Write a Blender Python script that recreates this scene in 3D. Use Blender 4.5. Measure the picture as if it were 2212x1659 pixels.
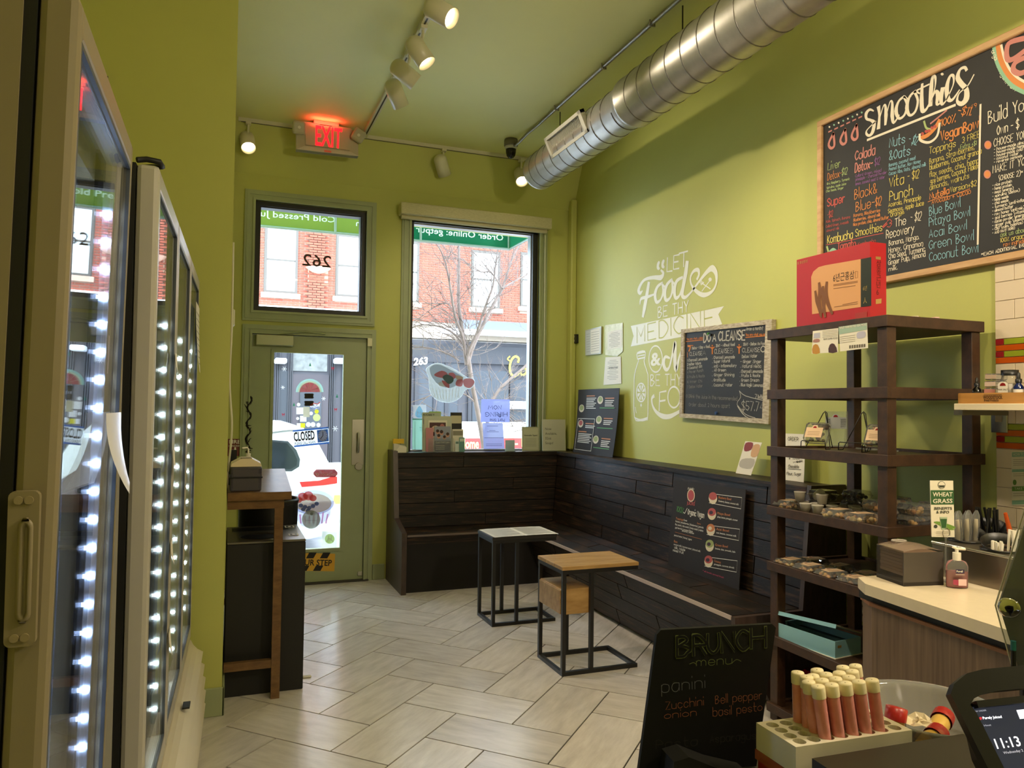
import bpy, bmesh, math, random
from mathutils import Vector as V, Matrix, geometry
random.seed(7)
for o in list(bpy.data.objects): bpy.data.objects.remove(o)
sc = bpy.context.scene
COL = sc.collection
PI = math.pi

# ------------------------------------------------------------------ camera
PW, PH, FPX = 2212, 1659, 1624.532
CAM = V((0, 0, 1.48))
_y, _p, _r = .3659463, .0312859, .0123927
_f = V((math.sin(_y)*math.cos(_p), math.cos(_y)*math.cos(_p), math.sin(_p)))
_rt = V((math.cos(_y), -math.sin(_y), 0)); _up = _rt.cross(_f)
RT = _rt*math.cos(_r)+_up*math.sin(_r); UP = -_rt*math.sin(_r)+_up*math.cos(_r); FW_ = _f
cd = bpy.data.cameras.new('camera'); cam = bpy.data.objects.new('camera', cd); COL.objects.link(cam)
cd.sensor_fit = 'HORIZONTAL'; cd.sensor_width = 36; cd.lens = 36*FPX/PW; cd.clip_start = .02; cd.clip_end = 200
cam.matrix_world = Matrix(((RT.x, UP.x, -FW_.x, CAM.x), (RT.y, UP.y, -FW_.y, CAM.y), (RT.z, UP.z, -FW_.z, CAM.z), (0, 0, 0, 1)))
sc.camera = cam

# ------------------------------------------------------------------ sky, sun, exposure
W = bpy.data.worlds.new('sky'); sc.world = W; W.use_nodes = True
bg = W.node_tree.nodes['Background']; bg.inputs[0].default_value = (.64, .8, 1, 1); bg.inputs[1].default_value = 6.4
sd = bpy.data.lights.new('sun', 'SUN'); sd.energy = 2.6; sd.angle = .25; sd.color = (1, .95, .87)
sun = bpy.data.objects.new('sun', sd); COL.objects.link(sun)
sun.rotation_euler = V((-.55, .75, -.95)).to_track_quat('-Z', 'Y').to_euler()
vs = sc.view_settings; vs.view_transform = 'Standard'; vs.look = 'None'; vs.exposure = 0.95; vs.gamma = 1; vs.use_curve_mapping = False
TRACK_W = 28.0          # watts of every track lamp
WARM = (1, .84, .62)
FILL_W = 68.0            # watts of the unseen globes added for fill light

# ------------------------------------------------------------------ helpers
def ray(x, y): return RT*(x-PW/2)-UP*(y-PH/2)+FW_*FPX
def hit(x, y, ax, val):
    d = ray(x, y); return CAM+d*((val-CAM[ax])/d[ax])
YF, XR, ZC = 6.45, 3.08, 3.75
def FW(x, y, Y=YF): return hit(x, y, 1, Y)
def FL(x, y, Z=0.): return hit(x, y, 2, Z)
def RW(x, y, X=XR): return hit(x, y, 0, X)

def lin(c):
    if isinstance(c, str):
        c = c.lstrip('#'); c = [int(c[i:i+2], 16)/255 for i in (0, 2, 4)]
        c = [x/12.92 if x <= .04045 else ((x+.055)/1.055)**2.4 for x in c]
    return (c[0], c[1], c[2], 1)
MT = {}
def mat(name, c='#888888', rough=.5, metal=0., emit=None, es=1., noise=0., ns=8., alpha=1., trans=0., coat=0., spec=.5, bump=0., bs=60., stretch=None, c2=None, rnd=0., obj=False, lo=.3):
    if name in MT: return MT[name]
    m = bpy.data.materials.new(name); m.use_nodes = True; n = m.node_tree.nodes; l = m.node_tree.links
    b = n['Principled BSDF']; b.inputs['Base Color'].default_value = lin(c); b.inputs['Roughness'].default_value = rough
    b.inputs['Metallic'].default_value = metal; b.inputs['Specular IOR Level'].default_value = spec
    b.inputs['Alpha'].default_value = alpha; b.inputs['Transmission Weight'].default_value = trans; b.inputs['Coat Weight'].default_value = coat
    if emit: b.inputs['Emission Color'].default_value = lin(emit); b.inputs['Emission Strength'].default_value = es
    if noise or bump or c2 or rnd:
        tc = n.new('ShaderNodeTexCoord'); mp = n.new('ShaderNodeMapping'); l.new(tc.outputs['Object' if obj else 'Generated'] if False else tc.outputs['Object'], mp.inputs[0])
        if stretch: mp.inputs['Scale'].default_value = stretch
        if rnd:
            oi = n.new('ShaderNodeObjectInfo'); vm = n.new('ShaderNodeVectorMath'); vm.operation = 'SCALE'; l.new(oi.outputs['Random'], vm.inputs['Scale'])
            vm.inputs[0].default_value = (37, 53, 11); l.new(vm.outputs[0], mp.inputs['Location'])
        nz = n.new('ShaderNodeTexNoise'); nz.inputs['Scale'].default_value = ns; nz.inputs['Detail'].default_value = 5; nz.inputs['Roughness'].default_value = .6
        l.new(mp.outputs[0], nz.inputs['Vector'])
        mx = n.new('ShaderNodeMix'); mx.data_type = 'RGBA'
        ca = lin(c); cb = lin(c2) if c2 else tuple(x*(1-noise) for x in ca[:3])+(1,)
        mx.inputs['A'].default_value = ca; mx.inputs['B'].default_value = cb
        cr = n.new('ShaderNodeMapRange'); cr.inputs['From Min'].default_value = lo; cr.inputs['From Max'].default_value = .7
        l.new(nz.outputs['Fac'], cr.inputs['Value']); l.new(cr.outputs[0], mx.inputs['Factor']); out = mx.outputs['Result']
        if rnd:
            hs = n.new('ShaderNodeHueSaturation'); mr = n.new('ShaderNodeMapRange'); mr.inputs['To Min'].default_value = 1-rnd; mr.inputs['To Max'].default_value = 1+rnd
            l.new(oi.outputs['Random'], mr.inputs['Value']); l.new(mr.outputs[0], hs.inputs['Value']); l.new(out, hs.inputs['Color']); out = hs.outputs[0]
        l.new(out, b.inputs['Base Color'])
        if bump:
            bp = n.new('ShaderNodeBump'); bp.inputs['Strength'].default_value = bump; bp.inputs['Distance'].default_value = .004
            n2 = n.new('ShaderNodeTexNoise'); n2.inputs['Scale'].default_value = bs; l.new(mp.outputs[0], n2.inputs['Vector'])
            l.new(n2.outputs['Fac'], bp.inputs['Height']); l.new(bp.outputs[0], b.inputs['Normal'])
    MT[name] = m; return m
def glass(name, tint=(.96, .98, .98), ior=1.45, rough=0., mixmin=0.0, k=1.0):
    """thin clear sheet: transparent plus fresnel reflection (and an optional milky share)"""
    if name in MT: return MT[name]
    m = bpy.data.materials.new(name); m.use_nodes = True; n = m.node_tree.nodes; l = m.node_tree.links
    for x in list(n):
        if x.type != 'OUTPUT_MATERIAL': n.remove(x)
    o = [x for x in n if x.type == 'OUTPUT_MATERIAL'][0]
    t = n.new('ShaderNodeBsdfTransparent'); t.inputs[0].default_value = (*tint, 1)
    g = n.new('ShaderNodeBsdfGlossy'); g.inputs['Roughness'].default_value = rough
    fr = n.new('ShaderNodeFresnel'); fr.inputs[0].default_value = ior
    mm = n.new('ShaderNodeMath'); mm.operation = 'MULTIPLY'; mm.inputs[1].default_value = k; l.new(fr.outputs[0], mm.inputs[0])
    s = n.new('ShaderNodeMixShader'); l.new(mm.outputs[0], s.inputs[0]); l.new(t.outputs[0], s.inputs[1]); l.new(g.outputs[0], s.inputs[2])
    out = s
    if mixmin:
        d = n.new('ShaderNodeBsdfDiffuse'); d.inputs[0].default_value = (.85, .87, .88, 1)
        s2 = n.new('ShaderNodeMixShader'); s2.inputs[0].default_value = mixmin; l.new(s.outputs[0], s2.inputs[1]); l.new(d.outputs[0], s2.inputs[2]); out = s2
    l.new(out.outputs[0], o.inputs[0]); MT[name] = m; return m
def film(name, c, op, tl=.5):
    """printed film or paper that lets part of the daylight through"""
    if name in MT: return MT[name]
    m = bpy.data.materials.new(name); m.use_nodes = True; n = m.node_tree.nodes; l = m.node_tree.links
    for x in list(n):
        if x.type != 'OUTPUT_MATERIAL': n.remove(x)
    o = [x for x in n if x.type == 'OUTPUT_MATERIAL'][0]
    d = n.new('ShaderNodeBsdfDiffuse'); d.inputs[0].default_value = lin(c); t2 = n.new('ShaderNodeBsdfTranslucent'); t2.inputs[0].default_value = lin(c)
    a = n.new('ShaderNodeMixShader'); a.inputs[0].default_value = tl; l.new(d.outputs[0], a.inputs[1]); l.new(t2.outputs[0], a.inputs[2])
    t = n.new('ShaderNodeBsdfTransparent'); s = n.new('ShaderNodeMixShader'); s.inputs[0].default_value = op
    l.new(t.outputs[0], s.inputs[1]); l.new(a.outputs[0], s.inputs[2]); l.new(s.outputs[0], o.inputs[0]); MT[name] = m; return m

class Pl:
    """a plane frame: origin o, axes u (right), v (up), n (towards the viewer); maps photo pixels to local (a, b)"""
    def __init__(s, o, u, v): s.o = V(o); s.u = V(u).normalized(); s.n = s.u.cross(V(v)).normalized(); s.v = s.n.cross(s.u)
    def __call__(s, a, b, c=0.): return s.o+s.u*a+s.v*b+s.n*c
    def px(s, x, y):
        d = ray(x, y); t = (s.o-CAM).dot(s.n)/d.dot(s.n); p = CAM+d*t-s.o; return (p.dot(s.u), p.dot(s.v))
def smooth(pts, k=4, closed=False):
    n = len(pts)
    if n < 3: return list(pts)
    P = [V(p) for p in pts]; out = []
    for i in range(n if closed else n-1):
        g = lambda j: P[j % n] if closed else P[max(0, min(n-1, j))]
        a, b, c, d = g(i-1), g(i), g(i+1), g(i+2)
        for q in range(k):
            t = q/k; out.append(.5*((2*b)+(c-a)*t+(2*a-5*b+4*c-d)*t*t+(3*b-a-3*c+d)*t**3))
    if not closed: out.append(P[-1])
    return out
GL = {'a': '46160412324446 4642', 'b': '-0902 0516364543321203', 'c': '45361604123243', 'd': '-4942 45361604123244', 'e': '044445361604123243', 'f': '39281712 -0636', 'g': '46160413334446 4641301001', 'h': '-0902 0516364542', 'i': '-0602 -0908', 'j': '161100 -1918', 'k': '-0902 -3603 -1432', 'l': '-0902', 'm': '-0602 0516263532 3546566562', 'n': '-0602 0516364542', 'o': '26050322434526', 'p': '-0600 0516364543321203', 'q': '-4640 45361604123244', 'r': '-0602 04162636', 's': '45260524432203', 't': '19132232 -0636', 'u': '0603123243 -4642', 'v': '-062246', 'w': '-0612365266', 'x': '-0642 -4602', 'y': '-0624 -4600', 'z': '-06460242',
      'A': '-022842 -1434', 'B': '-0208 0828372605 052544332202', 'C': '472806042243', 'D': '-0208 082846442202', 'E': '-48080242 -0535', 'F': '-480802 -0535', 'G': '472806042243 -434525', 'H': '-0802 -4842 -0545', 'I': '-0802', 'J': '38332203', 'K': '-0802 -4804 -1542', 'L': '-080242', 'M': '-0208244842', 'N': '-02084248', 'O': '28060422444628', 'P': '-0208 082846452505', 'Q': '28060422444628 -2442', 'R': '-0208 082846452505 -2542', 'S': '4728070644432203', 'T': '-0848 -2822', 'U': '0804224448', 'V': '-082248', 'W': '-0812365268', 'X': '-0842 -4802', 'Y': '-0825 -482522', 'Z': '-08480242',
      '0': '28060422444628', '1': '-071812', '2': '0718384602 -0242', '3': '07284625 2544332203', '4': '-32380444', '5': '-480805 052544332203', '6': '3816042243351504', '7': '-084812', '8': '280725442204254728', '9': '46250728474632', '$': '4728070644432203 -2921', '.': '-0203', ',': '-1301', '-': '-0535', '&': '42072826032244', '!': '-0804 -0302', '?': '0728472523 -2221', '(': '29073321', ')': '09373301', ':': '-0302 -0605', '+': '-2622 -0444', '%': '-0248 -0807 -4342', '/': '-0248', "'": '-0908', '*': '-0547 -0745', '=': '-0343 -0545', '@': '43352415132343 44463708040222'}
def hand(s, jit=.0):
    """strokes of a handwritten line: list of point lists, cap height 1; and the width"""
    x = 0.; out = []
    for ch in s:
        if ch == ' ': x += .5; continue
        g = GL.get(ch)
        if not g: x += .4; continue
        w = 0
        for st in g.split():
            st2 = st.lstrip('-'); p = [(int(st2[i]), int(st2[i+1])) for i in range(0, len(st2), 2)]; w = max(w, max(q[0] for q in p))
            P = [(x+q[0]/7.5, (q[1]-2)/6+random.uniform(-jit, jit), 0) for q in p]
            out.append(P if st[0] == '-' else smooth(P, 3))
        x += w/7.5+.2
    return out, max(x-.2, .1)
TXC = {}
def txt(s, sh=0., bold=0.):
    key = (s, sh, bold)
    if key in TXC: return TXC[key]
    c = bpy.data.curves.new('t', 'FONT'); c.body = s; c.resolution_u = 2; c.shear = sh; c.offset = bold
    o = bpy.data.objects.new('t', c); me = o.to_mesh()
    vv = [(p.co.x, p.co.y) for p in me.vertices]; ff = [tuple(p.vertices) for p in me.polygons]; o.to_mesh_clear()
    bpy.data.objects.remove(o); bpy.data.curves.remove(c)
    if vv:
        x0 = min(p[0] for p in vv); w = max(p[0] for p in vv)-x0
        vv = [((p[0]-x0)/.7, p[1]/.7) for p in vv]; r = (vv, ff, w/.7)
    else: r = ([], [], .1)
    TXC[key] = r; return r

class MB:
    def __init__(s): s.v = []; s.f = []; s.m = []; s.s = []; s.k = 0
    def lift(s, c): s.k += 1; return c+(s.k % 48)*1.1e-5
    def add(s, vs_, fs, mi=0, sm=False):
        b = len(s.v); s.v += [V(p) for p in vs_]
        for f in fs: s.f.append([b+i for i in f]); s.m.append(mi); s.s.append(sm)
        return s
    def box(s, x0, x1, y0, y1, z0, z1, mi=0, M=None, bev=0., seg=1):
        c = V(((x0+x1)/2, (y0+y1)/2, (z0+z1)/2)); h = V(((x1-x0)/2, (y1-y0)/2, (z1-z0)/2))
        bm = bmesh.new(); bmesh.ops.create_cube(bm, size=2)
        for q in bm.verts: q.co = V((q.co.x*h.x, q.co.y*h.y, q.co.z*h.z))+c
        if bev: bmesh.ops.bevel(bm, geom=list(bm.edges), offset=bev, segments=seg, affect='EDGES', profile=.5)
        bm.verts.index_update(); bm.normal_update()
        vv = [(M@q.co if M else q.co.copy()) for q in bm.verts]; ff = [[q.index for q in f.verts] for f in bm.faces]; bm.free()
        return s.add(vv, ff, mi, False)
    def cyl(s, p0, p1, r0, r1=None, seg=16, mi=0, caps=True, sm=True):
        p0 = V(p0); p1 = V(p1); r1 = r0 if r1 is None else r1; z = (p1-p0).normalized(); x = z.orthogonal().normalized(); y = z.cross(x)
        vv = [p0+(x*math.cos(2*PI*i/seg)+y*math.sin(2*PI*i/seg))*r0 for i in range(seg)]+[p1+(x*math.cos(2*PI*i/seg)+y*math.sin(2*PI*i/seg))*r1 for i in range(seg)]
        s.add(vv, [(i, (i+1) % seg, seg+(i+1) % seg, seg+i) for i in range(seg)], mi, sm)
        if caps: s.add(vv[:seg], [tuple(range(seg-1, -1, -1))], mi); s.add(vv[seg:], [tuple(range(seg))], mi)
        return s
    def tube(s, pts, r, seg=8, mi=0, closed=False, rs=None):
        P = [V(p) for p in pts]; n = len(P); nrm = None; vv = []
        for i in range(n):
            if closed: t = (P[(i+1) % n]-P[i-1]).normalized()
            else: t = (P[min(i+1, n-1)]-P[max(i-1, 0)]).normalized()
            nrm = t.orthogonal().normalized() if nrm is None else (nrm-t*nrm.dot(t)).normalized()
            b = t.cross(nrm); rr = rs[i] if rs else r
            vv += [P[i]+(nrm*math.cos(2*PI*k/seg)+b*math.sin(2*PI*k/seg))*rr for k in range(seg)]
        ff = []
        for i in range(n if closed else n-1):
            j = (i+1) % n
            ff += [(i*seg+k, i*seg+(k+1) % seg, j*seg+(k+1) % seg, j*seg+k) for k in range(seg)]
        s.add(vv, ff, mi, True)
        if not closed: s.add(vv[:seg], [tuple(range(seg-1, -1, -1))], mi); s.add(vv[-seg:], [tuple(range(seg))], mi)
        return s
    def lathe(s, prof, o, ax=(0, 0, 1), seg=20, mi=0, sm=True):
        z = V(ax).normalized(); x = z.orthogonal().normalized(); y = z.cross(x); o = V(o); vv = []
        for r, h in prof: vv += [o+z*h+(x*math.cos(2*PI*k/seg)+y*math.sin(2*PI*k/seg))*max(r, 1e-5) for k in range(seg)]
        ff = []
        for i in range(len(prof)-1): ff += [(i*seg+k, i*seg+(k+1) % seg, (i+1)*seg+(k+1) % seg, (i+1)*seg+k) for k in range(seg)]
        return s.add(vv, ff, mi, sm)
    def prism(s, poly, pl, c0, c1, mi=0):
        n = len(poly); A = [pl(a, b, c0) for a, b in poly]; B = [pl(a, b, c1) for a, b in poly]
        s.add(A+B, [tuple(range(n-1, -1, -1)), tuple(range(n, 2*n))]+[(i, (i+1) % n, n+(i+1) % n, n+i) for i in range(n)], mi); return s
    def flat(s, poly, pl, c=.001, mi=0):
        c = s.lift(c); return s.add([pl(a, b, c) for a, b in poly], [tuple(range(len(poly)))], mi)
    def ribbon(s, pts, w, pl, c=.001, mi=0, closed=False, ws=None):
        P = [V((p[0], p[1], 0)) for p in pts]; n = len(P); c = s.lift(c)
        if n < 2: return s
        L = []; R = []
        for i in range(n):
            t = (P[(i+1) % n]-P[i-1]) if closed else (P[min(i+1, n-1)]-P[max(i-1, 0)])
            if t.length < 1e-9: t = V((1, 0, 0))
            t.normalize(); q = V((-t.y, t.x, 0))*((ws[i] if ws else w)/2)
            e = V((0, 0, 0))
            if not closed and i == 0: e = -t*w*.3
            if not closed and i == n-1: e = t*w*.3
            L.append(P[i]+q+e); R.append(P[i]-q+e)
        vv = [pl(p.x, p.y, c) for p in L]+[pl(p.x, p.y, c) for p in R]
        return s.add(vv, [(n+i, n+(i+1) % n, (i+1) % n, i) for i in range(n if closed else n-1)], mi)
    # --- print on planes, placed by photo pixels
    def poly(s, pl, pts, mi=0, c=.001, sm=0, closed=True):
        q = [pl.px(*p) for p in pts]
        if sm: q = [(p.x, p.y) for p in smooth([(a, b, 0) for a, b in q], sm, closed)]
        return s.flat(q, pl, c, mi)
    def line(s, pl, pts, w, mi=0, c=.001, sm=4, closed=False, ws=None):
        q = [(*pl.px(*p), 0) for p in pts]; m = len(q)
        if sm and m > 2: q2 = smooth(q, sm, closed)
        else: q2 = [V(p) for p in q]
        if ws: ws = [ws[min(int(i/max(sm, 1)), m-1)]*(1-(i/max(sm, 1)) % 1)+ws[min(int(i/max(sm, 1))+1, m-1)]*((i/max(sm, 1)) % 1) for i in range(len(q2))]
        return s.ribbon(q2, w, pl, c, mi, closed, ws)
    def _base(s, pl, x0, y0, x1, y1, h):
        a = V(pl.px(x0, y0)); b = V(pl.px(x1, y1)); H = (V(pl.px(x0, y0-h))-a).length; d = b-a
        return a, d.normalized(), d.length, H
    def hpx(s, pl, t, x0, y0, x1, y1, h, w=1.6, mi=0, c=.001, jit=.03, slant=0.):
        a, d, L, H = s._base(pl, x0, y0, x1, y1, h); st, wd = hand(t, jit); k = L/wd; e = V((-d.y, d.x)); W_ = w*H/h
        for P in st: s.ribbon([tuple(a+d*((p[0]+slant*p[1])*k)+e*(p[1]*H)) for p in P], W_, pl, c, mi)
        return s
    def tpx(s, pl, t, x0, y0, x1, y1, h, mi=0, c=.001, sh=0., bold=0., mir=False):
        a, d, L, H = s._base(pl, x0, y0, x1, y1, h); vv, ff, wd = txt(t, sh, bold); k = L/wd; e = V((-d.y, d.x))
        if e.y < 0: e = -e
        return s.add([pl(*(a+d*(p[0]*k)+e*(p[1]*H)), c) for p in vv], ff, mi)
    def t(s, pl, t, a, b, h, w=None, mi=0, c=.001, sh=0., bold=0., mid=False):
        vv, ff, wd = txt(t, sh, bold); k = (w/wd) if w else h
        if mid: a -= wd*k/2
        return s.add([pl(a+p[0]*k, b+p[1]*h, c) for p in vv], ff, mi)
    def h(s, pl, t, a, b, h, w=None, mi=0, c=.001, wid=None, jit=.03):
        st, wd = hand(t, jit); k = (w/wd) if w else h
        for P in st: s.ribbon([(a+p[0]*k, b+p[1]*h) for p in P], wid or h*.12, pl, c, mi)
        return s
    def build(s, name, mats, parent=None, loc=None, label=None):
        if not isinstance(mats, (list, tuple)): mats = [mats]
        if parent is None and loc is None:
            xs = [p.x for p in s.v]; ys = [p.y for p in s.v]; zs = [p.z for p in s.v]
            loc = V(((min(xs)+max(xs))/2, (min(ys)+max(ys))/2, min(zs)))
        base = V(parent['_o']) if parent else V(loc)
        me = bpy.data.meshes.new(name); me.from_pydata([tuple(p-base) for p in s.v], [], s.f)
        for m in mats: me.materials.append(m)
        me.polygons.foreach_set('material_index', s.m); me.polygons.foreach_set('use_smooth', s.s); me.update()
        o = bpy.data.objects.new(name, me); COL.objects.link(o); o['_o'] = tuple(base)
        if parent: o.parent = parent
        else: o.location = base
        if label: o['label'] = label
        return o
def thing(name, label, cat, loc, group=None):
    o = bpy.data.objects.new(name, None); o.empty_display_size = .05; COL.objects.link(o); o.location = loc; o['_o'] = tuple(loc)
    o['label'] = label; o['category'] = cat
    if group: o['group'] = group
    return o
def tag(o, label, cat, group=None, kind=None):
    o['label'] = label; o['category'] = cat
    if group: o['group'] = group
    if kind: o['kind'] = kind
    return o
def struct(o): o['kind'] = 'structure'; return o
def B(x0, x1, y0, y1, z0, z1, **k): return MB().box(x0, x1, y0, y1, z0, z1, **k)
# ================================================================== materials
GREEN = mat('lime_wall_paint', '#b7ba62', .55, noise=.06, ns=1.5, bump=.06, bs=90)
SAGE = mat('sage_trim_paint', '#9aa37c', .45, noise=.08, ns=6)
BLACKM = mat('black_frame_metal', '#15140f', .45)
GLASS = glass('window_glass', ior=1.35, k=.6)
WHITE = mat('white_plastic', '#d9d4c2', .4)
BLACKP = mat('black_plastic', '#0c0c0c', .4)
STEEL = mat('brushed_steel', '#b8b6ae', .3, metal=1)
TILE = mat('grey_stone_tile', '#d6d0ca', .2, spec=.85, c2='#beb7b1', ns=2.5, stretch=(2, 9, 2), rnd=.08, bump=.1, bs=40)
GROUT = mat('dark_grout', '#241d18', .9)
BENCH = mat('dark_stained_wood', '#1c1612', .46, c2='#4a3424', lo=.5, spec=.3, ns=4.5, stretch=(1.2, 1.2, 16), rnd=.12, bump=.25, bs=30)
SHELFW = mat('walnut_stained_wood', '#47301f', .5, c2='#2f1e13', ns=7, stretch=(3, 3, 3), bump=.08, bs=40)
PAPER = mat('white_paper', '#e9e4d6', .7)
INK = mat('black_ink', '#1c1b1a', .7)
CHALKB = mat('chalkboard_black', '#191919', .6, c2='#242322', ns=4)
# ================================================================== the setting
XL = -3.0; YB = -3.0
floor = struct(MB().box(XL, XR, YB, YF+.24, -.12, -.006).build('floor', GROUT, loc=(0, 0, -.12)))
def clip(poly, x0, x1, y0, y1):
    for ax, val, sg in ((0, x0, 1), (0, x1, -1), (1, y0, 1), (1, y1, -1)):
        out = []
        for i in range(len(poly)):
            p, q = poly[i-1], poly[i]; a = (p[ax]-val)*sg; b = (q[ax]-val)*sg
            if (a >= 0) != (b >= 0): t = a/(a-b); out.append((p[0]+(q[0]-p[0])*t, p[1]+(q[1]-p[1])*t))
            if b >= 0: out.append(q)
        poly = out
        if not poly: return []
    return poly
U = .2945; A0, B0 = -2.612, 3.852; R2 = math.sqrt(.5); tile_me = {}
def tile_mesh(poly, cx, cy, ang):
    mb = MB(); co, si = math.cos(-ang), math.sin(-ang)
    for pp in poly: mb.prism([((x-cx)*co-(y-cy)*si, (x-cx)*si+(y-cy)*co) for x, y in pp], Pl((0, 0, 0), (1, 0, 0), (0, 1, 0)), -.005, .0)
    me = bpy.data.meshes.new('tile'); me.from_pydata([tuple(p) for p in mb.v], [], mb.f); me.materials.append(TILE); return me
full = None
for m in range(-9, 10):
    for k in range(-40, 40):
        for (da, db, a0, b0) in ((2, 1, 4*m+k, -k), (1, 2, 4*m+k+2, -k)):
            g = .0035; a1, b1 = A0+a0*U+g, B0+b0*U+g; a2, b2 = A0+(a0+da)*U-g, B0+(b0+db)*U-g
            q = [((a+b)*R2, (b-a)*R2) for a, b in ((a1, b1), (a2, b1), (a2, b2), (a1, b2))]
            x0 = min(p[0] for p in q); x1 = max(p[0] for p in q); y0 = min(p[1] for p in q); y1 = max(p[1] for p in q)
            if x1 < -1.0 or x0 > XR or y1 < 0 or y0 > YF: continue
            cx, cy = (x0+x1)/2, (y0+y1)/2
            ang = -PI/4 if da == 2 else PI/4
            cl = clip(q, -1.05, XR, -.6, YF)
            parts = [cl]
            if y1 > 3.873 and x0 < .026: parts = [p for p in (clip(q, -1.05, XR, -.6, 3.873), clip(q, .026, XR, 3.873, YF)) if len(p) > 2]
            parts = [p for p in parts if len(p) > 2]
            if not parts: continue
            if parts == [q]:
                if full is None: full = tile_mesh([q], cx, cy, ang)
                me = full
            else: me = tile_mesh(parts, cx, cy, ang)
            o = bpy.data.objects.new('tile', me); COL.objects.link(o); o.parent = floor; o.location = (cx, cy, .12); o.rotation_euler.z = ang

# ---- front wall with its three openings
TR = (.209, 1.112, 2.243, 3.146); DR = (.16, 1.175, 0, 2.085); BW = (1.503, 2.719, 1.06, 3.118); TH = .24
w = MB(); y0, y1 = YF, YF+TH
w.box(.024, DR[0], y0, y1, 0, ZC); w.box(DR[0], TR[1]+.063, y0, y1, DR[3], TR[2])
w.box(DR[0], TR[0], y0, y1, TR[2], TR[3]); w.box(TR[1], DR[1], y0, y1, TR[2], TR[3]); w.box(DR[0], DR[1], y0, y1, TR[3], ZC)
w.box(DR[1], BW[0], y0, y1, 0, ZC); w.box(BW[0], BW[1], y0, y1, 0, BW[2]); w.box(BW[0], BW[1], y0, y1, BW[3], ZC); w.box(BW[1], XR, y0, y1, 0, ZC)
struct(w.build('wall_front', GREEN))
wall_right = struct(B(XR, XR+.2, YB, YF+TH, 0, ZC).build('wall_right', GREEN))
struct(MB().box(XL, .024, 3.873, YF+TH, 0, ZC).build('wall_left_front', GREEN))
struct(B(-1.25, -1.05, YB, 3.873, 0, ZC).build('wall_left', GREEN))
struct(B(-1.25, XR+.2, YB-.2, YB, 0, ZC).build('wall_back', GREEN))
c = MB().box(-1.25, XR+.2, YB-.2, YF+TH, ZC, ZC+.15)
struct(MB().prism([(6.27, ZC-.0005), (YF-.0005, ZC-.0005), (YF-.0005, 3.36)], Pl((.024, 0, 0), (0, 1, 0), (0, 0, 1)), .001, XR-.025).build('trim_2', GREEN))
struct(c.build('ceiling', mat('lightened_ceiling_lime', '#dadb98', .6, noise=.05, ns=1.2)))  # wall paint made paler here to stand in for light on the ceiling
bb = MB().box(-.15, .036, 3.861, 3.873, 0, .135, bev=.004).box(.024, .036, 3.861, 6.43, 0, .135, bev=.004)
struct(bb.build('baseboard_left', SAGE)); struct(B(1.215, 1.32, 6.432, 6.45, 0, .13, bev=.004).build('baseboard_front', SAGE))
# shallow boxed corner where the front wall meets the mural wall
struct(B(3.02, XR, 6.36, YF, 1.09, 3.45, bev=.012).build('trim_1', GREEN))
# paint chip on the left wall, small white thermostat on its end
chip = FW(232, 168, 3.87); tag(MB().cyl(chip+V((0, .004, 0)), chip+V((0, -.01, 0)), .004, seg=8).box(chip.x-.004, chip.x+.004, 3.858, 3.87, chip.z-.02, chip.z+.004).build('wall_hook', BLACKP), 'tiny dark hook stuck high on the olive wall left of the exit sign', 'hook')
def casing(mb, x0, x1, z0, z1, w_, bottom=True, Y=YF):
    """mitred, stepped casing boards around an opening"""
    pl = Pl((0, Y, 0), (1, 0, 0), (0, 0, 1))
    for a, d in ((0, .022), (.018, .03), (w_*.78, .036)):
        X0, X1, Z0, Z1 = x0-w_+a, x1+w_-a, (z0-w_+a if bottom else z0), z1+w_-a
        wi = (w_-a) if a == 0 else .02 if a < w_*.5 else w_-a
        xi0, xi1, zi1 = X0+wi, X1-wi, Z1-wi; zi0 = Z0+wi if bottom else z0
        mb.prism([(X0, Z1), (X0, Z0), (xi0, zi0), (xi0, zi1)], pl, 0, d); mb.prism([(xi1, zi1), (xi1, zi0), (X1, Z0), (X1, Z1)], pl, 0, d)
        mb.prism([(X0, Z1), (xi0, zi1), (xi1, zi1), (X1, Z1)], pl, 0, d)
        if bottom: mb.prism([(X0, Z0), (X1, Z0), (xi1, zi0), (xi0, zi0)], pl, 0, d)
    return mb
def rim(mb, x0, x1, z0, z1, t, ya, yb, mi=0):
    mb.box(x0, x0+t, ya, yb, z0, z1, mi); mb.box(x1-t, x1, ya, yb, z0, z1, mi); mb.box(x0+t, x1-t, ya, yb, z1-t, z1, mi); mb.box(x0+t, x1-t, ya, yb, z0, z0+t, mi); return mb
FPL = Pl((0, YF, 0), (1, 0, 0), (0, 0, 1))
def win_root(name, loc):
    o = bpy.data.objects.new(name, None); COL.objects.link(o); o.location = loc; o['_o'] = tuple(loc); o['kind'] = 'structure'; return o
# ---- transom window above the door
w1 = win_root('window_1', ((TR[0]+TR[1])/2, YF, TR[2]))
casing(MB(), *TR, .083).build('casing', SAGE, w1)
rim(rim(MB(), *TR, .035, YF+.01, YF+.09), TR[0]+.03, TR[1]-.03, TR[2]+.03, TR[3]-.03, .014, YF+.03, YF+.12).build('window_frame', BLACKM, w1)
B(TR[0]+.03, TR[1]-.03, YF+.075, YF+.081, TR[2]+.03, TR[3]-.03).build('pane', GLASS, w1)
G1 = Pl((0, YF+.074, 0), (1, 0, 0), (0, 0, 1))
n = MB()
def rev2(mb, pl, x0, y0, x1, y1, h, s, mi=0):      # text that reads mirrored from inside
    return mb.tpx(pl, s, x1, y1, x0, y0, h, mi, bold=.01)
rev2(n, G1, 653, 573, 715, 578, 25, '262'); n.build('house_number', mat('grey_vinyl', '#4a3a38', .6), w1, label='mirrored brown house number 262 on the glass')
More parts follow.
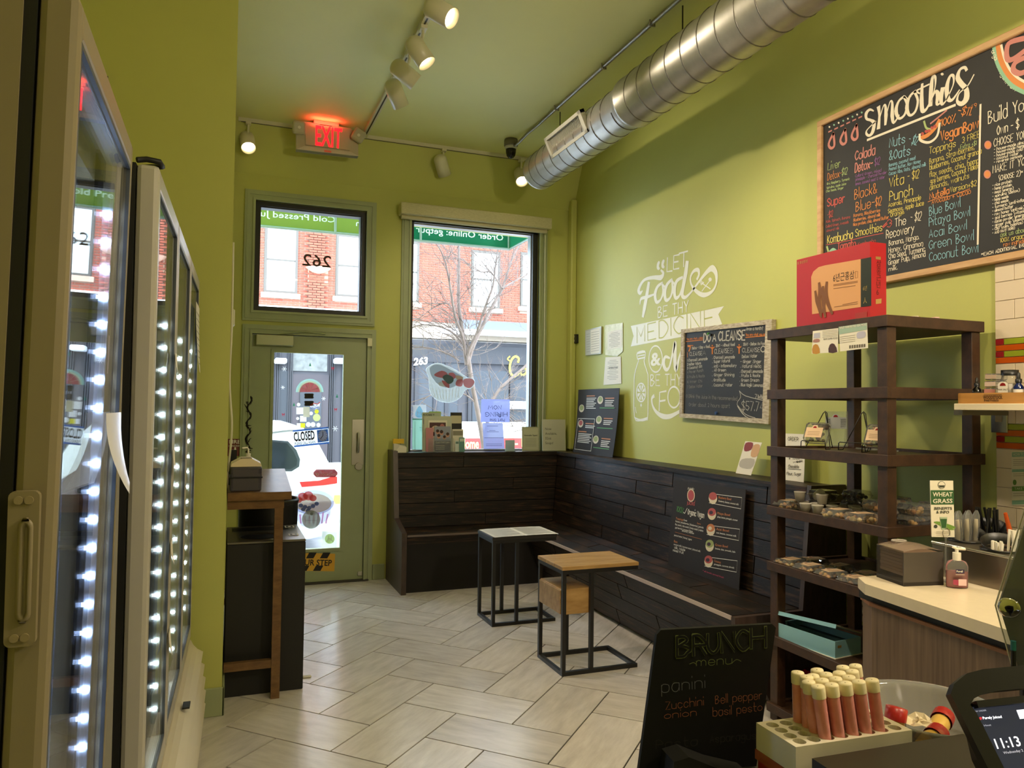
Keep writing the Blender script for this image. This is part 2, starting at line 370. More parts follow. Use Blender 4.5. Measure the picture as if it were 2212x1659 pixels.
# ---- large front window
w2 = win_root('window_2', ((BW[0]+BW[1])/2, YF, BW[2]))
casing(MB(), *BW, .083, bottom=False).build('casing', SAGE, w2)
f2 = MB(); f2.box(BW[0], BW[0]+.03, YF+.01, YF+.1, BW[2], BW[3]); f2.box(BW[1]-.05, BW[1], YF+.01, YF+.1, BW[2], BW[3]); f2.box(BW[0], BW[1], YF+.01, YF+.1, BW[3]-.014, BW[3]); f2.box(BW[0], BW[1], YF+.01, YF+.1, BW[2], BW[2]+.03)
f2.build('window_frame', BLACKM, w2)
rim(MB(), BW[0]+.03, BW[1]-.05, BW[2]+.03, BW[3]-.014, .008, YF+.05, YF+.12).build('glazing_bead', mat('grey_aluminium', '#a3a3a6', .35, metal=.8), w2)
B(BW[0]+.03, BW[1]-.05, YF+.08, YF+.086, BW[2]+.03, BW[3]-.014).build('pane', GLASS, w2)
# ---- roller shade over the large window
sh = thing('roller_shade', 'cream speckled roller shade box above the large front window', 'window shade', (2.08, 6.39, 3.09))
SHM = mat('cream_speckled_vinyl', '#c9c39c', .5, c2='#a8a27c', ns=40, stretch=(1, 6, 12)); B(1.385, 2.80, 6.32, 6.44, 3.135, 3.235, bev=.006).build('cassette', SHM, sh)
MB().cyl((1.40, 6.385, 3.122), (2.77, 6.385, 3.122), .02, seg=20).build('fabric_roll', mat('cream_blind_fabric', '#b9b291', .8), sh)
B(1.40, 2.77, 6.378, 6.392, 3.108, 3.132, bev=.004).build('hem_bar', SHM, sh)
MB().tube([(2.76, 6.385, 3.09), (2.765, 6.39, 2.2), (2.755, 6.39, 1.35)], .003, 6).build('pull_chain', WHITE, sh)

# ================================================================== door
d1 = win_root('door_1', ((DR[0]+DR[1])/2, YF, 0))
DX0, DX1, DZ0, DZ1 = .2, 1.14, .015, 2.05; GX0, GX1, GZ0, GZ1 = .378, .942, .285, 1.91
ya, yb = YF+.0, YF+.045
casing(MB(), .205, 1.135, 0, 2.055, .075, bottom=False).build('casing', SAGE, d1)
jb = MB().box(DR[0], .2, YF+.002, YF+TH, 0, DR[3]).box(1.142, DR[1], YF+.002, YF+TH, 0, DR[3]).box(DR[0], DR[1], YF+.002, YF+TH, 2.053, DR[3]); jb.build('jamb', SAGE, d1)
sl = MB().box(DX0, GX0, ya, yb, DZ0, DZ1).box(GX1, DX1, ya, yb, DZ0, DZ1).box(GX0, GX1, ya, yb, GZ1, DZ1).box(GX0, GX1, ya, yb, DZ0, GZ0); sl.build('door_leaf', SAGE, d1)
rim(MB(), GX0-.022, GX1+.022, GZ0-.022, GZ1+.022, .024, YF-.012, YF+.001).build('glazing_moulding', SAGE, d1)
B(GX0, GX1, YF+.02, YF+.026, GZ0, GZ1).build('pane', GLASS, d1)
B(.16, 1.18, YF-.04, YF+.1, 0, .014, bev=.003).build('threshold', mat('dark_threshold', '#3a3833', .5, metal=.4), d1)
q0, q1 = FW(553, 745, 6.4), FW(634, 745, 6.4); qt = FW(553, 722, 6.4).z
B(q0.x, q1.x, YF-.075, YF-.001, q0.z, qt, bev=.005).build('door_closer', mat('grey_green_closer', '#a3a685', .35, metal=.2), d1)
MB().tube([(.42, 6.42, 2.06), (.62, 6.38, 2.085), (.78, 6.41, 2.075)], .008, 6).build('closer_arm', SAGE, d1)
for zz in (1.72, .3): MB().cyl((.196, YF-.008, zz-.05), (.196, YF-.008, zz+.05), .009, seg=10).box(.186, .206, YF-.008, YF-.002, zz-.05, zz+.05).build('hinge', mat('worn_hinge', '#8a8766', .4, metal=.6), d1)
hp = [FW(761, 906, YF-.005), FW(785, 1004, YF-.005)]; hx0, hx1, hz1, hz0 = hp[0].x, hp[1].x, hp[0].z, hp[1].z
hdl = B(hx0, hx1, YF-.006, YF-.001, hz0, hz1, bev=.001).build('pull_plate', STEEL, d1)
hxm = (hx0+hx1)/2; MB().tube(smooth([(hxm, YF-.006, hz0+.11), (hxm, YF-.045, hz0+.125), (hxm, YF-.045, hz1-.13), (hxm, YF-.006, hz1-.115)], 5), .008, 10).build('pull_handle', STEEL, hdl)
MB().cyl((hxm+.01, YF-.001, .965), (hxm+.01, YF-.016, .965), .034, .03, 24).box(hxm-.008, hxm+.028, YF-.02, YF-.015, .957, .972).build('deadbolt', STEEL, d1)
sx = FW(792, 730).x; B(sx-.0, sx+.04, YF-.05, YF-.036, 1.985, 2.055, bev=.003).build('door_sensor', mat('ivory_plastic', '#cfcaa8', .4), d1)
cp = FW(777, 1238); B(cp.x-.02, cp.x+.02, YF-.012, YF-.001, cp.z-.02, cp.z+.015, bev=.003).build('corner_bracket', STEEL, d1)
# striped step warning
G3 = Pl((0, YF, 0), (1, 0, 0), (0, 0, 1)); st = MB()
YEL = mat('warning_yellow', '#d9a52e', .5); st.poly(G3, [(560, 1192), (724, 1196), (722, 1234), (560, 1232)], 0, .002)
for i in range(12):
    x = 556+i*30
    for (ya_, yb_) in ((1193, 1206), (1221, 1233)):
        xs = [x+(1233-ya_)*.55, x+16+(1233-ya_)*.55, x+16+(1233-yb_)*.55, x+(1233-yb_)*.55]
        if max(xs) < 722 and min(xs) > 560: st.poly(G3, [(xs[0], ya_+.5), (xs[1], ya_+.5), (xs[2], yb_), (xs[3], yb_)], 1, .003)
st.tpx(G3, 'WATCH YOUR STEP', 566, 1219, 716, 1222, 13, 1, .003, bold=.02); st.build('step_warning_tape', [YEL, INK], d1, label='yellow and black WATCH YOUR STEP tape on the bottom rail')
# ---- stickers on the door glass (inside face of the pane)
G4 = Pl((0, YF+.019, 0), (1, 0, 0), (0, 0, 1))
def circ(x, y, rx, ry=None, n=20, a0=0, a1=2*PI): 
    ry = ry or rx; return [(x+rx*math.cos(a0+(a1-a0)*i/(n-1 if a1-a0 < 6 else n)), y-ry*math.sin(a0+(a1-a0)*i/(n-1 if a1-a0 < 6 else n))) for i in range(n)]
st = MB()
fm = [film('sticker_mint', '#a9d8c8', .75), film('sticker_cream', '#f0e3c0', .75), film('sticker_pink', '#e8567a', .85), film('sticker_line', '#f3c6c0', .9)]
for r, mi, cc in ((30, 0, .0), (25.5, 1, .0004), (22, 2, .0008)): st.poly(G4, circ(669, 847, r, r*.95, 24, 0, PI), mi, cc)
for a in (25, 60, 90, 120, 155): 
    ca, sa = math.cos(math.radians(a)), math.sin(math.radians(a)); st.line(G4, [(669+5*ca, 845-5*sa), (669+20*ca, 846-19*sa)], .004, 3, .0012, 0)
st.build('fruit_slice_sticker', fm, d1, label='pink citrus half slice sticker with mint rind')
st = MB()
for (x, y, w_, h_) in ((657, 850, 21, 11), (657, 866, 21, 11)):
    st.poly(G4, [(x, y+2), (x+2, y), (x+w_-2, y), (x+w_, y+2), (x+w_-1.5, y+h_/2), (x+w_, y+h_-2), (x+w_-2, y+h_), (x+2, y+h_), (x, y+h_-2), (x+1.5, y+h_/2)])
st.build('black_plaque_sticker', INK, d1)
st = MB(); SW = [film('sticker_white', '#f4f4f2', .95), film('sticker_yellow', '#e6dd30', .95), film('sticker_lime', '#dfe79a', .95), film('sticker_kraft', '#d8cda0', .6), film('sticker_red', '#d03a32', .9), film('sticker_blue', '#4a6fb5', .9)]
for x, y, w_, h_ in ((640, 880, 15, 15), (648, 898, 14, 13), (641, 914, 8, 10)): st.poly(G4, [(x, y), (x+w_, y), (x+w_, y+h_), (x, y+h_)], 0)
for x, y, r in ((645, 874, 4), (643, 904, 3.4), (666, 917, 5.4), (676, 917, 5.4), (688, 918, 4.6), (672, 893, 4)): st.poly(G4, circ(x, y, r), 0)
st.poly(G4, circ(684, 889, 4.6), 1); st.poly(G4, circ(684, 902, 8), 2); st.poly(G4, [(649, 914), (659, 914), (659, 924), (649, 924)], 1); st.poly(G4, [(655, 879), (669, 879), (669, 901), (655, 901)], 3)
st.poly(G4, [(669, 876), (676, 870), (686, 872), (692, 868), (690, 880), (682, 884), (672, 882)], 0); st.line(G4, [(670, 876), (677, 871), (686, 873), (691, 869)], .008, 4, .0015, 0); st.line(G4, [(671, 881), (680, 882), (689, 879)], .008, 5, .0015, 0)
st.hpx(G4, 'USA', 674, 880, 686, 878, 5, .8, 5, .002)
st.build('payment_stickers', SW, d1, label='cluster of small round and square white and yellow stickers')
st = MB(); fr = [film('flake_white', '#ffffff', .9), film('bow_red', '#b02434', .95), film('tree_green', '#2f7a55', .95)]
for x, y, r in ((614, 797, 5), (611, 837, 4), (699, 861, 4), (724, 926, 6), (608, 918, 5)):
    for a in range(6): st.line(G4, [(x, y), (x+r*math.cos(a*PI/3), y+r*math.sin(a*PI/3))], .004, 0, .001, 0)
for x, y in ((612, 895), (725, 884), (719, 795)):
    st.poly(G4, [(x-3, y-3), (x, y), (x+3, y-3), (x+3, y+2), (x, y), (x-3, y+2)], 1); st.line(G4, [(x-2, y+4), (x, y), (x+2, y+4)], .004, 1, .001, 0)
for x, y in ((670, 787), (728, 855), (635, 873)): st.poly(G4, [(x-2.5, y+4), (x, y-4), (x+2.5, y+4)], 2)
st.build('holiday_stickers', fr, d1, label='scattered snowflake, bow and tree window clings')
st = MB(); rr = lambda x0, y0, x1, y1, r: [(x0+r, y0), (x1-r, y0), (x1, y0+r), (x1, y1-r), (x1-r, y1), (x0+r, y1), (x0, y1-r), (x0, y0+r)]
st.poly(G4, rr(677, 1014, 729, 1031, 6), 0); st.tpx(G4, 'We deliver with', 689, 1020.5, 718, 1020.5, 3.4, 1, .0015); st.tpx(G4, 'DOORDASH', 692, 1027.5, 726, 1027.5, 4.6, 1, .0015, bold=.03)
st.line(G4, [(681, 1022.5), (687, 1023), (689, 1025), (686, 1027), (683, 1025)], .009, 1, .0015, 3); st.build('delivery_sticker', [film('sticker_dark_red', '#8e1f26', .97, .3), film('sticker_pinkish', '#f2c9c4', .95)], d1, label='rounded dark red delivery sticker with white lettering')
st = MB(); bowl = [film('bowl_cup', '#c9c4dd', .62), film('bowl_rim', '#b9c3e0', .8), film('berry_red', '#e0564c', .85), film('berry_blue', '#5a6488', .85), film('oat', '#e2c9a0', .85), film('stripe_pink', '#d878b0', .8), film('bowl_tub', '#b7bedb', .5)]
st.poly(G4, [(640, 1085), (716, 1085), (710, 1140), (700, 1165), (650, 1165), (640, 1140)], 6, .0004, 0)
st.poly(G4, [(638, 1095), (722, 1082), (712, 1115), (694, 1132), (668, 1138), (648, 1132)], 0, .0008, 3)
st.poly(G4, circ(676, 1085, 46, 27), 1, .0012); st.poly(G4, circ(677, 1087, 39, 21), 4, .0016)
for x, y, a, b in ((654, 1073, 11, 9), (666, 1071, 11, 10), (676, 1076, 8, 7), (646, 1080, 7, 6)): st.poly(G4, circ(x, y, a, b, 12), 2, .002)
for x, y in ((650, 1092), (659, 1095), (668, 1097), (676, 1093), (684, 1088), (655, 1100), (665, 1103)): st.poly(G4, circ(x, y, 5, 4.5, 10), 3, .0024)
for i in range(7): st.line(G4, [(648+i*10, 1112+4*math.sin(i)), (650+i*9, 1130)], .012, 5, .0014, 0)
st.build('fruit_bowl_sticker', bowl, d1, label='large sticker of a fruit bowl with strawberries and blueberries')
st = MB(); st.poly(G4, circ(672, 1122, 20, 20, 28), 0, .003); st.poly(G4, circ(673, 1110, 3.4), 1, .0034); st.line(G4, [(660, 1124), (684, 1124)], .004, 1, .0034, 0); st.build('round_sticker', [film('sticker_grey_olive', '#a3a58c', .95, .5), film('sticker_grey2', '#8b8f78', .95)], d1)
st = MB(); st.poly(G4, [(696, 1148), (728, 1149), (727, 1182), (695, 1181)], 0, .001); st.poly(G4, circ(712, 1164, 10.5), 1, .0014); st.tpx(G4, 'H', 708, 1168, 716, 1168, 9, 0, .0018, bold=.03); st.line(G4, [(703, 1171), (712, 1164), (721, 1171)], .006, 0, .0018, 0)
st.build('square_sticker', [film('sticker_pale', '#e6ecd8', .85), film('sticker_leaf', '#a8c65a', .85)], d1, label='square white sticker with a green H roundel')
# ---- CLOSED sign taped to the glass, tilted
cs = MB(); S_ = G4; yof = .010
cs.poly(S_, [(632, 929), (709, 922), (711, 958), (635, 966)], 0, .012); cs.poly(S_, [(632, 929), (709, 922), (709.3, 925.5), (632.3, 932.5)], 1, .0125); cs.poly(S_, [(634.7, 962.5), (710.7, 954.5), (711, 958), (635, 966)], 1, .0125)
cs.tpx(S_, 'CLOSED', 635, 953, 680, 948.5, 19, 2, .0125, bold=.03); cs.tpx(S_, 'PLEASE CALL AGAIN', 637, 961.5, 681, 957, 6, 2, .0125, bold=.01)
cs.poly(S_, [(684, 929), (708, 926.5), (710, 953), (686, 956)], 3, .0125); cs.poly(S_, circ(697, 941, 10, 12, 22), 0, .013); cs.line(S_, [(697, 933), (697, 941), (692, 948)], .005, 2, .0135, 0)
for a in range(12): cs.poly(S_, circ(697+8.2*math.cos(a*PI/6), 941+10*math.sin(a*PI/6), .8, .9, 6), 2, .0135)
tag(cs.build('closed_sign', [film('sign_white', '#e8ecee', .96, .6), film('sign_blue', '#2b5fae', .97, .6), INK, film('sign_navy', '#2b4f86', .97, .5)]), 'tilted white and blue CLOSED sign with clock face on the door glass', 'sign')
# ================================================================== corner bench
bn = thing('corner_bench', 'long dark plank corner bench under the window and the mural wall', 'bench', (2.4, 5.2, 0))
ZS = .46; ZT = 1.085; BF = 5.865; BX = 2.377; YE = 3.12          # seat and back heights, front edges, right run's end
def board(name, pts, thick, nrm, parent=bn, m=BENCH, bev=0):
    """a plank from four corner points, extruded along nrm"""
    P = [V(p) for p in pts]; n_ = V(nrm)*thick; vv = P+[p+n_ for p in P]
    mb = MB().add(vv, [(0, 1, 2, 3), (7, 6, 5, 4), (0, 4, 5, 1), (1, 5, 6, 2), (2, 6, 7, 3), (3, 7, 4, 0)])
    bm_ = mb.build(name, m, parent); return bm_
def lerp(a, b, t): return V(a)+(V(b)-V(a))*t
g = .004
def planks(name, A, B_, C, D, rows, joints, thick, nrm):
    """rows of planks over the quad A(bottom left) B(bottom right) C(top right) D(top left); joints[i] are the row's butt joints"""
    for i in range(rows):
        t0, t1 = i/rows, (i+1)/rows; hgt = (V(D)-V(A)).length
        l0, l1 = lerp(A, D, t0+g/hgt), lerp(A, D, t1-g/hgt*.2); r0, r1 = lerp(B_, C, t0+g/hgt), lerp(B_, C, t1-g/hgt*.2)
        js = [0]+joints[i % len(joints)]+[1]
        for a, b in zip(js[:-1], js[1:]):
            e = .0015; board(name, [lerp(l0, r0, a+e), lerp(l0, r0, b-e), lerp(l1, r1, b-e), lerp(l1, r1, a+e)], thick, nrm)
# dark carcass behind the planks (joint shadow)
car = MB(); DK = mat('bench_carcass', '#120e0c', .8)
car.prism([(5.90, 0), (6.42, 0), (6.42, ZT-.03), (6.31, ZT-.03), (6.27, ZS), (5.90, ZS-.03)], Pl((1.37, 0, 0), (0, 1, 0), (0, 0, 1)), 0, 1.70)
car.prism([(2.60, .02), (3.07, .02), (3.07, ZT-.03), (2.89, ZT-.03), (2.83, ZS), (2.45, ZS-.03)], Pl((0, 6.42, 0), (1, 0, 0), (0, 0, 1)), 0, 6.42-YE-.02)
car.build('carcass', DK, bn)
# window run: back, seat, front
planks('back_plank', (1.37, 6.24, ZS+.0), (2.80, 6.24, ZS), (2.86, 6.28, ZT-.03), (1.37, 6.28, ZT-.03), 6, [[.55], [], [.35], [.72], [], [.4]], .022, (0, 1, 0))
board('back_cap', [(1.37, 6.265, ZT-.03), (2.88, 6.265, ZT-.03), (2.88, 6.445, ZT-.03), (1.37, 6.445, ZT-.03)], .03, (0, 0, 1))
planks('seat_plank', (1.37, BF, ZS-.022), (BX+.01, BF, ZS-.022), (2.79, 6.255, ZS-.022), (1.37, 6.255, ZS-.022), 3, [[], [.5], []], .022, (0, 0, 1))
planks('front_plank', (1.37, 6.0, .01), (2.57, 6.0, .01), (BX+.03, BF+.02, ZS-.022), (1.37, BF+.02, ZS-.022), 4, [[], [.4], [], [.6]], .02, (0, 1, 0))
# mural run
planks('back_plank', (2.80, 6.24, ZS), (2.80, YE, ZS), (2.86, YE, ZT-.03), (2.86, 6.28, ZT-.03), 6, [[.3, .74], [.13, .52, .88], [.4, .67], [.22, .58], [.45, .8], [.12, .6, .9]], .022, (1, 0, 0))
board('back_cap', [(2.845, 6.3, ZT-.03), (2.845, YE, ZT-.03), (3.075, YE, ZT-.03), (3.075, 6.3, ZT-.03)], .03, (0, 0, 1))
planks('seat_plank', (BX, 5.88, ZS-.022), (BX, YE, ZS-.022), (2.82, YE, ZS-.022), (2.82, 6.25, ZS-.022), 3, [[.62], [.35, .8], [.5]], .022, (0, 0, 1))
planks('front_plank', (2.57, 6.0, .01), (2.57, YE+.03, .01), (BX+.02, YE+.03, ZS-.022), (BX+.03, 5.9, ZS-.022), 4, [[.5], [.3, .7], [.55], [.2, .6]], .02, (1, 0, 0))
WORN_GLINT = mat('worn_glint_pale', '#b9aaa4', .35)  # pale seat edges: bevel highlight painted in along with the wear
B(1.38, BX, BF-.004, BF+.001, ZS-.014, ZS+.001).build('seat_edge_strip', mat('worn_glint_grey', '#6e615b', .4), bn); B(BX-.005, BX+.001, YE, BF, ZS-.02, ZS+.001).build('seat_edge_strip', WORN_GLINT, bn)
# end panels
pn = Pl((1.33, 0, 0), (0, 1, 0), (0, 0, 1))
PANEL = mat('bench_end_panel', '#4a3a33', .4, c2='#33261f', ns=9, stretch=(4, 4, 1))
MB().prism([(5.84, 0), (6.44, 0), (6.44, ZT+.02), (6.22, ZT+.02), (6.13, .56), (5.84, ZS+.02)], pn, 0, .04).build('end_panel', PANEL, bn)
MB().prism([(2.60, 0), (3.075, 0), (3.075, ZT+.01), (2.845, ZT+.01), (2.79, ZS), (BX-.005, ZS), (BX-.005, ZS-.07)], Pl((0, YE-.005, 0), (1, 0, 0), (0, 0, 1)), 0, .03).build('end_panel', PANEL, bn)

# ================================================================== two C-shaped side tables
TW = mat('acacia_wood', '#b99662', .4, c2='#94703f', ns=4, stretch=(1.5, 11, 6), bump=.05); FR = mat('black_powder_steel', '#191817', .45)
def ctable(x0, x1, y0, y1, label, top, drawer=False):
    o = thing('side_table', label, 'table', ((x0+x1)/2, (y0+y1)/2, 0), 'C-shaped side tables')
    t = .022; H = .60; fr = MB(); fr2 = MB()
    for (a, b, c_, d) in ((x0, x1, y0, y0+t), (x0, x1, y1-t, y1)): fr.box(a, b, c_, d, 0, t); fr2.box(a, b, c_, d, H-.042, H-.02)
    for xx in (x0, x1-t): fr.box(xx, xx+t, y0+t, y1-t, 0, t); fr2.box(xx, xx+t, y0+t, y1-t, H-.042, H-.02)
    fr.build('base_frame', FR, o); fr2.build('top_frame', FR, o)
    xm = x0+(x1-x0)*.36
    for xx in (x0, xm):
        for yy in (y0, y1-t): B(xx, xx+t, yy, yy+t, t, H-.042).build('leg', FR, o)
    if drawer:
        b = B(x0+.004, xm+.02, y0+t, y1-t, .33, .47, bev=.003).build('drawer_box', TW, o); B(x0-.004, x0+.006, y0+t+.004, y1-t-.004, .335, .465, bev=.002).build('drawer_front', TW, b)
        n_ = 1
    pls = 3 if drawer else 1
    for i in range(pls):
        ya_, yb_ = y0-.002+(y1-y0+.004)*i/pls, y0-.002+(y1-y0+.004)*(i+1)/pls
        B(x0-.004, x1+.004, ya_, yb_-.0008, H-.02, H, bev=.0015).build('top_board', top, o)
    return o
ctable(1.722, 2.19, 4.815, 5.13, 'black steel side table with a newspaper on top, nearer the window', mat('dark_table_top', '#2a2622', .5))
ctable(1.776, 2.252, 3.81, 4.158, 'side table with acacia wood top and wooden drawer box in front of the bench', TW, True)
npg = MB()
for k, (dx, dz) in enumerate(((0, 0), (.004, .0016), (-.003, .003))):
    rows = [(1.728+dx, .600), (1.78, .602), (1.95, .6035), (1.957, .6015), (1.965, .6035), (2.1, .604), (2.2+dx, .602)]
    vv = []
    for x, z in rows: vv += [(x, 4.80+dx, z+dz+.0005), (x+.004, 5.135-dx, z+dz+.0005)]
    npg.add(vv, [(2*i, 2*i+2, 2*i+3, 2*i+1) for i in range(len(rows)-1)], 0)
NP = Pl((1.73, 4.81, .6076), (1, 0, 0), (0, 1, 0))
for cx in range(2):
    for r in range(16): npg.flat([(.012+cx*.235, .014+r*.0185), (.012+cx*.235+(.2 if r % 5 else .12), .014+r*.0185), (.012+cx*.235+(.2 if r % 5 else .12), .021+r*.0185), (.012+cx*.235, .021+r*.0185)], NP, .0006, 1)
tag(npg.build('newspaper', [mat('newsprint', '#c9c6bd', .8), mat('newsprint_text', '#a9a69f', .8)]), 'folded open grey newspaper lying on the black side table', 'newspaper')

# ================================================================== stand-up bar by the left wall
BARW = mat('honey_bar_wood', '#7a5a35', .32, c2='#5b3f22', ns=5, stretch=(3, 1, 9)); ZB = 1.04
ba = thing('wall_bar', 'narrow wooden stand-up bar table along the left wall end', 'table', (.19, 4.7, 0))
MB().prism([(.03, 3.98), (.335, 3.98), (.405, 5.42), (.03, 5.42)], Pl((0, 0, 0), (1, 0, 0), (0, 1, 0)), ZB-.04, ZB).build('bar_top', BARW, ba)
MB().prism([(.03, 4.0), (.30, 4.0), (.37, 5.40), (.03, 5.40)], Pl((0, 0, 0), (1, 0, 0), (0, 1, 0)), ZB-.085, ZB-.04).build('apron', BARW, ba)
for yy, xx in ((4.0, .255), (5.34, .32)): B(xx, xx+.042, yy, yy+.042, 0, ZB-.085).build('leg', BARW, ba)
for yy, xx in ((4.005, .255), (5.345, .32)): B(.03, xx, yy, yy+.03, .155, .195).build('stretcher', BARW, ba)
# trash cabinet under it and a round bin behind
tb = thing('trash_bin', 'tall black square trash cabinet with steel lid under the wooden bar', 'trash bin', (.22, 4.36, 0))
B(.032, .42, 4.09, 4.60, 0, .765, bev=.004).build('body', mat('black_laminate', '#0f0d0b', .55), tb)
ld = B(.034, .42, 4.09, 4.60, .765, .778, bev=.003).build('lid', mat('dark_steel_lid', '#8d877c', .28, metal=.85), tb)
LP = Pl((0, 0, .779), (1, 0, 0), (0, 1, 0)); h_ = MB()
h_.flat([(.2+.1*math.cos(a*PI/12), 4.22+.075*math.sin(a*PI/12)) for a in range(24)], LP, .0006, 0); h_.flat([(.06, 4.42), (.36, 4.42), (.36, 4.54), (.06, 4.54)], LP, .0006, 0); h_.build('lid_opening', BLACKP, ld)
MB().lathe([(.1, 0), (.108, .004), (.112, .0)], (.2, 4.22, .7795), (0, 0, 1), 24).build('lid_ring', STEEL, ld)
for yy in (4.2, 4.48):
    s_ = MB().flat([(.345, yy), (.395, yy), (.395, yy+.07), (.345, yy+.07)], LP, .001, 0); s_.flat([(.352, yy+.008), (.388, yy+.008), (.388, yy+.062), (.352, yy+.062)], LP, .0015, 1); s_.flat([(.363, yy+.02), (.377, yy+.02), (.377, yy+.05), (.363, yy+.05)], LP, .002, 0); s_.build('lid_sticker', [PAPER, BLACKP], ld)
rb = thing('round_bin', 'black round bin standing behind the square trash cabinet', 'trash bin', (.25, 4.8, 0))
MB().lathe([(.001, 0), (.155, 0), (.172, .85), (.17, .9)], (.27, 4.80, 0), seg=32).build('body', BLACKP, rb); MB().lathe([(.172, .88), (.178, .9), (.172, .915), (.16, .91), (.155, .85), (.15, .3)], (.27, 4.80, 0), seg=32).build('rim', BLACKP, rb)
# napkin box, sanitiser and fire sign on the bar
nb = thing('napkin_box', 'smoky plastic napkin dispenser box with cream lid on the wall bar', 'napkin dispenser', (.115, 4.1, ZB))
SMOKE = mat('smoky_plastic', '#4a4652', .2, alpha=.82)
B(.04, .19, 4.03, 4.20, ZB, ZB+.125, bev=.008, seg=2).build('box', SMOKE, nb); B(.055, .175, 4.045, 4.185, ZB+.005, ZB+.11).build('napkins', mat('napkin_paper', '#cdbfae', .9), nb)
MB().prism([(.04, ZB+.125), (.19, ZB+.125), (.185, ZB+.14), (.14, ZB+.165), (.09, ZB+.165), (.045, ZB+.14)], Pl((0, 4.20, 0), (1, 0, 0), (0, 0, 1)), 0, .17).build('lid', mat('cream_lid', '#d8c7a8', .35), nb)
MB().tube([(.115+.025*math.cos(a), 4.06+.014*math.sin(a), ZB+.167) for a in [i*PI/6 for i in range(12)]], .003, 6, closed=True).build('finger_slot', mat('grey_clip', '#8b8478', .4), nb)
B(.036, .194, 4.028, 4.202, ZB+.066, ZB+.074).build('band', BLACKP, nb)
def pump(name, o_, x, y, z, r, h, body, head, liquid=None):
    MB().lathe([(.001, 0), (r*.95, 0), (r, .006), (r, h*.55), (r*.85, h*.66), (r*.36, h*.72), (r*.36, h*.76)], (x, y, z), seg=20).build('bottle', body, o_)
    if liquid: MB().lathe([(.001, .003), (r*.93, .003), (r*.96, h*.42), (.001, h*.42)], (x, y, z), seg=20).build('liquid', liquid, o_)
    MB().cyl((x, y, z+h*.74), (x, y, z+h*.84), r*.42, seg=16).cyl((x, y, z+h*.84), (x, y, z+h*.96), r*.16, seg=10).build('collar', head, o_)
    MB().tube([(x, y, z+h*.95), (x-r*.2, y-.002, z+h), (x-r*1.1, y-.008, z+h*.985)], r*.17, 8).build('pump_head', head, o_)
CLEAR = glass('clear_plastic', (.93, .95, .95), 1.4, mixmin=.12); PUMPW = mat('pump_white', '#e8e2d4', .35)
p_ = thing('soap_bottle', 'clear pump bottle standing behind the napkin box on the wall bar', 'bottle', (.12, 4.42, ZB)); pump('x', p_, .135, 4.42, ZB, .03, .2, CLEAR, PUMPW)
mh = thing('menu_holder', 'slim black card holder leaning by the wall beside the soap bottle', 'card holder', (.06, 4.4, ZB)); B(.035, .075, 4.38, 4.40, ZB, ZB+.19, M=Matrix.Translation((0, 0, 0))).build('back_card', BLACKP, mh)
fs = MB(); FSP = Pl((0, YF-.001, 0), (1, 0, 0), (0, 0, 1)); fs.prism([FSP.px(*q) for q in ((490, 948), (521, 948), (521, 985), (490, 985))], FSP, 0, .006, 0)
fs.tpx(FSP, 'FIRE', 495, 958, 519, 958, 8, 1, .007, bold=.02); fs.tpx(FSP, 'EXTINGUISHER', 494, 965, 519, 965, 4, 1, .007); fs.line(FSP, [(508, 967), (508, 980)], .012, 1, .007, 0)
tag(fs.build('fire_sign', [mat('fire_red', '#6a2118', .5), PAPER]), 'small dark red FIRE sign on the front wall above the bar', 'sign')
# dried twig garland hanging at the door hinge, cords on the wall end
tw = MB(); rnd = random.Random(3); pts = []
for i in range(26):
    q = FW(540+4*math.sin(i*.9)+i*-.25, 855+i*4.9, 6.42); pts.append(q)
tw.tube(pts, .007, 6, rs=[.006+.004*abs(math.sin(i*1.7)) for i in range(26)])
for i in range(1, 25):
    q = pts[i]; tw.tube([q, q+V((rnd.uniform(-.04, .04), rnd.uniform(-.02, .01), rnd.uniform(-.01, .05)))], .004, 5, rs=[.0055, .002])
tag(tw.build('twig_garland', mat('dark_bark', '#1d1812', .9)), 'dark twisted dried twig hanging beside the door hinge', 'garland')
cb = MB(); cb.tube(smooth([(.03, 4.3, 2.35), (.032, 4.25, 1.9), (.028, 4.3, 1.6), (.045, 4.28, 1.35), (.03, 4.3, 1.12)], 6), .006, 6); tag(cb.build('hanging_cable', mat('cord_white', '#d6d0bb', .5)), 'white cord running down the end of the left wall to the bar', 'cord')
th = FW(497, 685, 4.6); tag(B(.0245, .05, 4.52, 4.62, th.z-.055, th.z+.04, bev=.008).build('thermostat', mat('thermostat_white', '#d2cdb8', .4)), 'small white rounded thermostat on the end of the left wall', 'thermostat')
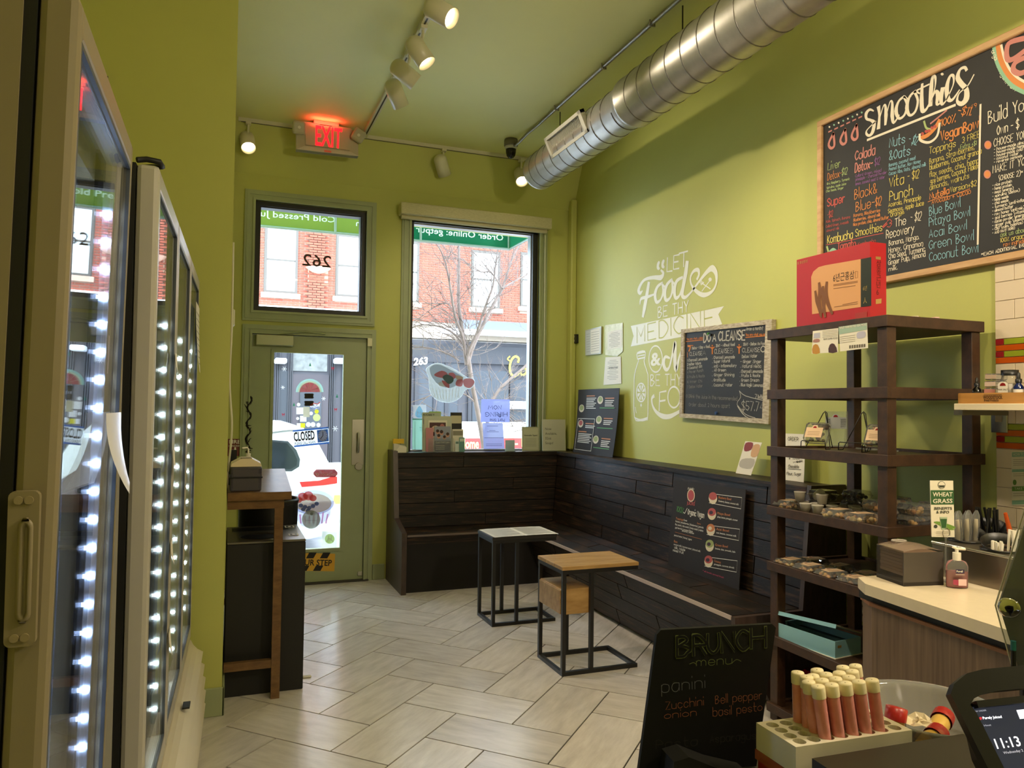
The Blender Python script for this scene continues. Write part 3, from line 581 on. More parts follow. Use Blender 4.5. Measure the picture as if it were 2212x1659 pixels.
# ================================================================== ceiling: duct, conduit, camera, exit sign
GALV = mat('galvanised_steel', '#c4c3bf', .4, metal=.85, c2='#a9a7a2', ns=5, bump=.08, bs=8)
DX, DZ = 2.38, 3.418; du = thing('spiral_duct', 'round galvanised spiral duct hanging under the ceiling along the mural wall', 'duct', (DX, 3, 3.2))
def ring(r, y): return [(DX+r*math.cos(a*PI/24), y, DZ+r*math.sin(a*PI/24)) for a in range(48)]
def shell(mb, prof):
    vv = []
    for r, y in prof: vv += ring(r, y)
    return mb.add(vv, [(i*48+k, i*48+(k+1) % 48, (i+1)*48+(k+1) % 48, (i+1)*48+k) for i in range(len(prof)-1) for k in range(48)], 0, True)
Ya, Yt = 5.64, 4.12; Rs, Rl = .142, .160
shell(MB(), [(.001, Ya-.004), (Rs*.97, Ya-.004), (Rs+.004, Ya), (Rs+.004, Ya-.02), (Rs, Ya-.024), (Rs, Yt+.05), (Rs+.004, Yt+.04), (Rl-.004, Yt), (Rl+.004, Yt-.01), (Rl+.004, Yt-.03), (Rl, Yt-.035), (Rl, -2.9)]).build('duct_pipe', GALV, du)
SEAM = mat('duct_seam', '#77746f', .38, metal=.9)
def helix(r, y0, y1, pitch): 
    n_ = int((y0-y1)/pitch*28); return [(DX+r*math.cos(-2*PI*i/28), y0-pitch*i/28, DZ+r*math.sin(-2*PI*i/28)) for i in range(n_+1)]
MB().tube(helix(Rs+.001, Ya-.05, Yt+.06, .135), .0035, 5).build('spiral_seam', SEAM, du); MB().tube(helix(Rl+.001, Yt-.08, -2.5, .15), .0038, 5).build('spiral_seam', SEAM, du)
# register on the side
rg = thing('air_register', 'slatted grey supply register on the side of the duct', 'vent', (DX-.14, 4.8, 3.35))
GR = mat('register_grey', '#b7b4a6', .4); RP = Pl((DX-.150, 5.10, DZ), (0, -1, 0), (-.42, 0, .9)); q = MB()
def rbox(mb, a0, a1, b0, b1, c0, c1, mi=0): mb.prism([(a0, b0), (a1, b0), (a1, b1), (a0, b1)], RP, c0, c1, mi)
L_, H_ = .60, .155; rbox(q, 0, L_, -H_/2, -H_/2+.022, -.02, .016); rbox(q, 0, L_, H_/2-.022, H_/2, -.02, .016); rbox(q, 0, .03, -H_/2, H_/2, -.02, .016); rbox(q, L_-.04, L_, -H_/2, H_/2, -.02, .016); q.build('frame', GR, rg)
q = MB(); rbox(q, .02, L_-.03, -H_/2+.01, H_/2-.01, -.018, -.012); q.build('backing', BLACKP, rg)
for i in range(32):
    q = MB(); a = .036+i*(L_-.08)/31; rbox(q, a, a+.0045, -H_/2+.02, H_/2-.02, -.012, -.003); q.build('slat', GR, rg)
for i, (yy, zt) in enumerate(((5.2, 3.56), (3.55, 3.57))):
    tag(MB().tube([(DX-.02, yy, ZC), (DX-.02, yy, zt)], .004, 6).build('duct_hanger', BLACKP), ['thin black rod hanging the duct beside the register', 'thin black rod hanging the duct near the top edge'][i], 'hanger', 'duct hangers')
cn = thing('conduit', 'thin grey steel conduit along the ceiling left of the duct', 'conduit', (2.3, 3, ZC-.04))
MB().tube([(2.285, -2.5, ZC-.02), (2.285, 5.45, ZC-.02)]+[tuple(p) for p in smooth([(2.285, 5.5, ZC-.02), (2.275, 5.65, ZC-.025), (2.25, 5.8, ZC-.06), (2.235, 5.86, ZC-.065)], 4)], .013, 10).build('pipe', mat('conduit_steel', '#9b9990', .35, metal=.8), cn)
for yy in (5.1, 4.35, 3.75): MB().tube([(2.27, yy, ZC-.001), (2.268, yy, ZC-.035), (2.285, yy, ZC-.036), (2.302, yy, ZC-.035), (2.30, yy, ZC-.001)], .005, 6).build('strap', mat('conduit_steel'), cn)
ca = thing('security_camera', 'black dome security camera on a round grey ceiling box', 'camera', (2.225, 5.9, ZC-.17)); cx, cy = 2.225, 5.9
MB().lathe([(.001, 0), (.055, 0), (.06, -.02), (.06, -.055), (.054, -.06), (.001, -.06)], (cx, cy, ZC), seg=24).build('junction_box', mat('junction_grey', '#6d6a58', .5, metal=.3), ca)
MB().lathe([(.05, -.06), (.054, -.07), (.045, -.085)], (cx, cy, ZC), seg=24).build('collar', GR, ca)
MB().lathe([(.045, -.08), (.043, -.11), (.036, -.14), (.02, -.16), (.001, -.166)], (cx, cy, ZC), seg=24).build('dome', mat('dome_black', '#060606', .12), ca)
# exit sign
Y_ = 6.1; EP = Pl((0, Y_, 0), (1, 0, 0), (0, 0, 1)); ex = thing('exit_sign', 'grey EXIT sign with red glowing letters and two emergency lamp heads', 'exit sign', (.73, Y_, 3.44))
EXG = mat('exit_grey', '#aba68e', .45)
ep = lambda *a: [EP.px(*q) for q in a]
MB().prism(ep((640, 271), (655, 262), (757, 277), (774, 290), (774, 338), (640, 323)), EP, -.06, 0).build('housing', EXG, ex)
MB().prism(ep((660, 266), (755, 280), (755, 325), (660, 313)), EP, 0, .008).build('face_plate', EXG, ex)
MB().prism(ep((640, 323), (657, 316), (758, 329), (774, 338)), EP, -.05, .012).build('bottom_bezel', mat('exit_pale', '#bcb8a6', .4), ex)
MB().tpx(EP, 'EXIT', 681, 313.5, 738, 321, 43, 0, .009, bold=.015).build('letters', mat('exit_red', '#ff2020', .4, emit='#ff0a14', es=2.6), ex)
c0 = EP.px(705, 263)[0]; MB().box(c0-.1, c0+.1, Y_-.01, Y_+.05, ZC-.03, ZC, bev=.004).box(c0-.05, c0+.05, Y_-.0, Y_+.04, ZC-.1, ZC-.03).build('canopy_mount', EXG, ex)
rl = bpy.data.lights.new('exit_glow', 'AREA'); rl.energy = .45; rl.color = (1, .06, .04); rl.size = .2; rl.shape = 'RECTANGLE'; rl.size_y = .02
ro = bpy.data.objects.new('exit_glow', rl); COL.objects.link(ro); ro.parent = ex; ro.location = (-.02, -.05, .262); ro.rotation_euler = (PI-.35, 0, 0)
MB().prism(ep((700, 325), (715, 327), (715, 331), (700, 329)), EP, .012, .014).build('test_label', mat('label_red', '#e0705c', .5), ex)
for (x, y, r, l_) in ((645, 279, 0, 'l'), (773, 296, .5, 'r')):
    a, b = EP.px(x, y); M_ = Matrix.Translation((a, Y_-.035, b))@Matrix.Rotation(r, 4, 'Y')@Matrix.Rotation(.25, 4, 'X')
    hd = MB().box(-.05, .05, -.03, .03, -.05, .05, M=M_, bev=.016, seg=2).build('lamp_head', EXG, ex); MB().cyl(M_@V((0, -.03, 0)), M_@V((0, -.034, 0)), .012, seg=16).build('lens', mat('lens_pale', '#d6d3c6', .15), hd)
# ================================================================== mural wall
def CR(x0, y0, s): return lambda *p: [(x0+a/s, y0+b/s) for a, b in p]
RP_ = Pl((XR, 0, 0), (0, -1, 0), (0, 0, 1))
K = CR(1340, 530, 4.146); mu = MB(); VIN = mat('pale_wall_vinyl', '#dfe0d2', .5)
def ml(w, *p, sm=4, closed=False, ws=None): mu.line(RP_, K(*p), w, 0, .0015, sm, closed, ws)
def mt(s, x0, y0, x1, y1, h, w, mi=0, c=.0015): a, b = K((x0, y0), (x1, y1)); mu.hpx(RP_, s, *a, *b, h/4.146, w, mi, c, 0)
for dx, dy in ((0, 0), (42, -14)): mu.poly(RP_, K((345+dx, 140+dy), (356+dx, 152+dy), (348+dx, 185+dy), (356+dx, 208+dy), (342+dx, 222+dy), (328+dx, 205+dy), (330+dx, 165+dy)), 0, .0015, 3)
ml(.012, (424, 112), (419, 236), (465, 229), sm=0); ml(.012, (530, 83), (481, 93), (478, 215), (526, 206), sm=0); ml(.012, (480, 152), (520, 144), sm=0); ml(.012, (528, 73), (605, 52), sm=0); ml(.012, (571, 62), (569, 190), sm=0)
# Food
ml(.03, (368, 225), (386, 250), (365, 288), (300, 288), (225, 305), (185, 350), (165, 405), (180, 428), (196, 412), ws=[.014, .03, .042, .03, .024, .03, .04, .03, .012])
ml(.04, (256, 340), (238, 450), (218, 560), (205, 632), ws=[.035, .046, .048, .03]); ml(.02, (178, 524), (188, 478), (245, 462), (302, 440), ws=[.01, .026, .026, .014])
ml(.03, (376, 338), (335, 372), (313, 440), (326, 508), (362, 488), (385, 420), (378, 345), ws=[.02, .03, .042, .03, .02, .026, .02]); ml(.03, (462, 308), (421, 350), (400, 420), (410, 490), (447, 470), (469, 400), (464, 315), ws=[.02, .03, .042, .03, .02, .026, .02])
ml(.016, (378, 345), (404, 372), (432, 338)); ml(.016, (464, 315), (488, 345), (512, 320))
ml(.03, (556, 288), (506, 322), (486, 400), (497, 470), (531, 450), (556, 380), ws=[.02, .03, .042, .03, .02, .02])
ml(.03, (600, 150), (587, 250), (565, 370), (556, 445), (582, 467), (625, 432), (662, 385), (712, 318), (780, 236), (826, 206), (860, 255), (860, 345), (822, 415), (752, 445), (690, 418), (642, 360), (630, 290), (658, 232), (698, 220), (706, 262), (690, 300), ws=[.04, .046, .04, .036, .026, .018, .016, .02, .034, .046, .034, .018, .022, .034, .03, .018, .018, .024, .03, .022, .02])
ml(.008, (733, 410), (802, 318), sm=0); mu.poly(RP_, K(*[(806+15*math.cos(a*PI/6), 306+18*math.sin(a*PI/6)) for a in range(12)]), 0, .0015); ml(.008, (735, 340), (808, 390), sm=0)
for d_ in (0, 9, 18): ml(.005, (712+d_*.6, 328-d_*.9), (728+d_*.7, 346-d_*.8), sm=0)
ml(.01, (724, 352), (748, 332), sm=0)
mt('BE THY', 340, 648, 612, 592, 92, 2.6)
mu.poly(RP_, K((95, 722), (930, 545), (880, 618), (914, 705), (560, 818), (95, 906), (120, 812)), 0, .001); mt('MEDICINE', 152, 872, 850, 722, 142, 2.6, 1, .002)
mu.line(RP_, K(*[(318+60*math.cos(a*PI/16), 1018+118*math.sin(a*PI/16)) for a in range(32)]), .012, 0, .0015, 0, True); a_, b_ = K((272, 1078), (366, 1068)); mu.tpx(RP_, '&', *a_, *b_, 27, 0, .0015, bold=.03)
ml(.03, (440, 1008), (404, 1000), (389, 1060), (410, 1112), (440, 1090), (466, 985), (488, 876), (494, 900), (490, 1000), (500, 1118), (530, 1000), (556, 930), ws=[.016, .026, .04, .03, .02, .024, .03, .04, .046, .04, .02, .02])
mt('BE THY', 272, 1258, 546, 1252, 96, 2.6); ml(.014, (412, 1305), (355, 1316), (350, 1482), sm=0); ml(.014, (355, 1396), (404, 1388), sm=0)
mu.line(RP_, K(*[(482+54*math.cos(a*PI/16), 1360+94*math.sin(a*PI/16)) for a in range(32)]), .014, 0, .0015, 0, True)
ml(.03, (302, 1350), (284, 1372), (290, 1430), (322, 1490), (380, 1530), (452, 1530), (548, 1478), ws=[.03, .022, .02, .028, .04, .036, .02])
ml(.011, (155, 962), (155, 1010), (166, 1030), (155, 1062), (131, 1150), (125, 1250), (128, 1538), (180, 1570), (236, 1560), (248, 1530), (252, 1200), (241, 1130), (219, 1060), (215, 1030), (222, 1008), (222, 948), sm=3, closed=True)
ml(.016, (157, 966), (220, 952), sm=0); ml(.01, (160, 992), (218, 980), sm=0); ml(.012, (157, 1018), (220, 1004), sm=0); ml(.014, (132, 1545), (180, 1562), (244, 1545)); ml(.008, (135, 1450), (144, 1500))
mu.line(RP_, K(*[(188+42*math.cos(a*PI/14), 1318+82*math.sin(a*PI/14)) for a in range(28)]), .012, 0, .0015, 0, True)
for a in range(8): t0, t1 = a*PI/4+.12, (a+1)*PI/4-.12; mu.poly(RP_, K((188+5*math.cos((t0+t1)/2), 1318+10*math.sin((t0+t1)/2)), (188+33*math.cos(t0), 1318+66*math.sin(t0)), (188+36*math.cos((t0+t1)/2), 1318+72*math.sin((t0+t1)/2)), (188+33*math.cos(t1), 1318+66*math.sin(t1))), 0)
mu.poly(RP_, K((188, 1410), (195, 1432), (187, 1450), (180, 1432)), 0)
tag(mu.build('wall_decal', [VIN, GREEN]), 'large pale wall lettering LET Food BE THY MEDICINE with bottle drawing', 'wall decal')

def quadboard(pl, px, d0, d1): return MB().prism([pl.px(*q) for q in px], pl, d0, d1)
# ---- chalkboard DO A CLEANSE in distressed frame
CBP = Pl((XR-.02, 0, 0), (0, -1, 0), (0, 0, 1)); K = CR(1460, 680, 6.636)
cb = thing('cleanse_chalkboard', 'white distressed framed chalkboard reading DO A CLEANSE on the mural wall', 'chalkboard', (XR-.02, 4.15, 1.4))
O_ = K((95, 210), (1400, 62), (1352, 1568), (68, 1470)); I_ = K((135, 262), (1308, 142), (1258, 1490), (108, 1415))
quadboard(CBP, K((110, 235), (1350, 110), (1300, 1530), (90, 1440)), -.018, .0).build('slate', CHALKB, cb)
DIS = mat('distressed_white_wood', '#cfc7b4', .7, c2='#8d7f68', ns=9, stretch=(3, 3, 12))
for i in range(4): quadboard(CBP, [O_[i], O_[(i+1) % 4], I_[(i+1) % 4], I_[i]], -.019, .012).build('frame_rail', DIS, cb)
ck = MB(); cols = [mat('chalk_white', '#b9b5aa', .9), mat('chalk_orange', '#c9783a', .9), mat('chalk_grey', '#7f7c75', .9), mat('chalk_green', '#4f9a3c', .9), mat('chalk_blue', '#2c4a7a', .9)]
def wr(s, x0, y0, x1, y1, h, w=1.0, mi=0): a, b = K((x0, y0), (x1, y1)); ck.hpx(CBP, s, *a, *b, h/6.636, w, mi, .0012)
wr('DO', 400, 390, 495, 384, 118, 3.2); wr('A', 528, 380, 575, 378, 100, 2.6); wr('CLEANSE', 614, 370, 990, 358, 130, 3.0)
for a in ((' You are what u drink', 148, 362, 388, 345, 26, .8, 1), ('Once a Month?', 1012, 222, 1250, 212, 42), ('You are what you eat', 1003, 303, 1300, 296, 34, .9, 1), ('Detox - 1 Day + food', 235, 497, 485, 470, 36), ('2DAY - without food', 575, 462, 845, 442, 36), ('3DAY - Detox No Food', 968, 442, 1290, 428, 38),
          ('CLEANSE', 198, 590, 378, 578, 55), ('A', 385, 578, 430, 574, 62, 1, 2), ('CLEANSE', 555, 557, 765, 547, 66, 1.2), ('B', 780, 555, 828, 552, 75, 1, 2), ('CLEANSE', 955, 537, 1205, 532, 60, 1.1), ('C', 1222, 537, 1275, 532, 85, 2.2),
          ('1 Charcoal Lemonade', 165, 672, 455, 645, 36), ('2 Mother Nature', 165, 730, 360, 708, 34), ('3 Coconut 001', 165, 783, 375, 755, 34), ('4 Power Punch', 165, 842, 395, 812, 36, .9, 2), ('5 Fruits & Roots', 165, 910, 415, 892, 36, .9, 2), ('6 Inner Chi', 165, 980, 375, 966, 36, .9, 2), ('7 Detox Water', 165, 1055, 385, 1036, 38, .9, 2),
          ('. Charcoal Lemonade', 528, 632, 845, 622, 38), ('. Super Natural', 528, 690, 775, 676, 38), ('. Anti - Inflammatory', 528, 756, 870, 745, 38), ('. All Green', 528, 812, 720, 810, 38), ('. Ginger Shining', 525, 880, 838, 878, 38), ('. Gratitude', 525, 953, 712, 953, 38), ('. Coconut Water', 525, 1025, 812, 1024, 38),
          ('Detox Water', 950, 620, 1168, 608, 42), ('- Ginger Zinger', 930, 690, 1225, 690, 40), ('. Natural Mistic', 930, 756, 1225, 757, 40), ('. Charcoal Lemonade', 922, 830, 1248, 830, 40), ('. Fruits & Roots', 922, 890, 1210, 891, 40), ('. Green Dream', 918, 957, 1195, 957, 40), ('. Blue Magik Lemonade', 918, 1022, 1275, 1032, 40),
          ('O DRink the Juice in the recommended', 152, 1185, 880, 1228, 44, .9, 2), ('Order about 2 hours apart', 190, 1308, 775, 1332, 46, .9, 2), ('7', 1137, 1190, 1165, 1190, 50, 1.4), ('Bottles', 1178, 1198, 1268, 1204, 48), ('$57.74', 948, 1368, 1256, 1385, 130, 1.3)): wr(*a)
ln = lambda w, mi, *p: ck.line(CBP, K(*p), w, mi, .0012, 3)
ln(.005, 1, (148, 384), (388, 360)); ln(.005, 1, (1003, 325), (1300, 300)); ln(.004, 0, (912, 1090), (932, 1180), (880, 1285), (1000, 1460)); ln(.004, 0, (912, 1090), (1000, 1162), (1245, 1225)); ln(.004, 0, (890, 1300), (1000, 1425), (1140, 1478)); ln(.004, 0, (885, 1310), (960, 1420), (1060, 1490))
for x, y in ((525, 440), (910, 432)): ln(.012, 1, (x, y+25), (x, y+118)); ln(.008, 1, (x-28, y+25), (x, y+45), (x+28, y+22)); ck.poly(CBP, K(*[(x+10*math.cos(a), y+10*math.sin(a)) for a in [i*PI/4 for i in range(8)]]), 1, .0012)
ln(.012, 1, (175, 450), (210, 460), (190, 520)); ln(.005, 1, (170, 440), (248, 440)); ln(.005, 1, (166, 540), (168, 608)); ln(.014, 3, (455, 275), (480, 268), (488, 300)); ck.poly(CBP, K((560, 1390), (600, 1385), (605, 1425), (562, 1430)), 4, .003)
ck.build('chalk_writing', cols, cb)
for x, y, l_ in ((505, 288, 'black'), (590, 1412, 'blue')): 
    a, b = CBP.px(*K((x, y))[0]); MB().cyl(CBP(a, b, 0), CBP(a, b, .012), .008, seg=12).build('magnet', BLACKP if l_ == 'black' else cols[4], cb)

# ---- smoothies menu board
SBP = Pl((XR-.022, 0, 0), (0, -1, 0), (0, 0, 1)); sb = thing('smoothie_menu_board', 'big black hand-lettered smoothies menu board in a light wood frame', 'menu board', (XR-.02, 2.3, 2.1))
by0, by1, bz0, bz1 = 3.257, 1.25, 2.12, 3.087; PINE = mat('pale_pine', '#d0ab7c', .45, c2='#b98f60', ns=6, stretch=(6, 1, 6))
B(XR-.022, XR-.004, by1+.01, by0-.01, bz0+.01, bz1-.01).build('slate', CHALKB, sb)
for a in ((by1, by0, bz0, bz0+.032), (by1, by0, bz1-.032, bz1)): B(XR-.04, XR-.002, *a, bev=.004).build('frame_rail', PINE, sb)
for a in ((by0-.032, by0), (by1, by1+.032)): B(XR-.04, XR-.002, a[0], a[1], bz0+.03, bz1-.03, bev=.004).build('frame_rail', PINE, sb)
ck = MB(); CW, CGn, COr, CPk, CBl, CYe, CRd, CPu, CMi = range(9)
cols = [mat('paint_white', '#e8e0cc', .7), mat('paint_green', '#a9bd7c', .7), mat('paint_orange', '#d98a4a', .7), mat('paint_pink', '#c8837a', .7), mat('paint_blue', '#8fc3d3', .7), mat('paint_yellow', '#dccb6a', .7), mat('paint_red', '#b8524a', .7), mat('paint_purple', '#8a5a94', .7), mat('paint_mint', '#8fbfa0', .7)]
KK = None
def wr(s, x0, y0, x1, y1, h, w=1.0, mi=0): a, b = KK((x0, y0), (x1, y1)); ck.hpx(SBP, s, *a, *b, h/SCL, w, mi, .0012)
ln = lambda w, mi, *p, **k: ck.line(SBP, KK(*p), w, mi, .0012, k.get('sm', 4), k.get('closed', False), k.get('ws'))
SCL = 2.962; KK = CR(1740, 60, SCL)
# brush-script "smoothies", traced stroke by stroke
T, M_, F_ = .006, .013, .022
ln(.01, 0, (436, 532), (412, 524), (390, 548), (392, 582), (420, 592), (440, 612), (430, 668), (408, 690), (390, 676), (398, 650), (450, 600), ws=[T, M_, F_, M_, M_, F_, F_, M_, M_, T, T])
ln(.01, 0, (468, 505), (474, 560), (468, 645), ws=[F_, M_, F_]); ln(.01, 0, (470, 600), (498, 505), (512, 500), (516, 560), (512, 620), ws=[T, T, M_, F_, M_]); ln(.01, 0, (514, 580), (540, 478), (556, 480), (556, 560), (566, 608), (600, 560), ws=[T, T, M_, F_, M_, T])
ln(.01, 0, (632, 440), (598, 470), (580, 530), (600, 580), (636, 555), (650, 490), (632, 440), (655, 455), (675, 440), ws=[M_, M_, F_, M_, M_, M_, M_, T, T]); ln(.01, 0, (706, 405), (668, 440), (650, 510), (668, 560), (704, 535), (720, 465), (700, 408), (730, 420), ws=[M_, M_, F_, M_, M_, M_, M_, T])
ln(.01, 0, (748, 360), (744, 460), (750, 530), (775, 520), (800, 470), ws=[M_, F_, F_, M_, T]); ln(.008, 0, (715, 400), (792, 362)); ln(.01, 0, (806, 470), (830, 380), (832, 320), (816, 312), (806, 380), (800, 500), ws=[T, T, M_, M_, F_, F_]); ln(.01, 0, (802, 470), (830, 410), (848, 425), (842, 490), (868, 478), ws=[T, M_, F_, M_, T])
ln(.01, 0, (880, 385), (868, 450), (876, 490), (898, 470), ws=[F_, F_, M_, T]); ck.poly(SBP, KK(*[(876+10*math.cos(a*PI/5), 297+9*math.sin(a*PI/5)) for a in range(10)]), 0, .0012)
ln(.01, 0, (898, 470), (945, 370), (948, 310), (925, 312), (906, 380), (912, 450), (940, 462), (985, 400), ws=[T, T, M_, M_, F_, F_, M_, T])
ln(.01, 0, (1032, 272), (1020, 254), (990, 268), (975, 318), (1000, 360), (1030, 395), (1030, 455), (1000, 486), (972, 470), (985, 420), (1040, 370), (1078, 302), ws=[M_, M_, M_, F_, F_, F_, .03, F_, M_, T, T, T]); ln(.012, 0, (398, 718), (958, 495), sm=0)
SCL = 4.608; KK = CR(1740, 240, SCL)
for i in range(8): x = 240+i*46; y = 158-i*20.5; ck.poly(SBP, KK(*[(x+9*math.cos(a*PI/5), y+10*math.sin(a*PI/5)) for a in range(10)]), CMi if i % 2 else 0, .0012)
for i in range(6): x = 232+i*60; y = 208-i*28; ln(.008, CPk, (x, y), (x+30, y-14), sm=0)
for x, y in ((265, 320), (382, 280), (495, 235)): ln(.015, CPk, (x+18, y-100), (x-20, y-30), (x-32, y+20), (x-8, y+50), (x+22, y+30), (x+24, y-20), (x+14, y-96), sm=3)
for a in (('Liver', 224, 590, 346, 555, 70, 1.2, CGn), ('Detox-', 222, 690, 360, 650, 68, 1.1, COr), ('$12', 362, 640, 416, 628, 66, 1.1, CGn), ('Kiwi, Raspberry, Turmeric', 215, 735, 440, 685, 22, .7, CGn), ('Spirulina, Apple Juice', 212, 775, 405, 732, 20, .7, CGn), ('Chia Seeds, Ginger', 208, 810, 380, 772, 20, .7, CGn),
          ('Super', 220, 950, 390, 905, 76, 2.4, CRd), ('-$12', 222, 1065, 275, 1050, 62, 1.2, CRd), ('Kale, Spinach, Banana', 208, 1112, 445, 1065, 24, .7, CRd), ('Collard Green, Avocado', 206, 1162, 432, 1115, 24, .7, CRd), ('Almond Milk', 210, 1205, 335, 1175, 22, .7, CRd),
          ('Colada', 496, 490, 692, 430, 88, 2.4, CPk), ('Detox-', 494, 610, 668, 562, 86, 2.4, CPk), ('$12', 690, 545, 742, 530, 72, 1.2, CPu), ('Collard Green, mixed', 498, 660, 755, 600, 26, .8, CPu), ('pineapple - Charcoal Powder', 500, 695, 808, 622, 26, .8, CPu), ('lemon, coconut meat & Water', 500, 740, 790, 668, 26, .8, CPu),
          ('Black&', 490, 880, 712, 812, 92, 1.5, COr), ('Blue-', 502, 1000, 690, 950, 88, 1.5, COr), ('$12', 697, 948, 755, 935, 84, 1.4, COr), ('Banana, Blackberries', 480, 1055, 745, 1000, 28, .9, COr), ('Blueberries, Almond milk', 480, 1100, 745, 1045, 28, .9, COr), ('Rice protein, chia, Almond Butter', 478, 1145, 830, 1070, 28, .9, COr),
          ('Kombucha', 220, 1318, 470, 1265, 74, 1.7, CYe), ('Smoothies', 500, 1250, 765, 1190, 72, 1.4, CYe), ('3', 815, 1160, 862, 1148, 74, 1.6, CRd), ('Tomato', 322, 1378, 500, 1345, 62, 2.6, CRd), ('Kombucha', 525, 1345, 700, 1308, 36, .9, CRd),
          ('Nuts', 836, 362, 990, 318, 90, 1.5, CBl), ('- $12', 1018, 318, 1105, 340, 82, 1.3, CBl), ('&Oats', 836, 490, 1042, 435, 90, 1.5, CBl), ('Banana, coconut meat', 832, 555, 1098, 478, 30, .8, CBl), ('Peanut Butter, Raw Honey', 832, 595, 1148, 512, 30, .8, CBl), ('Cacao Nibs, Oats, Almond milk', 832, 640, 1200, 545, 30, .8, CBl),
          ('Vita', 836, 762, 980, 720, 90, 1.6, CYe), ('- $12', 1018, 690, 1128, 665, 80, 1.2, CYe), ('Punch', 838, 895, 1068, 835, 92, 1.6, CYe), ('Acerola, Pineapple', 828, 955, 1150, 880, 42, 1.0, CYe), ('Seamoss, Apple Juice', 825, 1018, 1178, 935, 42, 1.0, CYe), ('Orange.', 848, 1055, 985, 1020, 42, 1.0, CYe),
          ('The', 893, 1152, 1000, 1125, 80, 1.5, 0), ('- $12', 1045, 1100, 1150, 1090, 84, 1.2, 0), ('Recovery', 806, 1270, 1082, 1205, 82, 1.5, 0), ('Banana, Mango.', 832, 1340, 1130, 1275, 48, 1.1, 0), ('Honey, Cinnamon', 830, 1410, 1170, 1340, 48, 1.1, 0), ('Chia Seed, Turmeric', 830, 1470, 1190, 1395, 48, 1.1, 0), ('Ginger Pulp, Almond', 828, 1535, 1195, 1445, 48, 1.1, 0), ('milk.', 830, 1595, 915, 1575, 40, 1.1, 0)): wr(*a)
ln(.004, CRd, (210, 1332), (420, 1292), (600, 1250), (775, 1215)); ln(.006, CRd, (770, 1150), (810, 1110)); ln(.006, CRd, (775, 1160), (815, 1125)); ln(.012, CGn, (216, 1350), (228, 1395)); ln(.02, CMi, (250, 1400), (275, 1380), (300, 1395))
SCL = 3.19; KK = CR(1970, 60, SCL)
ln(.02, COr, (62, 760), (110, 740), (160, 690), (190, 640), sm=3); ln(.012, 0, (55, 735), (60, 775), (120, 790), (175, 745), (192, 660)); ln(.008, CPk, (130, 660), (180, 620), (240, 570)); ln(.01, CGn, (85, 645), (100, 690), (130, 700))
for x, y in ((75, 730), (100, 715), (120, 710), (140, 690), (160, 680)): ck.poly(SBP, KK(*[(x+11*math.cos(a*PI/5), y+11*math.sin(a*PI/5)) for a in range(10)]), CRd, .0016)
for a in (('100%', 203, 680, 300, 648, 52, 2.0, COr), ('-$11.', 312, 600, 405, 605, 55, 1.8, COr), ('49', 402, 560, 445, 548, 28, 1.0, COr), ('VeganBowl', 200, 782, 468, 685, 66, 2.6, COr), ('Toppings', 120, 870, 302, 818, 46, 1.1, CYe), ('| 3 FREE', 322, 806, 468, 752, 42, 1.0, CYe), ('Extra +$1', 335, 838, 445, 808, 30, .9, CGn), ('Banana, Strawberries,', 122, 938, 432, 838, 34, .9, CYe), ('blueberries, Coconut granola', 124, 980, 480, 865, 34, .9, CYe), ('flax seeds, chia, hemp', 122, 1030, 462, 930, 34, .9, CYe), ('goji berries, Coconut Flakes', 128, 1075, 466, 965, 34, .9, CYe), ('almonds, walnuts', 124, 1120, 395, 1035, 34, .9, CYe),
          ('Nutella', 125, 1182, 258, 1140, 40, 1.9, COr), ('Version+$2', 265, 1135, 445, 1088, 36, 1.0, CYe), ('Avocado + Cacao', 138, 1215, 405, 1142, 34, 1.1, COr), ('Blue Bowl', 122, 1295, 335, 1232, 58, 1.3, CBl), ('Pitaya Bowl', 120, 1368, 400, 1295, 56, 1.3, CBl), ('Acai Bowl', 120, 1448, 378, 1388, 56, 1.3, CBl), ('Green Bowl', 120, 1528, 426, 1460, 58, 1.3, CBl), ('Coconut Bowl', 122, 1608, 456, 1545, 58, 1.3, CBl),
          ('Build Your', 528, 662, 850, 540, 84, 1.8, 0), ('Own - $', 588, 738, 738, 690, 60, 1.6, 0), ('CHOOSE YOUR BASE', 565, 820, 930, 720, 52, 1.2, 0), ('MAKE IT YOURS', 558, 1002, 860, 925, 52, 1.2, 0), ('(CHOOSE 2)*', 598, 1055, 765, 1015, 34, 1.1, 0), ('ask us about our', 612, 1442, 860, 1390, 30, .9, CGn), ('100% organic', 610, 1480, 800, 1445, 30, 1.0, CYe), ('raw ingredients', 632, 1508, 830, 1470, 26, .9, COr), ('*EACH ADDITIONAL INGREDIENT', 480, 1575, 900, 1480, 22, 1.2, 0)): wr(*a)
for i, s_ in enumerate(('house-made almond milk', 'house-made hemp milk', 'house-made cold brew', 'coconut water', 'reverse osmosis water')): wr('- '+s_, 566, 848+i*22, 566+13*len(s_), 848+i*22-3.1*len(s_), 18, .9, 0)
for i, s_ in enumerate(('rice protein', 'hemp protein', 'maca (energy)', 'spirulina (detox)', 'hemp seeds', 'chia seeds', 'turmeric (anti-inflam)', 'almond butter', 'raw honey (anti-mic)', 'goji berries (vitamin)', 'cacao powder (energy)', 'ginger pulp (digestive)', 'CBD (calm, balance)', 'AND MANY MORE!')): wr('- '+s_, 556, 1096+i*25.2, 556+11*len(s_), 1096+i*25.2-2.6*len(s_), 18, .9, 0)
ln(.009, 0, (474, 530), (455, 1490), sm=0); ln(.003, COr, (112, 1200), (190, 1170), (260, 1160), (400, 1110))
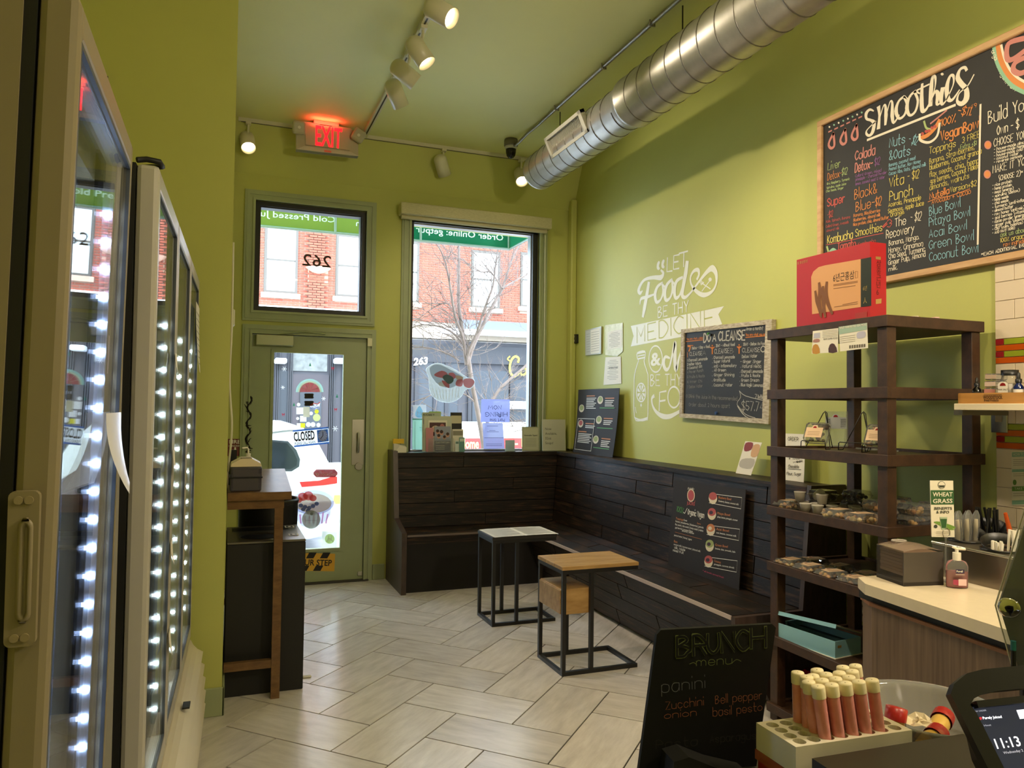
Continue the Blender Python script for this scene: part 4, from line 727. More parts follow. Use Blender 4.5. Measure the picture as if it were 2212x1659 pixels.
for x, y in ((525, 808), (521, 1010)): 
    for r, mi in ((25, CPk), (18, COr)): ck.poly(SBP, KK(*[(x+r*math.cos(a*PI/8), y+r*1.2*math.sin(a*PI/8)) for a in range(16)]), mi, .0012+.0004*(mi == COr))
for w_, mi, p in ((.022, CMi, ((572, 138), (590, 230), (640, 330), (705, 402), (790, 445))), (.022, COr, ((596, 128), (614, 220), (660, 310), (715, 370), (790, 412))), (.01, 0, ((617, 120), (637, 205), (675, 285), (725, 340), (790, 380))), (.022, CPk, ((790, 70), (680, 100), (655, 150), (660, 215), (700, 215), (790, 150))), (.022, CPk, ((790, 200), (715, 240), (700, 290), (740, 315), (790, 300)))): ln(w_, mi, *p)
wr('organic', 548, 165, 585, 262, 26, 1.1, 0); wr('. vegan', 586, 275, 640, 375, 26, 1.1, 0); wr('. raw', 645, 385, 712, 440, 26, 1.1, 0)
ck.build('painted_lettering', cols, sb)

# ---- framed certificate and taped licences
K = CR(1230, 690, 5.53); WPN = Pl((XR-.004, 0, 0), (0, -1, 0), (0, 0, 1))
ce = thing('framed_certificate', 'thin silver framed certificate hanging left of the wall lettering', 'certificate', WPN(*WPN.px(*K((300, 420))[0])))
quadboard(WPN, K((203, 130), (393, 83), (388, 410), (203, 434)), 0, .012).build('frame', mat('silver_frame', '#b6b3a8', .35, metal=.5), ce); q = quadboard(WPN, K((212, 142), (383, 100), (379, 400), (212, 424)), .012, .0125)
q.poly(WPN, K((270, 128), (381, 100), (378, 398), (270, 414)), 1, .0135)
for i in range(9): q.line(WPN, K((278, 160+i*28), (370, 142+i*28)), .003, 2, .0142, 0)
for i in range(8): q.line(WPN, K((222, 180+i*30), (262, 172+i*30)), .0025, 2, .0142, 0)
q.build('certificate_sheet', [mat('sheet_grey', '#c2c4bd', .3), PAPER, mat('pale_ink', '#8f8d84', .7)], ce)
def notice(name, label, poly, paper, lines, head, crackle=None):
    o = MB().prism([WPN.px(*p) for p in K(*poly)], WPN, 0, .0015); mats = [crackle or PAPER, PAPER, mat('grey_ink', '#5d5c58', .7)]
    o.poly(WPN, K(*paper), 1, .0025)
    (x0, y0), (x1, y1), (x2, y2), (x3, y3) = paper
    for i in range(lines):
        t = (i+1.5)/(lines+2); a = (x0+(x3-x0)*t, y0+(y3-y0)*t); b = (x1+(x2-x1)*t, y1+(y2-y1)*t); u0, u1 = (.12, .88) if i % 3 else (.25, .75)
        o.line(WPN, K((a[0]+(b[0]-a[0])*u0, a[1]+(b[1]-a[1])*u0), (a[0]+(b[0]-a[0])*u1, a[1]+(b[1]-a[1])*u1)), .0022, 2, .003, 0)
    if head: p = K(*head[1:]); o.tpx(WPN, head[0], *p[0], *p[1], 3.2, 2, .0032, bold=.03)
    return tag(o.build(name, mats), label, 'notice')
notice('licence_sheet', 'licence sheet in a yellowed taped plastic sleeve right of the silver frame', ((425, 70), (638, 40), (640, 380), (575, 440), (430, 425)), ((458, 150), (626, 116), (628, 335), (458, 366)), 10, None, mat('yellowed_sleeve', '#d5cf94', .3, c2='#b9b170', ns=20))
notice('inspection_sheet', 'white SATISFACTORY inspection sheet taped below the yellowed sleeve', ((432, 452), (615, 442), (622, 765), (560, 772), (408, 785)), ((442, 465), (606, 455), (606, 740), (436, 752)), 13, ('SATISFACTORY', (474, 590), (584, 585)))
bx = RW(1240, 723); ix = thing('door_chime', 'small black wall sensor with white buttons beside the window corner', 'sensor', RW(1244, 745))
quadboard(WPN, [(1239, 723), (1249, 722), (1249, 741), (1239, 743)], -.003, .02).build('case', BLACKP, ix)
for y in (727, 736): quadboard(WPN, [(1241, y-1.5), (1245, y-1.7), (1245, y+2), (1241, y+2)], .02, .022).build('button', WHITE, ix)
# ---- curled menu poster standing on the bench cap
MPP = Pl((2.955, 6.0, ZT+.001), (0, -1, 0), (.12, 0, 1)); POST = mat('poster_black', '#2a2523', .6, spec=.25)
po = thing('menu_poster', 'curled black menu poster with bowl photos standing in the window corner', 'poster', (2.97, 5.8, ZT))
# curved sheet: sweep bulges toward the room at mid height
L0, L1, T0, T1 = [MPP.px(*p) for p in K((40, 1578), (515, 1640), (598, 820), (107, 840))]
L0 = (L0[0], 0); L1 = (L1[0], 0); vv = []; N_ = 10
def mpos(s, t, c=0): 
    a = (L0[0]+(L1[0]-L0[0])*s)*(1-t)+(T1[0]+(T0[0]-T1[0])*s)*t; b = (T1[1]+(T0[1]-T1[1])*s)*t; return MPP(a, b, .0+c-.02*math.sin(t*PI)*.5)
sheet = MB(); vv = [mpos(i/2, j/N_) for j in range(N_+1) for i in range(3)]; vb = [p+V((.004, 0, 0)) for p in vv]
sheet.add(vv, [(j*3+i, j*3+i+1, j*3+i+4, j*3+i+3) for j in range(N_) for i in range(2)], 0, True); sheet.add(vb, [(j*3+i+3, j*3+i+4, j*3+i+1, j*3+i) for j in range(N_) for i in range(2)], 0, True); sheet.build('sheet', POST, po)
class Curl:
    def __call__(s, a, b, c=0): return mpos(a, b, .002+c)
CP_ = Curl(); pr_ = MB(); fc = [mat('print_cream', '#cfc3a8', .6), mat('print_white', '#d5d1c8', .6), mat('print_orange', '#b9713f', .6), mat('print_green', '#4d8f4a', .6), mat('print_red', '#a84a44', .6), mat('print_leaf', '#8f9a5a', .6)]
def blob(mb, pl, x, y, rx, ry, mi, c=.0012, n=14): mb.flat([(x+rx*math.cos(i*2*PI/n), y+ry*math.sin(i*2*PI/n)) for i in range(n)], pl, c, mi)
def tl(mb, pl, x0, x1, y, w, mi): mb.ribbon([(x0, y), (x1, y)], w, pl, .0012, mi)
for x, y in ((.12, .70), (.58, .83), (.58, .53), (.56, .23), (.13, .46)): blob(pr_, CP_, x, y, .07, .062, 0); blob(pr_, CP_, x, y+.01, .05, .042, 5 if y != .46 else 4, .0016)
for x0, y, n_ in ((.24, .86, 7), (.7, .82, 4), (.7, .52, 3), (.7, .22, 4), (.26, .43, 2), (.1, .3, 6)):
    tl(pr_, CP_, x0, x0+.2, y+.035, .016, 2)
    for i in range(n_): tl(pr_, CP_, x0, x0+(.24 if x0 < .6 else .2)*(1-.12*(i % 3)) if x0 != .1 else .44-.04*(i % 2), y-i*.026, .012, 1)
for x0, x1, y in ((.58, .92, .71), (.56, .92, .41), (.53, .9, .11)): tl(pr_, CP_, x0, x1, y, .012, 3)
for p in (((.05, .54), (.48, .54)), ((.48, .54), (.48, .05)), ((.48, .05), (.05, .05)), ((.05, .05), (.05, .54))): pr_.ribbon(p, .008, CP_, .0012, 1)
pr_.build('print', fc, po)
# ---- slanted flyer card, ORDER sheet
FC = Pl((2.97, 3.9, ZT+.001), (0, -1, 0), (.08, 0, 1)); q = MB().prism([FC.px(*p) for p in ((1610, 953), (1646, 956), (1622, 1027), (1589, 1022))], FC, -.002, 0)
q.poly(FC, [(1611, 957), (1627, 957), (1622, 972), (1608, 974)], 1, .001, 3); q.poly(FC, [(1628, 962), (1642, 962), (1636, 985), (1622, 985)], 2, .001, 3); q.poly(FC, [(1603, 992), (1630, 992), (1622, 1012), (1598, 1008)], 3, .001, 3)
tag(q.build('flyer_card', [PAPER, mat('print_beet', '#8a3a3c', .6), mat('print_peach', '#d0a67c', .6), mat('print_grey', '#b8b2a6', .6)]), 'small tilted flyer card leaning on the wall left of the wooden shelf', 'flyer')
OP = Pl((3.0, 3.3, ZT+.001), (0, -1, 0), (.04, 0, 1)); K = CR(1700, 860, 8.508); q = MB().prism([OP.px(*p) for p in [(1690, 936), (1740, 938), (1736, 1042), (1690, 1036)]], OP, -.002, 0)
for a in (('ORDER', 22, 780, 210, 790, 70), ('$ 95.00', 35, 1120, 235, 1130, 60), ('week', 115, 1195, 290, 1170, 40), ('Chocolate', 30, 1280, 220, 1290, 55), ('Flour, Sugar', 0, 1410, 260, 1425, 50)): p = K((a[1], a[2]), (a[3], a[4])); q.hpx(OP, a[0], *p[0], *p[1], a[5]/8.508, .9, 1)
q.line(OP, K((20, 1300), (260, 1315)), .003, 1, .001, 0)
tag(q.build('order_sheet', [PAPER, mat('marker_ink', '#4a453c', .7)]), 'handwritten ORDER price sheet leaning on the wall behind the wooden shelf', 'sheet')
# ---- bowl menu poster leaning on the bench seat
BP = Pl((2.752, 4.38, ZS+.001), (.0, -1, 0), (.075, 0, .56)); K = CR(1380, 1000, 3.95); bp = thing('bowl_menu_poster', 'black bowl menu poster with five bowl photos leaning on the bench seat', 'poster', (2.8, 4.0, ZS))
c4 = [BP.px(*p) for p in K((300, 145), (912, 228), (855, 1065), (250, 850))]; c4[2] = (c4[2][0], .0); c4[3] = (c4[3][0], .0)
MB().prism(c4, BP, -.006, 0).build('sheet', POST, bp); q = MB()
wq = lambda s, x0, y0, x1, y1, h, mi, w=1.0: (lambda p: q.hpx(BP, s, *p[0], *p[1], h/3.95, w, mi))(K((x0, y0), (x1, y1)))
tq = lambda s, x0, y0, x1, y1, h, mi: (lambda p: q.tpx(BP, s, *p[0], *p[1], h/3.95, mi, bold=.01))(K((x0, y0), (x1, y1)))
el = lambda x, y, rx, ry, mi, c=.001: q.poly(BP, K(*[(x+rx*math.cos(a*PI/9), y+ry*math.sin(a*PI/9)) for a in range(18)]), mi, c)
el(446, 277, 33, 55, 0); el(446, 277, 27, 46, 4, .0014)
for a in range(8): q.line(BP, K((446+6*math.cos(a*PI/4), 277+10*math.sin(a*PI/4)), (446+22*math.cos(a*PI/4), 277+38*math.sin(a*PI/4))), .004, 6, .0018, 0)
wq('juiced', 412, 352, 476, 362, 34, 4, 1.2); wq('purely', 420, 222, 472, 232, 18, 1, .7); wq('100%', 322, 412, 378, 432, 46, 3, 1.3); q.line(BP, K((382, 420), (392, 432), (414, 388)), .005, 1, .001, 0); wq('Organic Vegan', 418, 438, 556, 470, 44, 1, 1.4)
tq('Toppings', 316, 480, 380, 494, 18, 2); tq('Choose', 382, 494, 412, 500, 16, 1); tq('Extra', 498, 520, 528, 528, 14, 2)
for i, (s_, x0, x1) in enumerate((('banana | strawberries | blueberries | granola', 314, 552), ('flax seeds | chia seeds | hemp seeds | raisins', 310, 550), ('goji berries | coconut flakes', 310, 460), ('almonds | walnuts', 368, 470))): tq(s_, x0, 503+i*27, x1, 503+i*27+(x1-x0)*.24, 16, 1)
q.line(BP, K((310, 590), (538, 652)), .002, 2, .001, 0); tq('peanut butter | honey | agave', 302, 622, 452, 662, 16, 1); tq('Base', 300, 676, 330, 684, 20, 2); tq('coconut milk | coconut water | almond milk', 298, 700, 526, 762, 16, 1); wq('Milk, Maple', 304, 730, 395, 752, 18, 1, .8); wq('mixed fruit', 292, 752, 382, 776, 18, 1, .8)
for i, (nm, ds) in enumerate((('Blueberry Bowl', 'blueberry, banana, coconut milk'), ('Pitaya Bowl', 'pitaya, banana, pineapple, coconut'), ('Acai Bowl', 'acai, banana, coconut milk'), ('Green Bowl', 'banana, date, avocado, kale'), ('Coconut', 'pineapple, coconut shreds'))):
    x = 634-i*9.5; y = 290+i*135; el(x, y+12, 36, 50, 0); el(x, y-6, 34, 34, (4, 4, 2, 5, 4)[i], .0014); el(x-6, y-2, 16, 16, (7, 7, 0, 7, 7)[i], .0018)
    tq(nm, x+46, y+12, x+46+(108 if i < 4 else 58), y+30, 20, 2); tq(ds, x+46, y+40, x+218, y+72, 15, 1)
    if i % 2 == 0: p = K((x+30, y-22), (x+246, y+6), (x+238, y+102), (x-34, y+50)); q.line(BP, p[:3]+[p[3]], .003, 1, .001, 0)
tq('* all bowls served fresh', 545, 925, 725, 985, 14, 6)
q.build('print', fc+[mat('print_magenta', '#b03a5a', .6), mat('print_dark', '#3a2030', .6)], bp)
# ================================================================== right end: tiles, floating shelf, wooden shelf unit
TW_ = mat('cream_ceramic', '#d9cbb3', .25); TRd = mat('red_glass_tile', '#8f2024', .15); TGr = mat('green_glass_tile', '#93a02c', .15); TOr = mat('orange_glass_tile', '#c25413', .15)
bk = B(XR-.005, XR, .9, 2.253, .93, 2.119).build('tile_bed', mat('tile_grout', '#cdbfa8', .8), wall_right); wall_right['_o'] = wall_right['_o']
def wtile(y1, y0, z0, z1, m):
    B(XR-.012, XR-.004, max(y0, .92), y1, z0, z1, bev=.0012).build('tile', m, wall_right)
z = 2.119; row = 0
def white_rows(ztop, n_, h_):
    global row
    for i in range(n_):
        y = 2.252; first = .0845 if row % 2 == 0 else .165; row += 1
        while y > 1.6:
            w_ = first; first = .165; wtile(y-.001, y-w_+.001, ztop-(i+1)*h_+.001, ztop-i*h_-.001, TW_); y -= w_
def stripe(ztop):
    for i in range(4):
        y = 2.252; zt, zb = ztop-i*.0262, ztop-(i+1)*.0262+.0022; k = 0
        while y > 1.7:
            if i % 2 == 0: w_, m_ = ((.037, TRd), (.16, TGr))[k % 2]
            else: w_, m_ = (.20, TOr)
            wtile(y-.001, y-w_+.001, zb, zt, m_); y -= w_; k += 1
white_rows(2.119, 4, .0808); stripe(1.795); white_rows(1.69, 3, .084); stripe(1.437); white_rows(1.332, 5, .0808)
# wall plates
for nm, (x, y), lab in (('outlet', (1868, 1318), 'beige duplex outlet low on the wall behind the wooden shelf'), ('light_switch', (2164, 905), 'grey switch plate under the floating white shelf')):
    p = RW(x, y); o = thing(nm, lab, 'outlet' if nm == 'outlet' else 'switch', (XR, p.y, p.z-.06)); B(XR-.018, XR-.001, p.y-.036, p.y+.036, p.z-.058, p.z+.058, bev=.002).build('plate', mat('beige_plate', '#b7a98c', .4) if nm == 'outlet' else STEEL, o)
    for dz in ((-.022, .022) if nm == 'outlet' else (0,)):
        s_ = B(XR-.022, XR-.018, p.y-.015, p.y+.015, p.z+dz-.013, p.z+dz+.013, bev=.002).build('socket' if nm == 'outlet' else 'rocker', mat('beige_socket', '#a4967a', .4), o)
        if nm == 'outlet': B(XR-.0226, XR-.0218, p.y-.008, p.y-.005, p.z+dz-.004, p.z+dz+.006).box(XR-.0226, XR-.0218, p.y+.005, p.y+.008, p.z+dz-.004, p.z+dz+.006).build('slots', BLACKP, s_)
# floating white shelf with a wooden crate and bottles
fs = thing('floating_shelf', 'white floating wall shelf on grey brackets over the counter', 'shelf', (2.9, 1.75, 1.49)); B(2.75, XR-.013, 1.2, 2.195, 1.492, 1.518, bev=.002).build('board', mat('shelf_cream', '#e9dcc0', .4), fs)
B(2.80, XR-.013, 2.196, 2.235, 1.472, 1.492).build('bracket', mat('bracket_grey', '#6d6a5a', .5), fs)
cr = thing('wooden_crate', 'pale wood tray crate printed WOODSTOCK on the floating shelf', 'crate', (2.85, 1.9, 1.518)); CRW = mat('bamboo_crate', '#c8924f', .4, c2='#b07c3e', ns=5, stretch=(4, 1, 10))
B(2.765, 2.777, 1.5, 2.185, 1.518, 1.56).build('front_board', CRW, cr); B(2.765, 2.95, 2.175, 2.187, 1.518, 1.558).build('end_board', CRW, cr); B(2.94, 2.952, 1.5, 2.175, 1.518, 1.558).build('rear_board', CRW, cr); B(2.777, 2.94, 1.5, 2.175, 1.518, 1.524).build('base_board', CRW, cr)
CRP = Pl((2.7645, 0, 0), (0, -1, 0), (0, 0, 1)); K = CR(2020, 540, 4.61); q = MB(); p = K((478, 1482), (672, 1482)); q.tpx(CRP, 'WOODSTOCK', *p[0], *p[1], 6.5, 0, .0005, bold=.03); p = K((490, 1506), (632, 1506)); q.hpx(CRP, 'Bread Products', *p[0], *p[1], 4.5, .7, 0, .0005); q.line(CRP, K((486, 1443), (664, 1441)), .0015, 0, .0005, 0); q.build('brand_print', mat('burnt_print', '#4a2f14', .6), cr)
def dropper(x, y, z, label, col, h=.1, r=.017):
    o = thing('dropper_bottle', label, 'bottle', (x, y, z), 'dropper bottles')
    MB().lathe([(.001, 0), (r, 0), (r, h*.5), (r*.5, h*.6), (r*.5, h*.66)], (x, y, z), seg=16).build('bottle', mat('glass_'+col, col, .12), o); MB().lathe([(r*1.02, h*.1), (r*1.02, h*.42)], (x, y, z), seg=16).build('paper_label', [PAPER if col == '#14235a' else mat('dark_label', '#26241f', .5)], o)
    MB().lathe([(r*.62, h*.64), (r*.62, h*.76), (r*.36, h*.78), (r*.34, h*.94), (.001, h)], (x, y, z), seg=12).build('rubber_bulb', BLACKP, o)
zc = 1.525; dropper(2.83, 2.155, zc, 'dark dropper bottle at the left end of the wooden crate', '#0d0c0a'); dropper(2.83, 1.985, zc, 'cobalt blue dropper bottle beside the pink labelled jar', '#14235a', .115, .018)
# shallow clear packs stacked, labelled jar, brown tins
PKN = mat('pale_pack', '#d8bfae', .4); CLR = glass('clear_pack', (.95, .95, .93), 1.4, mixmin=.1)
for i in range(4):
    o = thing('snack_pack', ['lowest', 'second', 'third', 'topmost'][i]+' clear snack pack in the leaning stack on the wooden crate', 'pack', (2.84, 2.085, zc+.0285*i), 'stacked snack packs')
    M_ = Matrix.Translation((2.84, 2.088-.002*i, zc+.0285*i+.014))@Matrix.Rotation(.04*(i % 2), 4, 'X'); MB().box(-.02, .02, -.034, .034, -.0135, .0125, M=M_, bev=.004).build('pack', CLR, o); MB().box(-.0215, -.0205, -.015, .03, -.008, .008, M=M_).build('label', [PKN, mat('pink_label', '#c98a7c', .5), PKN, mat('tan_label', '#c0a890', .5)][i], o)
jr = thing('spice_jar', 'clear square jar with black lid and pink fruit label on the wooden crate', 'jar', (2.84, 2.035, zc))
MB().lathe([(.001, 0), (.032, 0), (.034, .004), (.034, .075), (.028, .095), (.026, .105)], (2.845, 2.03, zc), seg=20).build('jar', CLR, jr); MB().lathe([(.001, .003), (.031, .003), (.031, .07), (.001, .07)], (2.845, 2.03, zc), seg=20).build('white_powder', mat('white_powder', '#d8cfc4', .8), jr); MB().lathe([(.03, .104), (.03, .124), (.001, .125)], (2.845, 2.03, zc), seg=20).build('lid', BLACKP, jr)
q = MB(); JP = Pl((2.807, 2.03, zc), (0, -1, 0), (0, 0, 1)); q.flat([(-.02, .012), (.02, .012), (.02, .07), (.01, .078), (-.01, .078), (-.02, .07)], JP, .001, 0); q.flat([(.012*math.cos(a*PI/10), .062+.012*math.sin(a*PI/10)) for a in range(11)], JP, .0016, 1); q.line; q.t(JP, 'PINK SALT', 0, .045, .006, None, 2, .0016, mid=True); q.t(JP, '0 35110 25', 0, .018, .006, None, 2, .0016, mid=True); q.build('label', [PAPER, TRd, INK], jr)
for i in range(4): o = thing('spice_tin', ['lowest', 'second', 'third', 'top'][i]+' little brown tin in the stack at the right edge of the floating shelf', 'tin', (2.84, 1.935, zc+.029*i), 'stacked brown tins'); MB().lathe([(.001, 0), (.022, 0), (.022, .02), (.001, .02)], (2.84, 1.935, zc+.029*i), seg=18).build('tin', mat('brown_tin', '#5a231a', .4), o); MB().lathe([(.0225, .02), (.0225, .0275), (.001, .028)], (2.84, 1.935, zc+.029*i), seg=18).build('lid', WHITE, o)
# how-to poster on the tiles
HP = Pl((XR-.013, 0, 0), (0, -1, 0), (0, 0, 1)); q = MB().prism([HP.px(*p) for p in ((2185, 975), (2260, 972), (2260, 1092), (2187, 1092))], HP, 0, .002)
for y0, y1, mi in ((977, 987, 1), (1014, 1020, 1), (1051, 1061, 2), (1081, 1090, 1)): q.poly(HP, [(2187, y0), (2258, y0-2), (2258, y1-2), (2187, y1)], mi, .0026)
for i in range(8): y = 993+i*4 if i < 4 else 1024+(i-4)*4 if i < 6 else 1066+(i-6)*5; q.line(HP, [(2190, y), (2250, y-2)], .0022, 3, .0026, 0)
q.poly(HP, circ(2193, 1042, 4, 6), 2, .003); q.tpx(HP, 'HOW TO', 2190, 985, 2215, 984, 6, 0, .0032); q.tpx(HP, 'TAKE THE', 2193, 1058, 2225, 1057, 5, 0, .0032)
tag(q.build('howto_poster', [mat('poster_pale', '#d5cfb8', .6), mat('poster_teal', '#7fa890', .6), mat('poster_green', '#5f8a3a', .6), mat('poster_grey', '#a39c88', .6)]), 'pale HOW TO poster with green bands on the tiles over the counter', 'poster')

# ---- wooden shelf unit
sx0, sx1, sy0, sy1 = 2.478, 3.03, 2.27, 2.985; su = thing('shelf_unit', 'dark walnut freestanding shelf unit with open tiers by the mural wall', 'shelf unit', ((sx0+sx1)/2, (sy0+sy1)/2, 0))
TIERS = [1.872, 1.582, 1.308, 1.02, .753, .405, .08]; pt = .05
for x in (sx0+.012, sx1-.012-pt):
    for y in (sy0+.012, sy1-.012-pt): B(x, x+pt, y, y+pt, 0, 1.826, bev=.002).build('post', SHELFW, su)
for i, z in enumerate(TIERS):
    h_ = .046 if i < 3 else .042; th = .02
    for a in ((sx0, sx0+th, sy0, sy1), (sx1-th, sx1, sy0, sy1), (sx0+th, sx1-th, sy0, sy0+th), (sx0+th, sx1-th, sy1-th, sy1)):
        if i == 0: break
        B(*a, z-h_, z, bev=.0015).build('rail', SHELFW, su)
    if i == 0: B(sx0, sx1, sy0, sy1, z-.046, z, bev=.002).build('top_board', SHELFW, su)
    elif i != 1: B(sx0+th, sx1-th, sy0+th, sy1-th, z-.028, z-.012).build('shelf_board', SHELFW, su)
SB_ = -.012
# red ginseng gift box on top
gx, gy0, gy1, gz0, gz1 = 2.5, 2.376, 2.806, 1.8725, 2.19; gb = thing('gift_box', 'large red ginseng gift box with cream panel on top of the shelf unit', 'box', (2.545, 2.59, gz0))
REDB = mat('red_card', '#b5202a', .42); B(gx, gx+.09, gy0, gy1, gz0, gz1, bev=.001).build('carton', REDB, gb)
GP = Pl((gx, 0, 0), (0, -1, 0), (0, 0, 1)); K = CR(1640, 520, 3.072); q = MB(); pk = lambda mi, c, *p, sm=0: q.poly(GP, K(*p), mi, c, sm)
pk(0, .001, (352, 488), (346, 240), (360, 205), (395, 175), (440, 163), (675, 122), (675, 440)); pk(1, .001, (675, 122), (745, 108), (745, 432), (675, 440)); a = K((492, 272), (632, 248)); q.tpx(GP, '6년근홍삼', *a[0], *a[1], 14, 2, .0016)
for (x0, y0, x1, y1) in ((495, 292, 655, 268), (495, 300, 655, 276), (495, 318, 640, 298), (555, 425, 655, 405), (500, 440, 655, 418)): q.line(GP, K((x0, y0), (x1, y1)), .0025, 3, .0016, 0)
q.line(GP, K((640, 205), (655, 203), (655, 245), (640, 248), (640, 205)), .002, 3, .0016, 0)
for pts, w_ in ((((400, 285), (405, 340), (400, 400), (412, 460), (415, 505)), .022), (((375, 340), (385, 400), (400, 450), (410, 495)), .02), (((450, 280), (445, 350), (460, 420), (485, 480)), .022), (((425, 310), (425, 390), (432, 450), (440, 500)), .02), (((415, 320), (435, 380), (430, 440), (425, 470)), .018)): q.line(GP, K(*pts), .02, 4, .002, 4, False, [w_*.6, w_, w_*.9, w_*.6, w_*.2])
a = K((255, 158), (322, 142)); q.tpx(GP, '▣ 홍삼정성', *a[0], *a[1], 5, 5, .0016); a = K((690, 330), (716, 326)); q.tpx(GP, '6년', *a[0], *a[1], 8, 5, .0016); a = K((692, 415), (716, 411)); q.tpx(GP, '人', *a[0], *a[1], 10, 5, .0016); pk(6, .0016, (638, 482), (718, 470), (718, 512), (640, 522)); q.build('panel_print', [mat('box_peach', '#d9a06a', .45), mat('box_black', '#232a20', .4), INK, mat('box_brown', '#8a5c38', .5), mat('ginseng', '#7a4a24', .6), mat('box_gold', '#cfae68', .3, metal=.6), mat('box_label_red', '#a8342e', .5)], gb)
GS = Pl((0, gy0, 0), (1, 0, 0), (0, 0, 1)); q = MB()
for ch, yy in (('6', 2.0), ('년', 2.03), ('근', 2.06), ('홍', 2.09), ('삼', 2.12)): q.t(GS, ch, gx+.034, yy-.03, .022, None, 0, .001)
q.flat([(gx+.03, 2.118), (gx+.058, 2.118), (gx+.058, 2.13), (gx+.03, 2.13)], GS, .001, 1); q.flat([(gx+.03, 1.93), (gx+.06, 1.935), (gx+.062, 1.955), (gx+.03, 1.95)], GS, .001, 1); q.build('side_print', [mat('side_ink', '#5a1512', .5), mat('box_gold')], gb)
for i, (x, y) in enumerate(((2.72, 2.33), (2.78, 2.31), (2.67, 2.32))): tag(MB().box(-.025, .025, -.012, .012, 0, .008, M=Matrix.Translation((x, y, 1.8725))@Matrix.Rotation(.3+i, 4, 'Z'), bev=.003).build('candy_packet', [mat('candy_red', '#a8242a', .4), mat('candy_pink', '#d8b6b0', .4), mat('candy_cream', '#d5c9b0', .4)][i]), ['red', 'pale pink', 'cream'][i]+' wrapped candy packet lying on top of the shelf unit', 'candy', 'candy packets on the shelf top')
# flyers taped to the top rail
FP = Pl((sx0-.001, 0, 0), (0, -1, 0), (0, 0, 1)); q = MB().prism([FP.px(*p) for p in K((357, 600), (525, 580), (524, 740), (350, 750))], FP, 0, .001)
q.poly(FP, K((365, 615), (405, 610), (405, 645), (362, 648)), 1, .0016)
for i in range(5): q.line(FP, K((422, 600+i*10), (520, 592+i*10)), .002, 2, .0016, 0)
a = K((430, 660), (522, 652)); q.tpx(FP, 'RAW SUPER FOOD', *a[0], *a[1], 4, 3, .0016); q.poly(FP, K((360, 695), (390, 690), (405, 745), (355, 748)), 4, .0016, 2); q.poly(FP, K((470, 690), (500, 685), (520, 738), (462, 742)), 5, .0016, 2); q.poly(FP, K((365, 655), (400, 652), (400, 672), (360, 674)), 6, .0016, 2)
tag(q.build('product_flyer', [PAPER, mat('flyer_lilac', '#b9b8cc', .6), mat('flyer_grey', '#a9a294', .6), INK, mat('flyer_gold', '#c08a3a', .6), mat('flyer_plum', '#4a3034', .6), mat('flyer_rose', '#b08078', .6)]), 'white RAW SUPER FOOD flyer taped to the top rail of the shelf', 'flyer')
q = MB().prism([FP.px(*p) for p in K((530, 572), (718, 545), (724, 712), (540, 735))], FP, .0012, .0022)
q.poly(FP, K((530, 572), (718, 545), (719, 590), (532, 622)), 1, .0028); a = K((536, 586), (716, 562)); q.tpx(FP, 'WILD HARVESTED SEA MOSS', *a[0], *a[1], 4.4, 0, .0034, bold=.02)
for i in range(7): q.poly(FP, K((600+i*16, 695-i*1.5), (612+i*16, 693-i*1.5), (612+i*16, 714-i*1.5), (600+i*16, 716-i*1.5)), 2, .0028)
for i in range(4): q.line(FP, K((540, 640+i*13), (640, 626+i*13)), .002, 3, .0028, 0)
q.poly(FP, K((655, 610), (705, 602), (705, 640), (655, 648)), 4, .0028, 3)
tag(q.build('product_flyer', [PAPER, mat('flyer_aqua', '#9fb9a8', .6), mat('flyer_dark', '#6a6256', .6), mat('flyer_grey'), mat('flyer_lilac')]), 'pale green WILD HARVESTED SEA MOSS flyer taped to the top rail', 'flyer')
